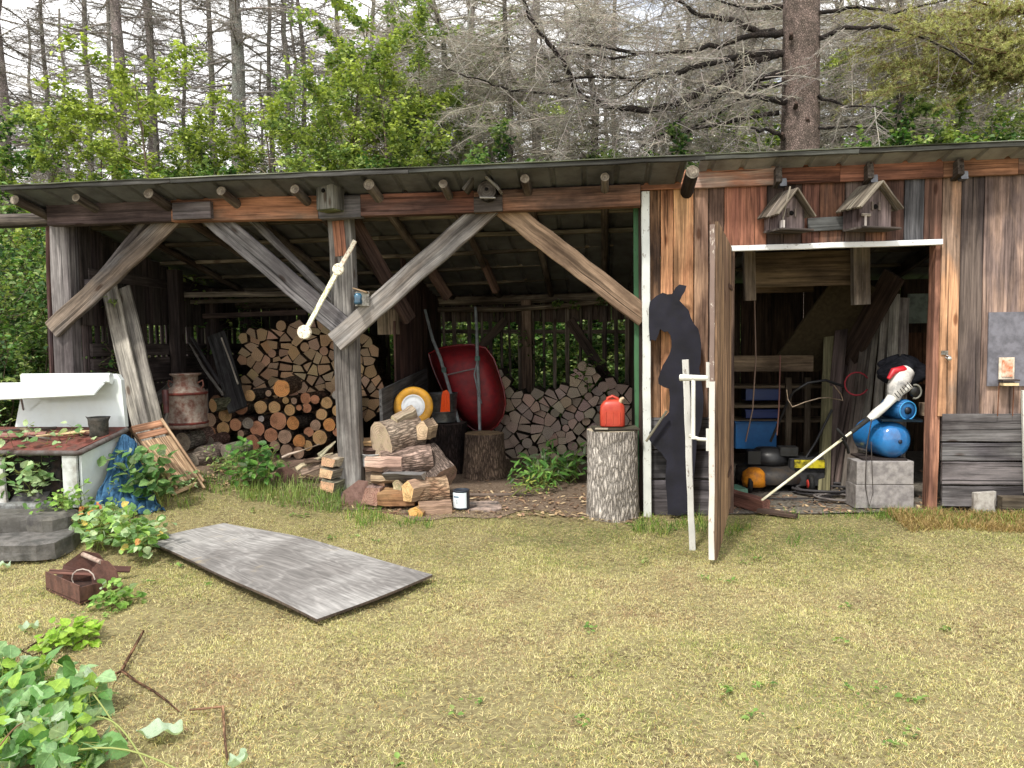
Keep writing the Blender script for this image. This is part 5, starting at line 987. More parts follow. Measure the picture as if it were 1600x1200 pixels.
# ---------------------------------------------------------------- wheelbarrow, wheel and bucket
def wheelbarrow():
    r = thing('wheelbarrow', 'upended dark red wheelbarrow with grey handles pointing up, resting on the brown stump', 'wheelbarrow', T2_)
    P = lambda u, v, y: globals()['P'](u, v, y+.8)
    # tray seen from its outside (bottom), outline in pixels, depth bowl towards the camera
    C0 = P(738, 605, 1.15); s = px_at(C0); n_ = 28
    rim = [(672, 555), (690, 546), (716, 542), (738, 541), (758, 546), (770, 562), (778, 585), (785, 608), (788, 630), (784, 648), (776, 662), (764, 671), (752, 674), (738, 668), (722, 655), (706, 635), (694, 612), (684, 590), (677, 572)]
    cx, cy = 733, 606; vs = []; g = []; lv = [(1.04, 1.25), (1., 1.2), (.93, 1.08), (.82, .98), (.6, .93), (.3, .92)]; k = len(rim); m = MB()
    for f, y in lv:
        for (u, v) in rim: q = P(cx+(u-cx)*f, cy+(v-cy)*f, y); vs.append(q); g.append(q)
    vs.append(P(cx, cy, .92)); fs = [(j*k+i, j*k+(i+1) % k, (j+1)*k+(i+1) % k, (j+1)*k+i) for j in range(len(lv)-1) for i in range(k)]+[((len(lv)-1)*k+i, (len(lv)-1)*k+(i+1) % k, len(vs)-1) for i in range(k)]
    m.add(vs, fs, S(140, 34, 40), S(112, 30, 38), smooth=True); o = m.build('tray', 'painted', r); sb = o.modifiers.new('s', 'SUBSURF'); sb.levels = 1; sb.render_levels = 1
    m = MB(); m.tube([P(cx+(u-cx)*1.04, cy+(v-cy)*1.04, 1.25) for u, v in rim+rim[:1]], .011, S(128, 36, 40), seg=6, caps=False); m.build('rim', 'enamel', r)
    GH = S(140, 148, 150); G2 = S(110, 114, 118)
    for pts in ([(664, 484), (676, 530), (688, 560), (700, 600), (714, 650), (724, 688)], [(743, 480), (745, 520), (746, 565), (748, 610), (749, 650), (750, 684)]):
        yy = [1.2, 1.05, .88, .84, .8, .74]; m = MB(); m.tube([P(u, v, y) for (u, v), y in zip(pts, yy)], [.016, .019, .02, .02, .019, .018], GH, G2, seg=10, flat=.8); m.build('handle', 'painted', r)
    m = MB(); m.tube([P(747, 560, .84), P(741, 585, .78), P(747, 612, .8), P(752, 630, .84)], .01, S(120, 126, 130), seg=6); m.build('leg', 'painted', r)
    m = MB(); m.tube([P(697, 586, .86), P(742, 576, .85)], .008, S(120, 110, 112), seg=6); m.build('cross_brace', 'painted', r)
    for (u, v, y) in ((746, 560, .82), (694, 578, .85)):
        m = MB(); m.box(P(u, v, y), .05, .04, .05, S(70, 104, 96), S(60, 80, 76)); m.build('bracket', 'painted', r)
wheelbarrow()
def yellow_wheel():
    c = P(646, 635, .52); s = px_at(c); Rr = 31*s; ax = V((.12, -1, .15)).normalized(); r = thing('yellow_wheel', 'yellow painted wheel with a white hub behind the chopped heap', 'wheel', c-V((0, 0, Rr)))
    m = MB(); m.lathe(c-ax*.03, [(Rr*.6, 0), (Rr*.85, -.005), (Rr*.97, .015), (Rr, .035), (Rr*.97, .055), (Rr*.85, .072), (Rr*.68, .068), (Rr*.6, .055)], S(226, 166, 50), S(190, 140, 60), axis=ax, seg=40); m.build('tyre', 'painted', r)
    m = MB(); m.lathe(c-ax*.03, [(Rr*.6, .05), (Rr*.58, .062), (Rr*.52, .05), (Rr*.34, .044), (Rr*.3, .054), (Rr*.24, .05), (Rr*.1, .06), (0, .062)], S(222, 226, 230), S(180, 180, 180), axis=ax, seg=36); m.build('rim', 'enamel', r)
    m = MB(); m.lathe(c-ax*.03, [(Rr*.6, 0), (Rr*.3, .005), (0, .005)], S(190, 190, 190), axis=ax, seg=30); m.build('back_disc', 'painted', r)
yellow_wheel()
def bucket():
    p = T3+V((-.04, -.02, .012)); s = px_at(p); h = .3; w_ = .17; r = thing('metal_bucket', 'grey metal bucket with a bright orange thing inside on the dark stump', 'bucket', p)
    m = MB(); m.lathe(p, [(0, 0), (w_*.85, 0), (w_*.86, .01), (w_, h), (w_*1.03, h+.004), (w_*.98, h), (w_*.84, .015), (0, .01)], S(150, 156, 160), S(110, 112, 116), seg=28); m.build('body', 'steel', r)
    m = MB(); m.lathe(p, [(w_*.9, .1), (w_*.925, .104), (w_*.925, .11), (w_*.9, .114)], S(120, 124, 128), seg=28); m.build('hoop', 'steel', r)
    return p, w_, h
BP, BW, BH = bucket()
def orange():
    p = P(695, 643, 1.27); s = px_at(p); r = thing('orange_scoop', 'bright orange ribbed plastic piece hanging on the metal bucket', 'plastic piece', p-V((0, 0, 0))); m = MB()
    pts = [P(u, v, 1.27) for u, v in ((688, 644), (703, 643), (702, 614), (698, 609), (692, 611), (690, 618))]; m.plate(pts, .012, (0, 1, 0), S(255, 92, 20), S(240, 80, 20)); m.build('body', 'plastic', r)
    for u in (691.5, 695.5, 699.5):
        m = MB(); m.beam(P(u, 642, 1.267), P(u, 618, 1.267), .006, .008, (1, 0, 0), S(255, 100, 30), n=1); m.build('rib', 'plastic', r)
orange()
# log pieces on the top of the right stack, behind the wheel
# ---------------------------------------------------------------- twigs on the lawn
def branch(name, chains, label, c1=S(132, 100, 76), c2=S(96, 72, 56)):
    m = MB()
    for pts, r0, r1 in chains: n_ = len(pts); m.tube([G(u, v, r0+.006) for u, v in pts], [lerp(r0, r1, i/(n_-1)) for i in range(n_)], c1, c2, seg=7, jt=.06)
    return one(m, name, 'bark', label, 'branch')
branch('fallen_branch', [([(224, 986), (214, 1004), (204, 1022), (196, 1036), (191, 1048)], .006, .008), ([(191, 1048), (172, 1056), (150, 1068), (134, 1080)], .006, .004), ([(191, 1048), (212, 1064), (240, 1080), (262, 1096), (280, 1112)], .007, .003), ([(189, 1050), (178, 1070), (172, 1090)], .0025, .0015)], 'forked brown Y shaped branch lying on the lawn')
branch('fallen_branch', [([(296, 1109), (320, 1107), (348, 1104)], .004, .005), ([(348, 1104), (350, 1130), (352, 1160), (355, 1186)], .006, .004)], 'straight pale twig bent at a right angle on the lawn', S(170, 134, 104), S(130, 100, 80))
branch('fallen_branch', [([(0, 1036), (30, 1020), (60, 1002), (80, 985), (96, 978)], .005, .003), ([(36, 1018), (50, 1024), (70, 1018)], .003, .002)], 'thin dark twig lying behind the cut leaves', S(104, 76, 64), S(80, 60, 52))
# concrete stones at the right wall
m = MB(); c = G(1537, 800); m.beam(c+V((0, 0, -.03)), c+V((-.015, 0, .16)), .16, .1, (1, 0, 0), S(176, 172, 166), S(140, 134, 128), n=3, ch=.02, jt=.008); one(m, 'concrete_lump', 'concrete', 'pale broken concrete lump at the foot of the boards on the right', 'concrete block')
m = MB(); c = G(1590, 803); m.box(c+V((.05, .05, .07)), .34, .14, .12, S(130, 112, 92), S(96, 84, 70), along='x'); one(m, 'sill_block', 'old_wood', 'rotting brown timber block at the right edge of the wall', 'timber')
# ================================================================ inside the tool room
def blocks():
    for i, (v0, v1, lb) in enumerate(((770, 806, 'grey concrete block, lower of the two under the compressor'), (733, 769, 'grey concrete block, upper of the two under the compressor'))):
        a = P(1335, v1, .05); b = P(1428, v1, .05); zg = gzf(3, .05); s = px_at(a); h = 36.5*s; z0 = zg+.005+i*(h+.003); w_ = b.x-a.x
        m = MB(); xc = (a.x+b.x)/2+.004*i; m.box((xc, .16, z0+h/2), w_-(i*.01), .2, h, S(156, 152, 150), S(122, 118, 118), along='x', ch=.005, jt=.002)
        ob = m.build('concrete_block', 'concrete'); ob.rotation_euler.z = .06; tag(ob, lb, 'concrete block', 'concrete blocks in the doorway')
    return z0+h, xc
BT, BX = blocks()
def compressor():
    y = .2; c = P(1402, 703, y-.15); s = px_at(c); Rr = 29*s; z = BT+Rr+.012; c = V((c.x, y, z)); r = thing('air_compressor', 'blue air compressor with tank and motor on two concrete blocks', 'compressor', (c.x, c.y, BT)); BL, B2 = S(44, 122, 190), S(50, 96, 150)
    ax = V((.30, -1, -.02)).normalized(); L = .46; b = c-ax*L*.75
    pr = [(0, 0), (Rr*.5, .01), (Rr*.85, .04), (Rr, .085), (Rr, L-.085), (Rr*.92, L-.045), (Rr*.7, L-.015), (Rr*.4, L), (0, L+.004)]; m = MB(); m.lathe(b, pr, BL, B2, axis=ax, seg=36); m.build('tank', 'enamel', r)
    m = MB(); e = b+ax*(L+.002); m.lathe(e, [(.018, 0), (.018, .008), (.012, .012), (0, .012)], S(30, 40, 60), axis=ax, seg=6); m.build('plug', 'plastic', r)
    # motor and pump head
    q = P(1410, 652, y-.12); q = V((q.x+.09, y-.05, z+Rr+.10)); m = MB(); mr = .085
    m.lathe(q+V((-.1, .18, 0)), [(0, 0), (mr, 0), (mr, .2), (mr*.93, .215), (mr*.5, .22), (0, .22)], S(40, 110, 170), S(30, 80, 130), axis=ax, seg=28); m.build('motor', 'painted', r)
    m = MB()
    m.lathe(q+V((-.1, .18, 0))+ax*.222, [(mr*.9, 0), (mr*.9, .006), (mr*.8, .006), (mr*.8, 0)], S(60, 150, 210), axis=ax, seg=24)
    m.build('fan_guard', 'painted', r)
    m = MB(); m.lathe(q+V((-.1, .18, 0))+ax*.223, [(mr*.35, 0), (mr*.33, .01), (0, .012)], S(20, 30, 44), axis=ax, seg=16); m.build('shaft_cap', 'plastic', r)
    m = MB(); m.box(V((q.x-.06, q.y+.09, z+Rr+.02)), .3, .34, .018, S(40, 60, 80), S(30, 40, 50), rz=-.2); m.build('mount_plate', 'steel', r)
    m = MB(); m.box(V((q.x+.14, q.y+.05, q.z)), .09, .08, .1, S(150, 130, 110), S(90, 80, 70)); m.build('pressure_switch', 'rusty', r)
    m = MB(); m.box(V((c.x-.07, c.y+.05, BT+.008)), .34, .3, .016, S(50, 44, 44), S(70, 60, 56)); m.build('foot_plate', 'rusty', r)
compressor()
def trimmer():
    r = thing('string_trimmer', 'white string trimmer with a red topped engine leaning across the doorway', 'trimmer', G(1190, 780))
    tip = P(1190, 782, -.02); tip.z = max(tip.z, gzf(tip.x, tip.y)+.02); hd = P(1370, 645, .12); W_ = S(226, 224, 206)
    m = MB(); m.tube([tip.lerp(hd, t_) for t_ in (0, .25, .5, .72, .78)], .0105, S(230, 228, 214), S(206, 202, 170), seg=10); m.build('shaft', 'painted', r)
    m = MB(); a = tip.lerp(hd, .78); m.tube([a, tip.lerp(hd, .93)], .019, S(40, 40, 40), seg=10); m.build('grip', 'rubber', r)
    m = MB(); b = tip.lerp(hd, .7); m.tube([b+V((-.06, -.05, .09)), b+V((0, -.07, .02)), b, b+V((.05, .03, -.07)), b+V((.07, .06, -.12))], .012, S(34, 34, 34), seg=8); m.build('loop_handle', 'rubber', r)
    m = MB(); c1 = tip.lerp(hd, .93); c2 = P(1385, 632, .12); c3 = P(1402, 612, .14); c4 = P(1414, 600, .16); m.tube([c1, tip.lerp(hd, .99), c2, c3, c4], [.024, .038, .034, .05, .07], S(220, 220, 216), S(190, 190, 186), seg=14, jt=.03, flat=.8); m.build('housing', 'plastic', r)
    m = MB(); e = P(1410, 605, .17); m.tube([P(1396, 625, .14), P(1400, 606, .15), P(1408, 590, .17), P(1418, 580, .2)], [.045, .07, .082, .06], S(206, 204, 200), S(130, 130, 130), seg=14); m.build('engine_cover', 'plastic', r)
    m = MB()
    for i in range(6): a = P(1404+i*4, 622-i*3.3, .055); m.beam(a, a+V((-.03, 0, .04)), .006, .006, (1, 0, 0), S(60, 60, 60), n=1)
    m.build('cooling_slots', 'matt_black', r)
    m = MB(); m.tube([P(1388, 592, .12), P(1396, 580, .13), P(1410, 577, .15), P(1424, 588, .18)], [.014, .028, .032, .02], S(190, 30, 44), S(150, 30, 40), seg=10); m.build('top_cover', 'plastic', r)
    m = MB(); k = P(1430, 612, .12); m.tube([k+V((.045*math.cos(t_), 0, .055*math.sin(t_))) for t_ in np.linspace(-1.9, 1.9, 10)], .008, S(120, 120, 112), seg=6); m.build('starter_guard', 'plastic', r)
    m = MB(); m.lathe(k+V((0, .02, 0)), [(0, 0), (.04, 0), (.044, .02), (.03, .03), (0, .03)], S(24, 26, 26), axis=(0, -1, 0), seg=18); m.build('starter', 'plastic', r)
    m = MB(); m.tube([P(1362, 655, .05), P(1354, 700, .0), P(1352, 760, -.01), P(1358, 792, 0), P(1364, 770, 0), P(1362, 715, .02), P(1361, 690, .04)], .008, S(60, 56, 54), S(80, 74, 70), seg=6, flat=.4); m.build('strap', 'cloth', r)
trimmer()
def mower():
    c = V((P(1205, 745, 1.0).x, 1.0, gzf(2, 1))); r = thing('lawn_mower', 'black and yellow lawn mower with folding handle at the back left of the doorway', 'lawn mower', c); s = px_at(c)
    gl = lambda u, v, y: P(u, v, y)
    m = MB(); z0 = P(1200, 790, .8).z; z0 = max(z0, c.z+.06)
    m.lathe(V((c.x-.02, 1.0, c.z+.08)), [(.3, 0), (.31, .04), (.29, .1), (.22, .14), (0, .15)], S(40, 40, 42), S(60, 52, 44), seg=28, sx=1.0); m.build('deck', 'painted', r)
    m = MB(); m.lathe(V((c.x-.2, .78, c.z+.06)), [(.0, 0), (.1, 0), (.11, .05), (.1, .12), (.05, .16), (0, .165)], S(220, 140, 30), S(150, 90, 30), seg=20); m.build('side_chute', 'painted', r)
    m = MB(); m.lathe(V((c.x-.02, 1.0, c.z+.23)), [(0, 0), (.17, 0), (.18, .04), (.17, .1), (.12, .14), (0, .15)], S(30, 30, 32), S(44, 44, 46), seg=24); m.build('engine', 'plastic', r)
    m = MB(); m.box(V((c.x+.12, .9, c.z+.36)), .16, .12, .08, S(40, 40, 42), S(24, 24, 24)); m.build('fuel_tank', 'plastic', r)
    m = MB(); m.box(V((c.x-.18, .92, c.z+.3)), .12, .12, .12, S(24, 24, 26)); m.build('air_filter', 'plastic', r)
    m = MB(); m.box(V((c.x+.28, .78, c.z+.26)), .26, .02, .07, S(206, 190, 40), S(40, 40, 20)); m.build('warning_label', 'painted', r)
    m = MB(); m.box(V((c.x+.27, .9, c.z+.18)), .3, .2, .24, S(60, 60, 62), S(44, 44, 46)); m.build('grass_bag', 'cloth', r)
    for dx, dy in ((-.25, -.25), (.28, -.25), (-.25, .25), (.28, .25)):
        m = MB(); q = V((c.x+dx, c.y+dy, c.z+.085)); m.lathe(q-V((.02, 0, 0)), [(0, 0), (.05, 0), (.08, .004), (.085, .02), (.08, .04), (.05, .044), (0, .044)], S(30, 30, 30), axis=(1, 0, 0), seg=22); w2 = m.build('wheel', 'rubber', r)
        m = MB(); m.lathe(q-V((.026, 0, 0)), [(0, 0), (.035, 0), (.04, .005), (.04, .056), (0, .056)], S(190, 60, 50), axis=(1, 0, 0), seg=16); m.build('hub', 'painted', w2)
    m = MB()
    a, b, d = gl(1204, 690, .9), gl(1232, 625, .8), gl(1240, 612, .75); m.tube([a, b, d, gl(1262, 598, .75), gl(1290, 594, .8), gl(1318, 604, .85)], .012, S(30, 30, 32), seg=8); m.build('handle_bar', 'plastic', r)
    m = MB(); m.tube([gl(1229, 609, .72), gl(1231, 624, .72), gl(1238, 636, .7), gl(1258, 628, .7), gl(1280, 622, .72), gl(1294, 621, .74), gl(1317, 626, .8), gl(1314, 616, .8), gl(1303, 602, .8)], .005, S(206, 184, 160), S(150, 130, 110), seg=6); m.build('control_bail', 'steel', r)
    m = MB(); m.tube([gl(1300, 640, 1.0), gl(1275, 690, .95), gl(1255, 722, .9)], .012, S(30, 30, 32), seg=8); m.build('handle_bar', 'plastic', r)
mower()
def hose(name, cu, cv, y, rx, ry, turns, label, c, rr=.011, ph=0, tail=None):
    c0 = P(cu, cv, y); m = MB(); pts = []
    for i in range(int(turns*18)):
        t_ = i/18*2*math.pi+ph; k = 1+.12*math.sin(t_*.37+ph)+.06*math.sin(t_*.9); x = c0.x+rx*k*math.cos(t_); yy = c0.y+ry*k*math.sin(t_); pts.append(V((x, yy, gzf(x, yy)+rr+.008+.008*i/18+.01*math.sin(t_*1.7))))
    if tail: pts += [V((*P(u, v, yy2).xy, gzf(*P(u, v, yy2).xy)+rr)) for u, v, yy2 in tail]
    m.tube(pts, rr, c, jit(c, .2), seg=7); return one(m, name, 'rubber', label, 'hose', 'coils on the tool room floor')
hose('hose_coil', 1290, 745, .7, .24, .2, 4, 'dark grey hose coiled behind the concrete blocks', S(70, 68, 70)); hose('hose_coil', 1315, 770, .38, .2, .12, 3, 'grey air hose coil nearest the concrete blocks', S(110, 106, 104), .009, 1.)
hose('power_cord', 1250, 775, .5, .3, .14, 2, 'thin black cord looping over the threshold', S(50, 48, 50), .005, 2.)
def lumber():
    cols = [(1372, 470, 1340, 790, S(150, 142, 132)), (1385, 462, 1362, 760, S(170, 162, 150)), (1398, 460, 1385, 740, S(180, 172, 160)), (1411, 466, 1404, 730, S(160, 150, 140)), (1345, 520, 1300, 760, S(96, 80, 74)), (1330, 560, 1270, 770, S(84, 70, 66)), (1318, 480, 1290, 750, S(90, 76, 70)), (1302, 590, 1284, 770, S(76, 66, 64)), (1358, 500, 1322, 770, S(110, 96, 88)), (1296, 510, 1288, 700, S(120, 112, 80))]
    lbs = ['grey weathered board leftmost of the pale bundle in the corner', 'pale ribbed board second in the bundle leaning in the corner', 'palest board standing tallest in the corner bundle', 'grey board at the right of the corner bundle beside the pale panel', 'dark brown plank leaning in front of the corner bundle', 'dark slanting plank behind the mower handle', 'brown board leaning at mid room behind the hose', 'short dark board lowest behind the hose coil', 'brown grey plank between the dark planks and the pale bundle', 'narrow yellowish lath standing under the stairs']
    for i, ((u0, v0, u1, v1, c), lb) in enumerate(zip(cols, lbs)):
        a = P(u0, v0, 1.75-.05*(i % 3)); b = P(u1, v1, 1.1-.04*i); b.z = gzf(b.x, b.y); m = MB(); m.beam(b, a, random.uniform(.07, .12), .03, (1, -.2, 0), c, jit(c, .25), n=8); one(m, 'board', 'old_wood', lb, 'board', 'boards leaning in the tool room', at=b)
lumber()
def crates():
    for (u0, u1, v0, v1, y, c, lb) in ((1166, 1220, 605, 626, 2.05, S(34, 56, 110), 'dark blue plastic crate on the upper shelf'), (1166, 1218, 640, 654, 2.05, S(30, 50, 110), 'dark blue shallow crate on the middle shelf'), (1150, 1214, 660, 702, 1.9, S(36, 100, 160), 'bright blue bin standing at the lowest shelf')):
        a = P(u0, v1, y); b = P(u1, v0, y); r = thing('storage_crate', lb, 'crate', ((a.x+b.x)/2, y+.12, a.z), 'blue crates on the back shelves'); w_ = b.x-a.x; h = b.z-a.z
        m = MB(); m.box(((a.x+b.x)/2, y+.14, a.z+h/2), w_, .24, h, c, jit(c, .2), along='x', ch=.006); m.build('body', 'plastic', r)
        m = MB(); m.box(((a.x+b.x)/2, y+.14, b.z-.008), w_+.02, .27, .018, jit(c, .1), along='x'); m.build('rim', 'plastic', r)
crates()
for (pts, lb, c) in (([P(1179, 470, .6), P(1181, 560, .62), P(1176, 640, .62), P(1165, 690, .6)], 'brown cord hanging in the doorway near the door', S(110, 90, 80)), ([P(1219, 555, .7), P(1218, 600, .7), P(1217, 640, .7), P(1214, 680, .7)], 'dark red strap hanging beside the upper crates', S(100, 66, 60))):
    m = MB(); m.tube(pts, .006, c, jit(c, .2), seg=6); one(m, 'hanging_cord', 'rubber', lb, 'cord', 'cords hanging in the tool room')
def doorway_bits():
    p = P(1172, 775, .1); m = MB(); zg = gzf(p.x, .1); m.beam(V((p.x-.16, .3, zg+.08)), V((p.x+.1, -.02, zg+.05)), .11, .09, (0, 0, 1), S(150, 84, 70), S(110, 62, 54), n=4, jt=.005); one(m, 'timber_block', 'old_wood', 'short red brown timber lying by the trimmer foot in the doorway', 'timber')
    p = P(1150, 764, .35); m = MB(); m.box((p.x, .45, gzf(p.x, .4)+.06), .16, .2, .11, S(90, 130, 110), S(70, 100, 86), rz=.3); one(m, 'green_box', 'painted', 'small dull green box in the doorway behind the door', 'box')
    p = P(1212, 792, -.1); m = MB(); zg = gzf(p.x, -.1); m.beam(V((p.x-.12, -.04, zg+.02)), V((p.x+.14, -.18, zg+.012)), .09, .03, (0, 1, 0), S(96, 72, 62), S(70, 54, 48)); one(m, 'threshold_board', 'old_wood', 'rotten dark board sunk in the grass at the threshold', 'board')
    # dark jacket / bag heap hanging above the trimmer
    c = P(1408, 575, .55); r = MB()
    def fn(u, v): t_ = u*2*math.pi; k = math.sin(math.pi*min(1, v*.98+.01))**.6; f = 1+.18*math.sin(t_*5+v*6)+.1*math.sin(t_*9-v*11); return c+V((.2*k*f*math.cos(t_)*(1-.2*v), .1*k*f*math.sin(t_), .1-.26*v+.02*math.sin(t_*3)))
    r.grid(fn, 40, 18, S(34, 36, 42), S(52, 52, 60)); one(r, 'dark_bag', 'cloth', 'crumpled dark cloth bag resting behind the trimmer engine', 'bag')
    m = MB(); q = P(1340, 600, .6); m.tube([q+V((.1*math.cos(t_), .02, .1*math.sin(t_))) for t_ in np.linspace(.5, 5.8, 14)], .007, S(120, 30, 40), seg=6)
    one(m, 'red_cable', 'rubber', 'small loop of red cable hanging left of the trimmer engine', 'cable')
doorway_bits()
# handheld objects in the bays: shelf poles
# ================================================================ vegetation
def poly_in(x, y, poly):
    c = np.zeros(len(x), bool)
    for i in range(len(poly)):
        x1, y1 = poly[i]; x0, y0 = poly[i-1]; m_ = (y1 > y) != (y0 > y)
        with np.errstate(divide='ignore', invalid='ignore'): xx = (x0-x1)*(y-y1)/(y0-y1)+x1
        c ^= m_ & (x < xx)
    return c
def vnoise(x, y, s, seed=0):
    r = np.random.default_rng(seed); v = np.zeros_like(x)
    for k in range(4):
        a, b, p, q = r.uniform(-1, 1), r.uniform(-1, 1), r.uniform(0, 6), r.uniform(0, 6); f = s*1.7**k
        v += np.sin((x*a+y*b)*f*3+p+np.sin((x*b-y*a)*f*2+q))/(1.4**k)
    return v/2
KEEP = [[tuple(G(u, v).xy) for u, v in ((232, 848), (350, 822), (670, 902), (496, 968))]]
def blades(name, label, n, xr, yr, hmin, hmax, wid, cols, lean_, mask=None, near=True, seed=1, flat=.5):
    r = np.random.default_rng(seed); x = r.uniform(*xr, n); y = r.uniform(*yr, n)
    # keep what lies in a generous cone around the view, so a step aside still finds grass
    dx, dy = x-EYE.x, y-EYE.y; ok = (dy > 1.3) & (np.abs(dx+dy*.11) < dy*.86+1.0); ok &= r.random(n) < np.clip(4.6/np.hypot(dx, dy), .45, 1)
    for pl in KEEP: ok &= ~poly_in(x, y, pl)
    if mask is not None: ok &= mask(x, y, r)
    x, y = x[ok], y[ok]; n = len(x); z = gz(x, y)-.014
    clump = vnoise(x, y, 2.2, 3)+.6*vnoise(x, y, 9, 4); h = r.uniform(hmin, hmax, n)*(1+.25*np.clip(clump, -1, 1)); a = r.uniform(0, 2*np.pi, n); b = a+r.normal(0, .9, n)
    ln = np.abs(r.normal(lean_, .25, n)); bx, by = np.cos(a)*wid/2, np.sin(a)*wid/2; d = np.stack([-np.sin(b), np.cos(b)], -1)
    p0 = np.stack([x-bx, y-by, z], -1); p1 = np.stack([x+bx, y+by, z], -1)
    mx_ = np.stack([x+d[:, 0]*h*ln*.4, y+d[:, 1]*h*ln*.4, z+h*.6], -1); tp = np.stack([x+d[:, 0]*h*ln, y+d[:, 1]*h*ln, z+h*np.clip(1.05-ln*flat, .15, 1)], -1)
    off = np.stack([bx*.7, by*.7, bx*0], -1); v = np.stack([p0, p1, mx_+off, tp, mx_-off], 1).reshape(-1, 3)
    q = np.arange(n)[:, None]*5; f = np.concatenate([q+np.array([[0, 1, 2, 4]]), q+np.array([[4, 2, 3, 3]])]) 
    tri1 = q+np.array([[0, 1, 2]]); tri2 = q+np.array([[0, 2, 4]]); tri3 = q+np.array([[4, 2, 3]]); f = np.concatenate([tri1, tri2, tri3])
    pick = np.clip(.60-.30*np.exp(-(y+.4)**2/.8)+vnoise(x, y, .9, 8)*.24+vnoise(x, y, 7, 18)*.2+r.normal(0, .17, n), 0, .999); C = np.array(cols); idx = (pick*len(C)).astype(int); c = C[idx]*r.uniform(.75, 1.25, n)[:, None]
    o = fastmesh(name, v, f, 'blade', np.repeat(c, 5, 0)); tag(o, label, 'grass', kind='stuff'); return o
LG = [S(98, 124, 62), S(136, 152, 78), S(182, 182, 112), S(210, 206, 140), S(226, 220, 168), S(216, 204, 160), S(170, 142, 114)]
blades('lawn_grass', 'short dry yellow green mown grass covering the yard', 820000, (-5.5, 5.5), (-4.9, -.02), .007, .021, .0021, LG, 1.0, mask=lambda x, y, r: (r.random(len(x)) < np.clip(.95-1.0*(vnoise(x, y, 1.1, 51)+.6*vnoise(x, y, 6, 52)-.15), .16, 1)) & (y < -.2-.28*r.random(len(x))-.14*np.sin(x*2.2)*(x < 1.1)) | (x > 1.3)*(y < -.08), seed=1)
GG = [S(80, 116, 44), S(104, 138, 56), S(132, 156, 70), S(156, 166, 84), S(176, 170, 100)]
blades('long_grass', 'longer green grass along the foot of the shed and posts', 26000, (-4.6, 4.6), (-1.1, -.02), .04, .11, .0045, GG, .6, mask=lambda x, y, r: (vnoise(x, y, 1.8, 21) > .15+np.clip((-y-.3)*1.0, -.1, 1)) & ((x < 1.2) | (y < -.06)) & ~((x > -1.0) & (x < 1.0) & (y > -.5)), seed=2)
blades('tuft_grass', 'tall grass tufts left of the middle post', 1300, (-2.2, -1.35), (-.45, .1), .08, .2, .005, [S(110, 136, 70), S(136, 158, 84), S(156, 166, 100), S(176, 170, 116)], .5, seed=5)
blades('tuft_grass', 'straw coloured rough grass under the boards at the right', 9000, (2.9, 4.6), (-.6, -.07), .04, .1, .0045, [S(170, 146, 98), S(150, 126, 84), S(184, 164, 110), S(130, 136, 70)], .9, seed=6)
def lawn_weeds():
    r = np.random.default_rng(61); n = 380; x = r.uniform(-4.5, 4.5, n); y = r.uniform(-4.6, -.3, n); keep = (vnoise(x, y, 1.3, 71) > .25)
    for pl in KEEP: keep &= ~poly_in(x, y, pl)
    x, y = x[keep], y[keep]; k = 9; X = np.repeat(x, k)+r.normal(0, .02, len(x)*k); Y = np.repeat(y, k)+r.normal(0, .02, len(x)*k); a = r.uniform(0, 6.28, len(X)); cen = np.stack([X, Y, gz(X, Y)+.006], -1)
    up = np.stack([np.cos(a), np.sin(a), r.uniform(.1, .8, len(X))], -1); C = np.array([S(104, 138, 66), S(128, 158, 82), S(88, 120, 58), S(150, 168, 100)])[r.integers(0, 4, len(X))]
    v, f, c = leaf_arrays(cen, np.array([0, 0, 1.])+r.normal(0, .3, (len(X), 3)), up, r.uniform(.012, .035, len(X)), C, 'oval'); o = fastmesh('lawn_weeds', v, f, 'leaf', c); tag(o, 'small clover and weed leaves sprinkled through the lawn', 'ground cover', kind='stuff')
# cut clippings / thatch lying flat
def thatch():
    r = np.random.default_rng(9); n = 60000; x = r.uniform(-5, 5, n); y = r.uniform(-4.7, -.1, n); dx, dy = x-EYE.x, y-EYE.y; ok = (dy > 1.3) & (np.abs(dx+dy*.11) < dy*.8+1)
    for pl in KEEP: ok &= ~poly_in(x, y, pl)
    x, y = x[ok], y[ok]; n = len(x); z = gz(x, y)+r.uniform(.0, .014, n); a = r.uniform(0, 6.28, n); L = r.uniform(.010, .034, n); w_ = .0011
    d = np.stack([np.cos(a), np.sin(a), r.normal(0, .15, n)], -1)*L[:, None]; s_ = np.stack([-np.sin(a), np.cos(a), a*0], -1)*w_; c0 = np.stack([x, y, z], -1)
    v = np.stack([c0-d/2-s_, c0-d/2+s_, c0+d/2+s_, c0+d/2-s_], 1).reshape(-1, 3); f = np.arange(n)[:, None]*4+np.array([[0, 1, 2, 3]]); C = np.array([S(206, 190, 136), S(190, 168, 110), S(220, 206, 154), S(168, 140, 92)])[r.integers(0, 4, n)]
    o = fastmesh('dry_clippings', v, f, 'blade', np.repeat(C, 4, 0)); tag(o, 'pale dry grass clippings strewn over the lawn', 'grass', kind='stuff')
thatch()
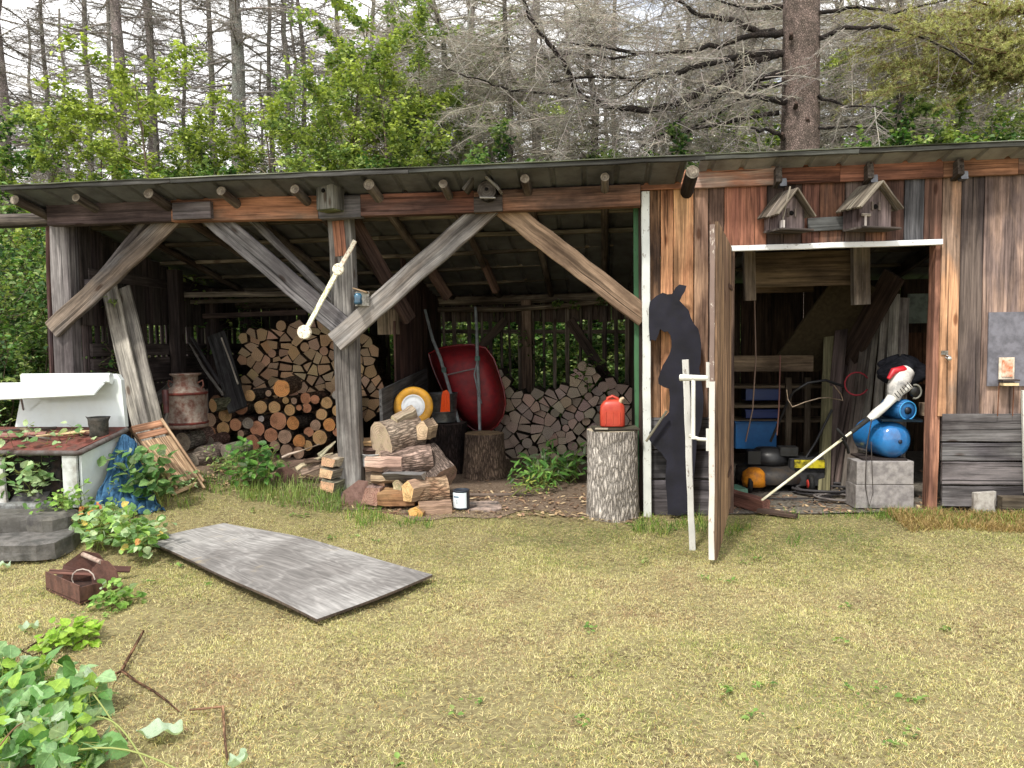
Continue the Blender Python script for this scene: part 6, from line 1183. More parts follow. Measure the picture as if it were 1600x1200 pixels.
# ---------------------------------------------------------------- leaf clusters
def leaf_arrays(cen, nrm, up, size, col, shape='oval', fold=.25, r=None):
    """cen (n,3); returns verts/faces: a six-point leaf, folded along its midrib"""
    n = len(cen); nrm = nrm/np.linalg.norm(nrm, axis=1, keepdims=True); up = up-nrm*np.sum(up*nrm, 1, keepdims=True); up /= np.linalg.norm(up, axis=1, keepdims=True)+1e-9; sd_ = np.cross(up, nrm); s = size[:, None]
    wd = {'oval': .34, 'wide': .46, 'slim': .2}[shape]
    base = cen; tip = cen+up*s-nrm*s*.12; l1 = cen+up*s*.35+sd_*s*wd+nrm*s*fold*.5; r1 = cen+up*s*.35-sd_*s*wd+nrm*s*fold*.5; mid = cen+up*s*.45
    l2 = cen+up*s*.72+sd_*s*wd*.66+nrm*s*fold*.3; r2 = cen+up*s*.72-sd_*s*wd*.66+nrm*s*fold*.3
    v = np.stack([base, l1, l2, tip, r2, r1, mid], 1).reshape(-1, 3); q = np.arange(n)[:, None]*7
    f = np.concatenate([q+np.array([[0, 1, 2, 6]]), q+np.array([[6, 2, 3, 3]])]); f = np.concatenate([q+np.array([t_]) for t_ in ([0, 1, 6], [1, 2, 6], [2, 3, 6], [6, 3, 4], [6, 4, 5], [6, 5, 0])])
    return v, f, np.repeat(col, 7, 0)
def leaf_fine(cen, nrm, up, size, col, shape, fold, r):
    n = len(cen); nrm = nrm/np.linalg.norm(nrm, axis=1, keepdims=True); up = up-nrm*np.sum(up*nrm, 1, keepdims=True); up /= np.linalg.norm(up, axis=1, keepdims=True)+1e-9; sd_ = np.cross(up, nrm); s = size[:, None]
    wd = {'oval': .32, 'wide': .46, 'slim': .14}[shape]; T_ = np.linspace(0, 1, 9); curl = r.uniform(-.1, .5, n)[:, None]; twist = r.normal(0, .15, n)[:, None]; vs = []; gs = []; idn = r.uniform(0, 60, n)
    for k, t_ in enumerate(T_):
        pw = (math.sin(math.pi*t_**.72)**.8 if 0 < t_ < 1 else 0)*wd; mid = cen+up*s*t_-nrm*s*curl*t_**2*.7
        ser = 1+(.09 if k % 2 else -.07)
        for sg in (-1, -.5, 0, .5, 1):
            ripple = r.normal(0, .012, n)[:, None] if sg else 0; h = fold*abs(sg)*pw+ripple; vs.append(mid+sd_*s*pw*sg*(ser if abs(sg) == 1 else 1)+nrm*s*(h+twist*sg*pw)); gs.append(np.stack([np.full(n, sg*pw), np.full(n, t_), idn], -1))
    v = np.stack(vs, 1).reshape(-1, 3); g_ = np.stack(gs, 1).reshape(-1, 3); m_ = 45; q = np.arange(n)[:, None]*m_
    f = np.concatenate([q+np.array([[k*5+j, k*5+j+1, (k+1)*5+j+1, (k+1)*5+j]]) for k in range(8) for j in range(4)]); return v, f, np.repeat(col, m_, 0), g_
def seg_tubes(P0, P1, r0, r1, col, k=3):
    P0, P1 = np.array(P0), np.array(P1); r0 = np.array(r0)[:, None]; r1 = np.array(r1)[:, None]; d = P1-P0; d /= np.linalg.norm(d, axis=1, keepdims=True)+1e-9
    a = np.cross(d, np.array([.31, .77, .55])); a /= np.linalg.norm(a, axis=1, keepdims=True)+1e-9; b = np.cross(d, a); V_ = []
    for (p, r_) in ((P0, r0), (P1, r1)):
        for i in range(k): t_ = 2*math.pi*i/k; V_.append(p+a*r_*math.cos(t_)+b*r_*math.sin(t_))
    v = np.stack(V_, 1).reshape(-1, 3); q = np.arange(len(P0))[:, None]*(2*k); f = np.concatenate([q+np.array([[i, (i+1) % k, (i+1) % k+k, i+k]]) for i in range(k)])
    return v, f, np.repeat(np.array(col), 2*k, 0)
class SK:                                   # skeleton collector
    def __init__(s): s.a = []; s.b = []; s.r0 = []; s.r1 = []; s.c = []
    def seg(s, a, b, r0, r1, c): s.a.append(tuple(a)); s.b.append(tuple(b)); s.r0.append(r0); s.r1.append(r1); s.c.append(c)
    def build(s, name, parent=None, at=(0, 0, 0), k=3, mat='twig'):
        v, f, c = seg_tubes(s.a, s.b, s.r0, s.r1, s.c, k); return fastmesh(name, v, f, mat, c, parent, at)
def rv(r, s=1.): return V((r.gauss(0, s), r.gauss(0, s), r.gauss(0, s)))
# broadleaf sapling / tree, built at origin; height H
def broadleaf(seed, H, spread, nleaf, lsize, pal, trunk_c=S(128, 118, 104), crown_from=.15, lean_=.05, levels=2, shape='oval', nb=26, r0=None):
    rd = random.Random(seed); r = np.random.default_rng(seed); sk = SK(); tips = []; r0 = r0 or H*.008+.008
    cur = V((0, 0, 0)); path = [cur.copy()]; d = V((rd.gauss(0, lean_), rd.gauss(0, lean_), 1)).normalized(); n_ = 14
    for i in range(n_): d = (d+V((rd.gauss(0, .05), rd.gauss(0, .05), .05))).normalized(); cur = cur+d*(H/n_); path.append(cur.copy())
    rad = [lerp(r0, .006, (i/n_)**.9) for i in range(n_+1)]
    for i in range(nb):
        t_ = lerp(crown_from, .98, (i+rd.random())/nb); j = t_*n_; k = min(int(j), n_-1); p = path[k].lerp(path[k+1], j-k); az = i*2.4+rd.gauss(0, .5); L = spread*(.35+.65*math.sin(math.pi*min(1, .25+.75*(1-t_))))*rd.uniform(.6, 1.15)
        dd = V((math.cos(az), math.sin(az), rd.uniform(.15, .9))).normalized(); q = p; rr = max(.005, rad[k]*.5); m_ = 7
        for s in range(m_):
            dd = (dd+V((rd.gauss(0, .1), rd.gauss(0, .1), -.02+rd.gauss(0, .07)))).normalized(); q2 = q+dd*(L/m_); sk.seg(q, q2, rr*(1-s/m_)+.002, rr*(1-(s+1)/m_)+.002, jit(trunk_c, .15, rd))
            if s > 0:
                for _ in range(2):
                    td = (dd+rv(rd, .6)).normalized(); q3 = q2+td*L*rd.uniform(.12, .3); sk.seg(q2, q3, .003, .0015, jit(trunk_c, .2, rd)); tips.append((q2, q3, td))
            q = q2
        tips.append((q-dd*.1, q, dd))
    m_ = len(tips); A = np.array([t_[0] for t_ in tips]); B = np.array([t_[1] for t_ in tips]); D = np.array([t_[2] for t_ in tips]); idx = r.integers(0, m_, nleaf); f = r.random(nleaf)[:, None]
    cen = A[idx]+(B[idx]-A[idx])*f*1.1+r.normal(0, .035, (nleaf, 3)); up = D[idx]*.6+r.normal(0, .6, (nleaf, 3))+np.array([0, 0, -.35]); nr = np.array([0, 0, 1.])+r.normal(0, .45, (nleaf, 3))
    C = np.array(pal); cl = (idx*7919 % len(C)); col = C[np.where(r.random(nleaf) < .6, cl, r.integers(0, len(C), nleaf))]*r.uniform(.75, 1.25, nleaf)[:, None]
    lv = leaf_arrays(cen, nr, up, r.uniform(.6, 1.3, nleaf)*lsize, col, shape)
    mb = MB(); mb.tube(path, rad, trunk_c, jit(trunk_c, .3, rd), seg=9, jt=.05); return dict(trunk=mb, sk=sk, leaves=lv, H=H)
def mk_proto(name, d, label, cat, group, loc, tmat='tree_bark', kmat='twig'):
    o = thing(name, label, cat, (0, 0, 0), group); d['trunk'].build('trunk', tmat, o)
    if d['sk'].a: d['sk'].build('branches', o, k=d.get('k', 3), mat=kmat)
    if d.get('leaves') is not None: fastmesh('crown', d['leaves'][0], d['leaves'][1], d.get('lm', 'leaf'), d['leaves'][2], o)
    o.location = loc; return o
def dup(o, loc, rz, s, label=None, group=None):
    c = o.copy(); COL.objects.link(c); c.location = loc; c.rotation_euler = (0, 0, rz); c.scale = (s, s, s)
    if label: c['label'] = label
    if group: c['group'] = group
    for ch in o.children: k = ch.copy(); COL.objects.link(k); k.parent = c
    return c
YG = [S(148, 164, 80), S(166, 182, 92), S(186, 200, 110), S(134, 152, 80), S(116, 138, 72)]; MG = [S(108, 132, 80), S(124, 148, 86), S(92, 116, 70), S(144, 164, 98), S(162, 178, 112)]; DG = [S(56, 90, 44), S(70, 108, 52), S(44, 74, 38), S(88, 126, 60), S(116, 150, 80)]
def at_px(u, y): p = P(u, 400, y); return V((p.x, y, gzf(p.x, min(y, 3))))
# --- saplings right behind the roof
GS = 'young leafy trees behind the shed'
sap = [(broadleaf(11, 4.8, 1.2, 10000, .066, YG, nb=32), 0), (broadleaf(12, 4.1, 1.4, 11000, .066, YG+MG, nb=34), 0), (broadleaf(13, 5.6, 1.1, 8000, .066, MG+YG[:2], crown_from=.3), 0), (broadleaf(14, 3.6, 1.5, 12000, .07, MG+DG, nb=34), 0)]
spots = [(60, 4.6, 1, 1.0, 'broad bright sapling at the far left behind the roof'), (160, 5.0, 0, .95, 'bright yellow green sapling behind the left third of the roof'), (235, 4.4, 0, 1.06, 'tallest yellow green sapling with tiered leaves at upper left'), (300, 5.4, 1, .95, 'round yellow green sapling right of the tallest tiered one'), (365, 4.6, 3, .95, 'low mid green bush tree over the left brace'), (430, 5.2, 0, .98, 'upright bright sapling before the thick grey trunk'), (505, 4.5, 1, 1.02, 'yellow green sapling above the box birdhouse'), (555, 5.0, 2, 1.1, 'slender tall sapling with sparse high leaves left of centre'), (610, 4.6, 0, 1.06, 'leafy sapling with crooked stem near the pale birch'), (668, 5.4, 2, 1.0, 'tall thin sapling overlapping the pale birch'), (720, 4.8, 3, 1.05, 'mid green sapling right of the pale birch'), (790, 5.2, 3, 1.0, 'dark low sapling under the grey twigs left'), (880, 4.9, 3, .95, 'dark low sapling under the grey twigs at centre'), (980, 5.4, 3, 1.0, 'dark low sapling under the snaking bough'), (1090, 5.0, 3, .98, 'mid green sapling left of the big spruce trunk'), (1330, 5.2, 3, 1.05, 'green sapling right of the big spruce trunk'), (1420, 4.8, 3, 1.08, 'leafy sapling under the hanging spruce boughs'), (1510, 5.2, 1, 1.0, 'bright sapling over the right wall of the shed'), (1600, 4.6, 3, 1.1, 'green sapling at the right edge behind the roof'), (-60, 4.5, 3, 1.1, 'leafy sapling at the outer left edge')]
first = {}
for i, (u, y, k, s, lb) in enumerate(spots):
    loc = at_px(u, y)
    if k not in first: o = mk_proto('sapling', sap[k][0], lb, 'sapling', GS, loc); o.scale = (s, s, s); first[k] = o
    else: o = dup(first[k], loc, i*1.9, s, lb)
rs = random.Random(3)
for i, (u, k) in enumerate(((20, 1), (110, 0), (195, 3), (270, 1), (340, 0), (400, 3), (470, 1), (540, 3), (600, 1), (690, 0), (750, 3), (840, 0), (930, 3), (1030, 1), (1130, 3), (1190, 1), (1300, 3), (1370, 0), (1460, 3), (1550, 1))):
    dup(first[k], at_px(u, rs.uniform(7.2, 9.5)), rs.uniform(0, 6), rs.uniform(.85, 1.0) if u < 560 else rs.uniform(1.1, 1.35), 'sapling in the second rank of young trees, half hidden behind the nearer ones', 'second rank of young trees')
# --- shrubs left of the shed and seen through the slats
def shrub(seed, H, W_, nleaf, pal, lsize=.06):
    rd = random.Random(seed); r = np.random.default_rng(seed); sk = SK(); tips = []
    for i in range(30):
        q = V((rd.gauss(0, W_*.12), rd.gauss(0, W_*.12), 0)); d = V((rd.gauss(0, .45), rd.gauss(0, .45), 1)).normalized(); L = H*rd.uniform(.6, 1.1); m_ = 8
        for s in range(m_):
            d = (d+V((rd.gauss(0, .13), rd.gauss(0, .13), -.02))).normalized(); q2 = q+d*L/m_; sk.seg(q, q2, .012*(1-s/m_)+.002, .012*(1-(s+1)/m_)+.002, jit(S(104, 92, 76), .2, rd))
            for _ in range(2): td = (d+rv(rd, .8)).normalized(); q3 = q2+td*L*rd.uniform(.08, .22); sk.seg(q2, q3, .003, .0015, jit(S(100, 90, 76), .2, rd)); tips.append((q2, q3, td))
            q = q2
    A = np.array([t_[0] for t_ in tips]); B = np.array([t_[1] for t_ in tips]); D = np.array([t_[2] for t_ in tips]); idx = r.integers(0, len(tips), nleaf); cen = A[idx]+(B[idx]-A[idx])*r.random(nleaf)[:, None]*1.1+r.normal(0, .03, (nleaf, 3))
    C = np.array(pal); col = C[np.where(r.random(nleaf) < .6, idx*31 % len(C), r.integers(0, len(C), nleaf))]*r.uniform(.75, 1.25, nleaf)[:, None]
    return sk, leaf_arrays(cen, np.array([0, 0, 1.])+r.normal(0, .5, (nleaf, 3)), D[idx]*.6+r.normal(0, .6, (nleaf, 3)), r.uniform(.6, 1.3, nleaf)*lsize, col)
sh = [shrub(31, 2.6, 1.6, 9000, MG+DG), shrub(32, 1.7, 1.6, 7000, DG+MG)]; fs_ = {}
GSH = 'shrubs around and behind the shed'
for i, (x, y, k, s, lb) in enumerate([(-5.45, .8, 0, 1.0, 'tall light green shrub against the left corner of the shed'), (-5.5, 2.4, 0, 1.1, 'tall shrub behind the left corner tie log'), (-5.9, 1.6, 0, 1.0, 'dense shrub at the left frame edge'), (-5.0, -.1, 1, .8, 'low shrub behind the white stove'), (-5.6, -.2, 1, 1.0, 'dark low shrub left of the stove back'), (-6.6, .5, 0, .9, 'outermost shrub at the left'), (-4.9, 3.9, 0, 1.0, 'shrub behind the rear left corner'), (-3.6, 4.4, 1, 1.1, 'shrub behind the left bay back wall'), (-2.3, 4.2, 1, 1.1, 'shrub behind the partition'), (-1.0, 4.0, 1, 1.0, 'shrub seen between the pickets at left'), (-.1, 4.3, 1, 1.05, 'shrub seen between the pickets at centre'), (.8, 4.0, 1, .95, 'shrub seen between the pickets at right'), (-1.6, 5.2, 0, .9, 'taller shrub deeper behind the pickets'), (.5, 5.3, 0, .9, 'taller shrub deeper behind the right pickets'), (2.0, 4.2, 1, 1.1, 'shrub behind the tool room back wall')]):
    loc = V((x, y, gzf(x, min(y, 3))))
    if k not in fs_:
        o = thing('shrub', lb, 'shrub', (0, 0, 0), GSH); sh[k][0].build('stems', o); fastmesh('foliage', sh[k][1][0], sh[k][1][1], 'leaf', sh[k][1][2], o); o.location = loc; o.scale = (s, s, s); fs_[k] = o
    else: dup(fs_[k], loc, i*2.1, s, lb)
# --- conifers with bare dead limbs
TW = S(156, 150, 142); TWD = S(134, 128, 122); TWP = S(158, 152, 140)
def bough(sk, rd, q, d, L, r0, col, droop=.04, dens=1.0, fine=True, k_=2, needles=None):
    m_ = max(5, int(L/.12)); pts = [q]
    for s in range(m_):
        d = (d+V((rd.gauss(0, .06), rd.gauss(0, .06), -droop+rd.gauss(0, .05)))).normalized(); q2 = q+d*L/m_; sk.seg(q, q2, r0*(1-s/m_)+.0025, r0*(1-(s+1)/m_)+.0025, jit(col, .15, rd))
        sd_ = d.cross(ZUP); sd_ = sd_.normalized() if sd_.length > .1 else V((1, 0, 0))
        for _ in range(max(1, int(k_*dens+rd.random()))):
            sg = rd.choice((-1, 1)); td = (d*.55+sd_*sg*rd.uniform(.5, 1)+V((0, 0, rd.gauss(-.1, .3)))).normalized(); LL = L*rd.uniform(.1, .3)*(1-.5*s/m_); a = q.lerp(q2, rd.random()); nn_ = 3
            for j in range(nn_):
                b = a+td*LL/nn_; sk.seg(a, b, .0035*(1-j/nn_)+.0012, .0035*(1-(j+1)/nn_)+.0012, jit(col, .25, rd))
                if needles is not None: needles.append((a, b, td))
                if fine:
                    for _ in range(2): t2 = (td+rv(rd, .6)).normalized(); c = a.lerp(b, rd.random()); e = c+t2*LL*rd.uniform(.2, .5); sk.seg(c, e, .0018, .0009, jit(col, .25, rd)); 
                a = b; td = (td+rv(rd, .18)).normalized()
        q = q2
    return q
def conifer(seed, H, r0, nb, z0, Lb, col=TWD, tc=S(150, 142, 136), dens=1., droop=.03):
    rd = random.Random(seed); sk = SK(); path = [V((rd.gauss(0, .004)*i, rd.gauss(0, .004)*i, H*i/12)) for i in range(13)]; rad = [lerp(r0, r0*.35, i/12) for i in range(13)]
    for i in range(nb):
        t_ = lerp(z0/H, .99, (i+rd.random())/nb); j = t_*12; k = min(int(j), 11); p = path[k].lerp(path[k+1], j-k); az = rd.uniform(0, 6.28); bough(sk, rd, p, V((math.cos(az), math.sin(az), rd.uniform(-.25, .3))).normalized(), Lb*rd.uniform(.5, 1.1), r0*.10+.003, col, droop, dens)
    mb = MB(); mb.tube(path, rad, tc, jit(tc, .3, rd), seg=14, jt=.04); return dict(trunk=mb, sk=sk)
cz = [conifer(41, 8.5, .13, 110, .9, 1.5, dens=1.5), conifer(42, 8.5, .07, 100, .8, 1.2, dens=1.5), conifer(43, 9.0, .20, 120, 1.2, 1.7, dens=1.5, tc=S(158, 152, 146))]; fc = {}
GC = 'bare lower trunks of conifers behind the shed'
spots = [(18, 7.5, 0, 1.15, 'dark conifer trunk at the far upper left'), (84, 8.5, 1, 1.1, 'thin conifer trunk second from the left'), (150, 8, 1, 1.2, 'dark slim conifer trunk beside the tallest sapling'), (200, 7, 0, 1.2, 'conifer trunk behind the tallest yellow green sapling'), (250, 8.5, 1, 1.2, 'greyish conifer trunk between the two left sapling crowns'), (298, 9, 1, 1.0, 'slender conifer trunk left of the thick grey one'), (340, 8, 1, 1.25, 'straight slim trunk immediately left of the thick grey one'), (382, 7, 2, 1.0, 'thickest grey conifer trunk in the left group'), (430, 9.5, 1, 1.15, 'slim trunk right of the thick grey conifer'), (457, 9, 1, 1.3, 'straight trunk in front of the blue sky gap'), (482, 10, 1, 1.2, 'bluish grey thin trunk at the sky gap'), (536, 9.5, 1, 1.2, 'thin trunk above the box birdhouse'), (590, 11, 1, 1.3, 'far thin trunk behind the crooked sapling'), (740, 10, 1, 1.3, 'shadowed trunk behind the grey twigs'), (840, 10.5, 0, 1.2, 'hidden trunk behind the dense grey twigs'), (960, 11, 1, 1.3, 'thin trunk behind the snaking bough'), (1120, 9, 1, 1.25, 'thin trunk left of the big spruce'), (1155, 12, 0, 1.2, 'far trunk close to the left of the big spruce'), (1310, 11, 1, 1.3, 'thin trunk just right of the big spruce'), (1400, 9.5, 0, 1.1, 'trunk behind the hanging green boughs'), (1480, 12, 1, 1.3, 'far slim trunk at the upper right'), (1560, 10, 0, 1.2, 'trunk at the right edge of the trees'), (-40, 9, 1, 1.3, 'trunk beyond the left frame edge')]
for i, (u, y, k, s, lb) in enumerate(spots):
    loc = at_px(u, y)
    if k not in fc: o = mk_proto('conifer', cz[k], lb, 'conifer', GC, loc); o.scale = (s, s, s); fc[k] = o
    else: dup(fc[k], loc, i*1.7, s, lb)
# deeper ranks, beyond single notice: further individual trees in ring behind
rk = random.Random(77)
for i in range(26):
    u = -80+i*68+rk.uniform(-20, 20); y = rk.uniform(14, 24); k = rk.choice((0, 1, 1)); s = rk.uniform(1.2, 1.7)
    dup(fc[k], at_px(u, y), rk.uniform(0, 6), s, 'distant slim conifer trunk deep in the wood behind the shed', 'distant conifers deep in the wood')
# pale birch
d_ = broadleaf(51, 7.5, 1.2, 2200, .075, MG, trunk_c=S(206, 200, 194), crown_from=.45, nb=18, r0=.11, lean_=.0); mk_proto('birch', d_, 'pale barked birch trunk standing in sunlight left of centre', 'birch', None, at_px(664, 6.2))
# --- the big spruce with its sweeping dead limbs
def big_spruce():
    Y = 4.7; b = P(1250, 232, Y); x0 = b.x; z0 = .1; rd = random.Random(5); s = px_at(b); o = thing('big_spruce', 'big rough barked spruce with long bare limbs sweeping to the left behind the roof', 'spruce', (x0, Y, z0))
    m = MB(); path = [V((x0+.0*i, Y, z0+7.5*i/20)) for i in range(21)]; top = P(1252, 0, Y); m.tube([V((lerp(x0, top.x, (p.z-b.z)/(top.z-b.z)) if p.z > b.z else x0, Y, p.z)) for p in path], [lerp(.3, .235, i/20)*(29*s/.27) for i in range(21)], S(150, 132, 124), S(116, 104, 96), seg=26, jt=.035); tr = m.build('trunk', 'tree_bark', o)
    m = MB()
    for (u, v, l) in ((1243, 168, .12), (1222, 215, .1), (1262, 190, .05), (1236, 60, .1)):
        m = MB(); q = P(u, v, Y-.22); m.tube([q, q+V((-.02, -l, .03))], [.035, .02], S(110, 92, 84), S(80, 70, 64), seg=8); m.build('branch_stub', 'tree_bark', tr)
    limbs = [([(1225, 52), (1187, 49), (1150, 34), (1094, 22), (1056, 0), (1020, -30)], .05, 0), ([(1221, 56), (1169, 56), (1124, 71), (1067, 81), (1000, 84), (930, 70), (880, 66)], .045, -.4), ([(1225, 81), (1169, 84), (1094, 101), (1037, 118), (1000, 124), (930, 118), (860, 128)], .05, -.5),
        ([(1217, 84), (1169, 97), (1124, 127), (1067, 157), (1040, 166), (1006, 174), (939, 162), (908, 150), (888, 115), (871, 84), (841, 50), (817, 0), (812, -30)], .06, -.7), ([(1225, 112), (1187, 124), (1131, 146), (1075, 176), (1030, 212), (1000, 229)], .05, -.3), ([(1225, 161), (1195, 152), (1160, 150)], .05, -.6),
        ([(1219, 176), (1169, 184), (1094, 199), (1037, 216), (1000, 222)], .035, -.2), ([(1228, 215), (1202, 203), (1172, 200)], .035, -.5), ([(1225, 130), (1180, 140), (1120, 180), (1060, 210), (1010, 240)], .03, .2), ([(1222, 10), (1180, 14), (1120, 0)], .04, .1),
        ([(908, 150), (860, 148), (800, 140), (760, 128), (700, 108)], .022, -.6), ([(1000, 84), (960, 92), (900, 84), (850, 90)], .02, -.5), ([(940, 160), (970, 148), (1010, 125), (1050, 110)], .016, -.6), ([(1280, 60), (1320, 45), (1380, 40), (1450, 60), (1520, 100)], .035, -.3), ([(1280, 20), (1340, 10), (1400, 20), (1480, 0)], .03, .2), ([(1278, 150), (1320, 165), (1380, 170)], .025, -.3), ([(1276, 200), (1330, 195), (1390, 205)], .02, .1)]
    LM = MB(); sk = SK(); grow = []
    for pts, r0, dy in limbs:
        n_ = len(pts); q = []
        for i, (u, v) in enumerate(pts): q.append(P(u, v, Y-.05+dy*i/(n_-1)*1.6+(0 if i else -.1)))
        sm = []
        for i in range(n_-1):
            for k in range(4): sm.append(q[i].lerp(q[i+1], k/4)+rv(rd, .012))
        sm.append(q[-1]); LM.tube(sm, [lerp(r0, r0*.32, i/(len(sm)-1)) for i in range(len(sm))], S(70, 62, 58), S(52, 48, 46), seg=8, jt=.12); grow.append((sm, r0))
    LM.build('limbs', 'tree_bark', o)
    for sm, r0 in grow:
        for i in range(2, len(sm)):
            for _ in range(2 if i > 3 else 1):
                d = V((rd.gauss(-.3, .6), rd.gauss(0, .6), rd.gauss(.1, .6))).normalized(); bough(sk, rd, sm[i], d, rd.uniform(.35, 1.1), .006, rd.choice((TW, TWP, TWD)), .03, 1.1)
    sk.build('dead_twigs', o)
big_spruce()
# cloud of fine dead twigs of a second, dead spruce left of the big one
def dead_spruce(u, y, lb, H, L, n, z0, seed, col, vmin=-30):
    d = conifer(seed, H, .10, n, z0, L, col, S(110, 102, 96), 1.5, .02); return mk_proto('dead_spruce', d, lb, 'spruce', 'dead grey twigged spruces', at_px(u, y))
a_ = dead_spruce(800, 5.6, 'dead spruce with a dense haze of grey twigs above the open bay', 6.6, 2.2, 120, 2.0, 61, TWP); dup(a_, at_px(930, 6.3), 2., 1.05, 'second dead spruce behind the snaking bough'); dup(a_, at_px(1060, 6.8), 4., 1.0, 'third dead spruce left of the big rough trunk'); dup(a_, at_px(1400, 7.0), 1., 1.05, 'dead spruce right of the big rough trunk'); dup(a_, at_px(690, 7.2), 5., 1.1, 'dead spruce behind the pale birch')
for u_, y_, z_, s_ in ((90, 12, 1., 1.15), (560, 11, 5., 1.2), (630, 9.5, 2.5, 1.2), (1180, 10, 1.5, 1.3), (1300, 9.5, 3.5, 1.2), (1500, 10, 4.5, 1.3)): dup(a_, at_px(u_, y_), z_, s_, 'grey twigged spruce in the rear rank behind the young trees', 'grey twigged spruces in the rear rank')
# --- live hanging boughs at the right
def live_spruce():
    rd = random.Random(8); r = np.random.default_rng(8); y = 4.9; o = thing('live_spruce', 'living spruce with hanging yellow green boughs at the upper right', 'spruce', at_px(1640, y)); sk = SK(); nd = []
    m = MB(); x0 = at_px(1640, y).x; m.tube([V((x0, y, .1)), V((x0+.05, y, 3)), V((x0, y, 7))], [.16, .14, .1], S(120, 106, 98), S(90, 80, 74), seg=14, jt=.04); m.build('trunk', 'tree_bark', o)
    for (u0, v0, u1, v1, n_) in ((1640, 60, 1300, 40, 3), (1640, 90, 1330, 75, 3), (1640, 110, 1440, 110, 2), (1640, 20, 1340, 15, 2), (1640, 100, 1290, 95, 2), (1640, 50, 1480, 60, 3), (1650, 80, 1500, 105, 3), (1650, 130, 1340, 60, 2), (1640, 5, 1450, 35, 2), (1640, 120, 1340, 120, 1)):
        a = P(u0, v0, y); L = (P(u1, v1, y)-a).length
        for k in range(n_+1): d = (P(u1, v1, y-.5+k*.35)-a).normalized(); bough(sk, rd, a, d, L*rd.uniform(.8, 1.05), .02, S(120, 96, 80), .012, 1.3, False, 3, nd)
    sk.build('branches', o); n = 120000; idx = r.integers(0, len(nd), n); A = np.array([t_[0] for t_ in nd]); B = np.array([t_[1] for t_ in nd]); D = np.array([t_[2] for t_ in nd]); c0 = A[idx]+(B[idx]-A[idx])*r.random(n)[:, None]
    d = D[idx]*.5+r.normal(0, .6, (n, 3)); d /= np.linalg.norm(d, axis=1, keepdims=True); L = r.uniform(.03, .055, n)[:, None]; s_ = np.cross(d, r.normal(0, 1, (n, 3))); s_ /= np.linalg.norm(s_, axis=1, keepdims=True); s_ *= .0042
    v = np.stack([c0-s_, c0+s_, c0+d*L], 1).reshape(-1, 3); C = np.array([S(166, 172, 108), S(184, 190, 122), S(150, 150, 100), S(196, 198, 140), S(160, 140, 108)]); col = C[np.where(r.random(n) < .6, idx*13 % 5, r.integers(0, 5, n))]
    fastmesh('needles', v, np.arange(n)[:, None]*3+np.array([[0, 1, 2]]), 'leaf', np.repeat(col, 3, 0), o)
live_spruce()
# --- woodland mass in the far distance
def woodland():
    r = np.random.default_rng(15); n = 60000; ang = r.uniform(-1.05, 1.05, n); dist = r.uniform(18, 40, n); x = EYE.x+dist*np.sin(ang); y = EYE.y+dist*np.cos(ang); top = 3.2+2.6*(x > 1)*np.clip((x-1)/6, 0, 1)+1.2*vnoise(x, y, .25, 5)+.8*vnoise(x, y, .9, 6); z = top*r.random(n)**.8
    cen = np.stack([x, y, z], -1); C = np.array(DG+MG[:3]+[S(104, 120, 84), S(84, 96, 70)]); blk = ((x*.8).astype(int)*5+(y*.5).astype(int)*3+(z*1.2).astype(int)*7) % len(C); col = C[np.where(r.random(n) < .55, blk, r.integers(0, len(C), n))]*r.uniform(.7, 1.3, n)[:, None]
    v, f, c = leaf_arrays(cen, r.normal(0, 1, (n, 3))+np.array([0, 0, .6]), r.normal(0, 1, (n, 3)), r.uniform(.2, .5, n), col); o = fastmesh('distant_woodland', v, f, 'leaf', c); tag(o, 'green mass of woodland undergrowth far behind the shed', 'woodland', kind='stuff')
woodland()
# fallen needles and leaf litter on the roof edge
lawn_weeds()
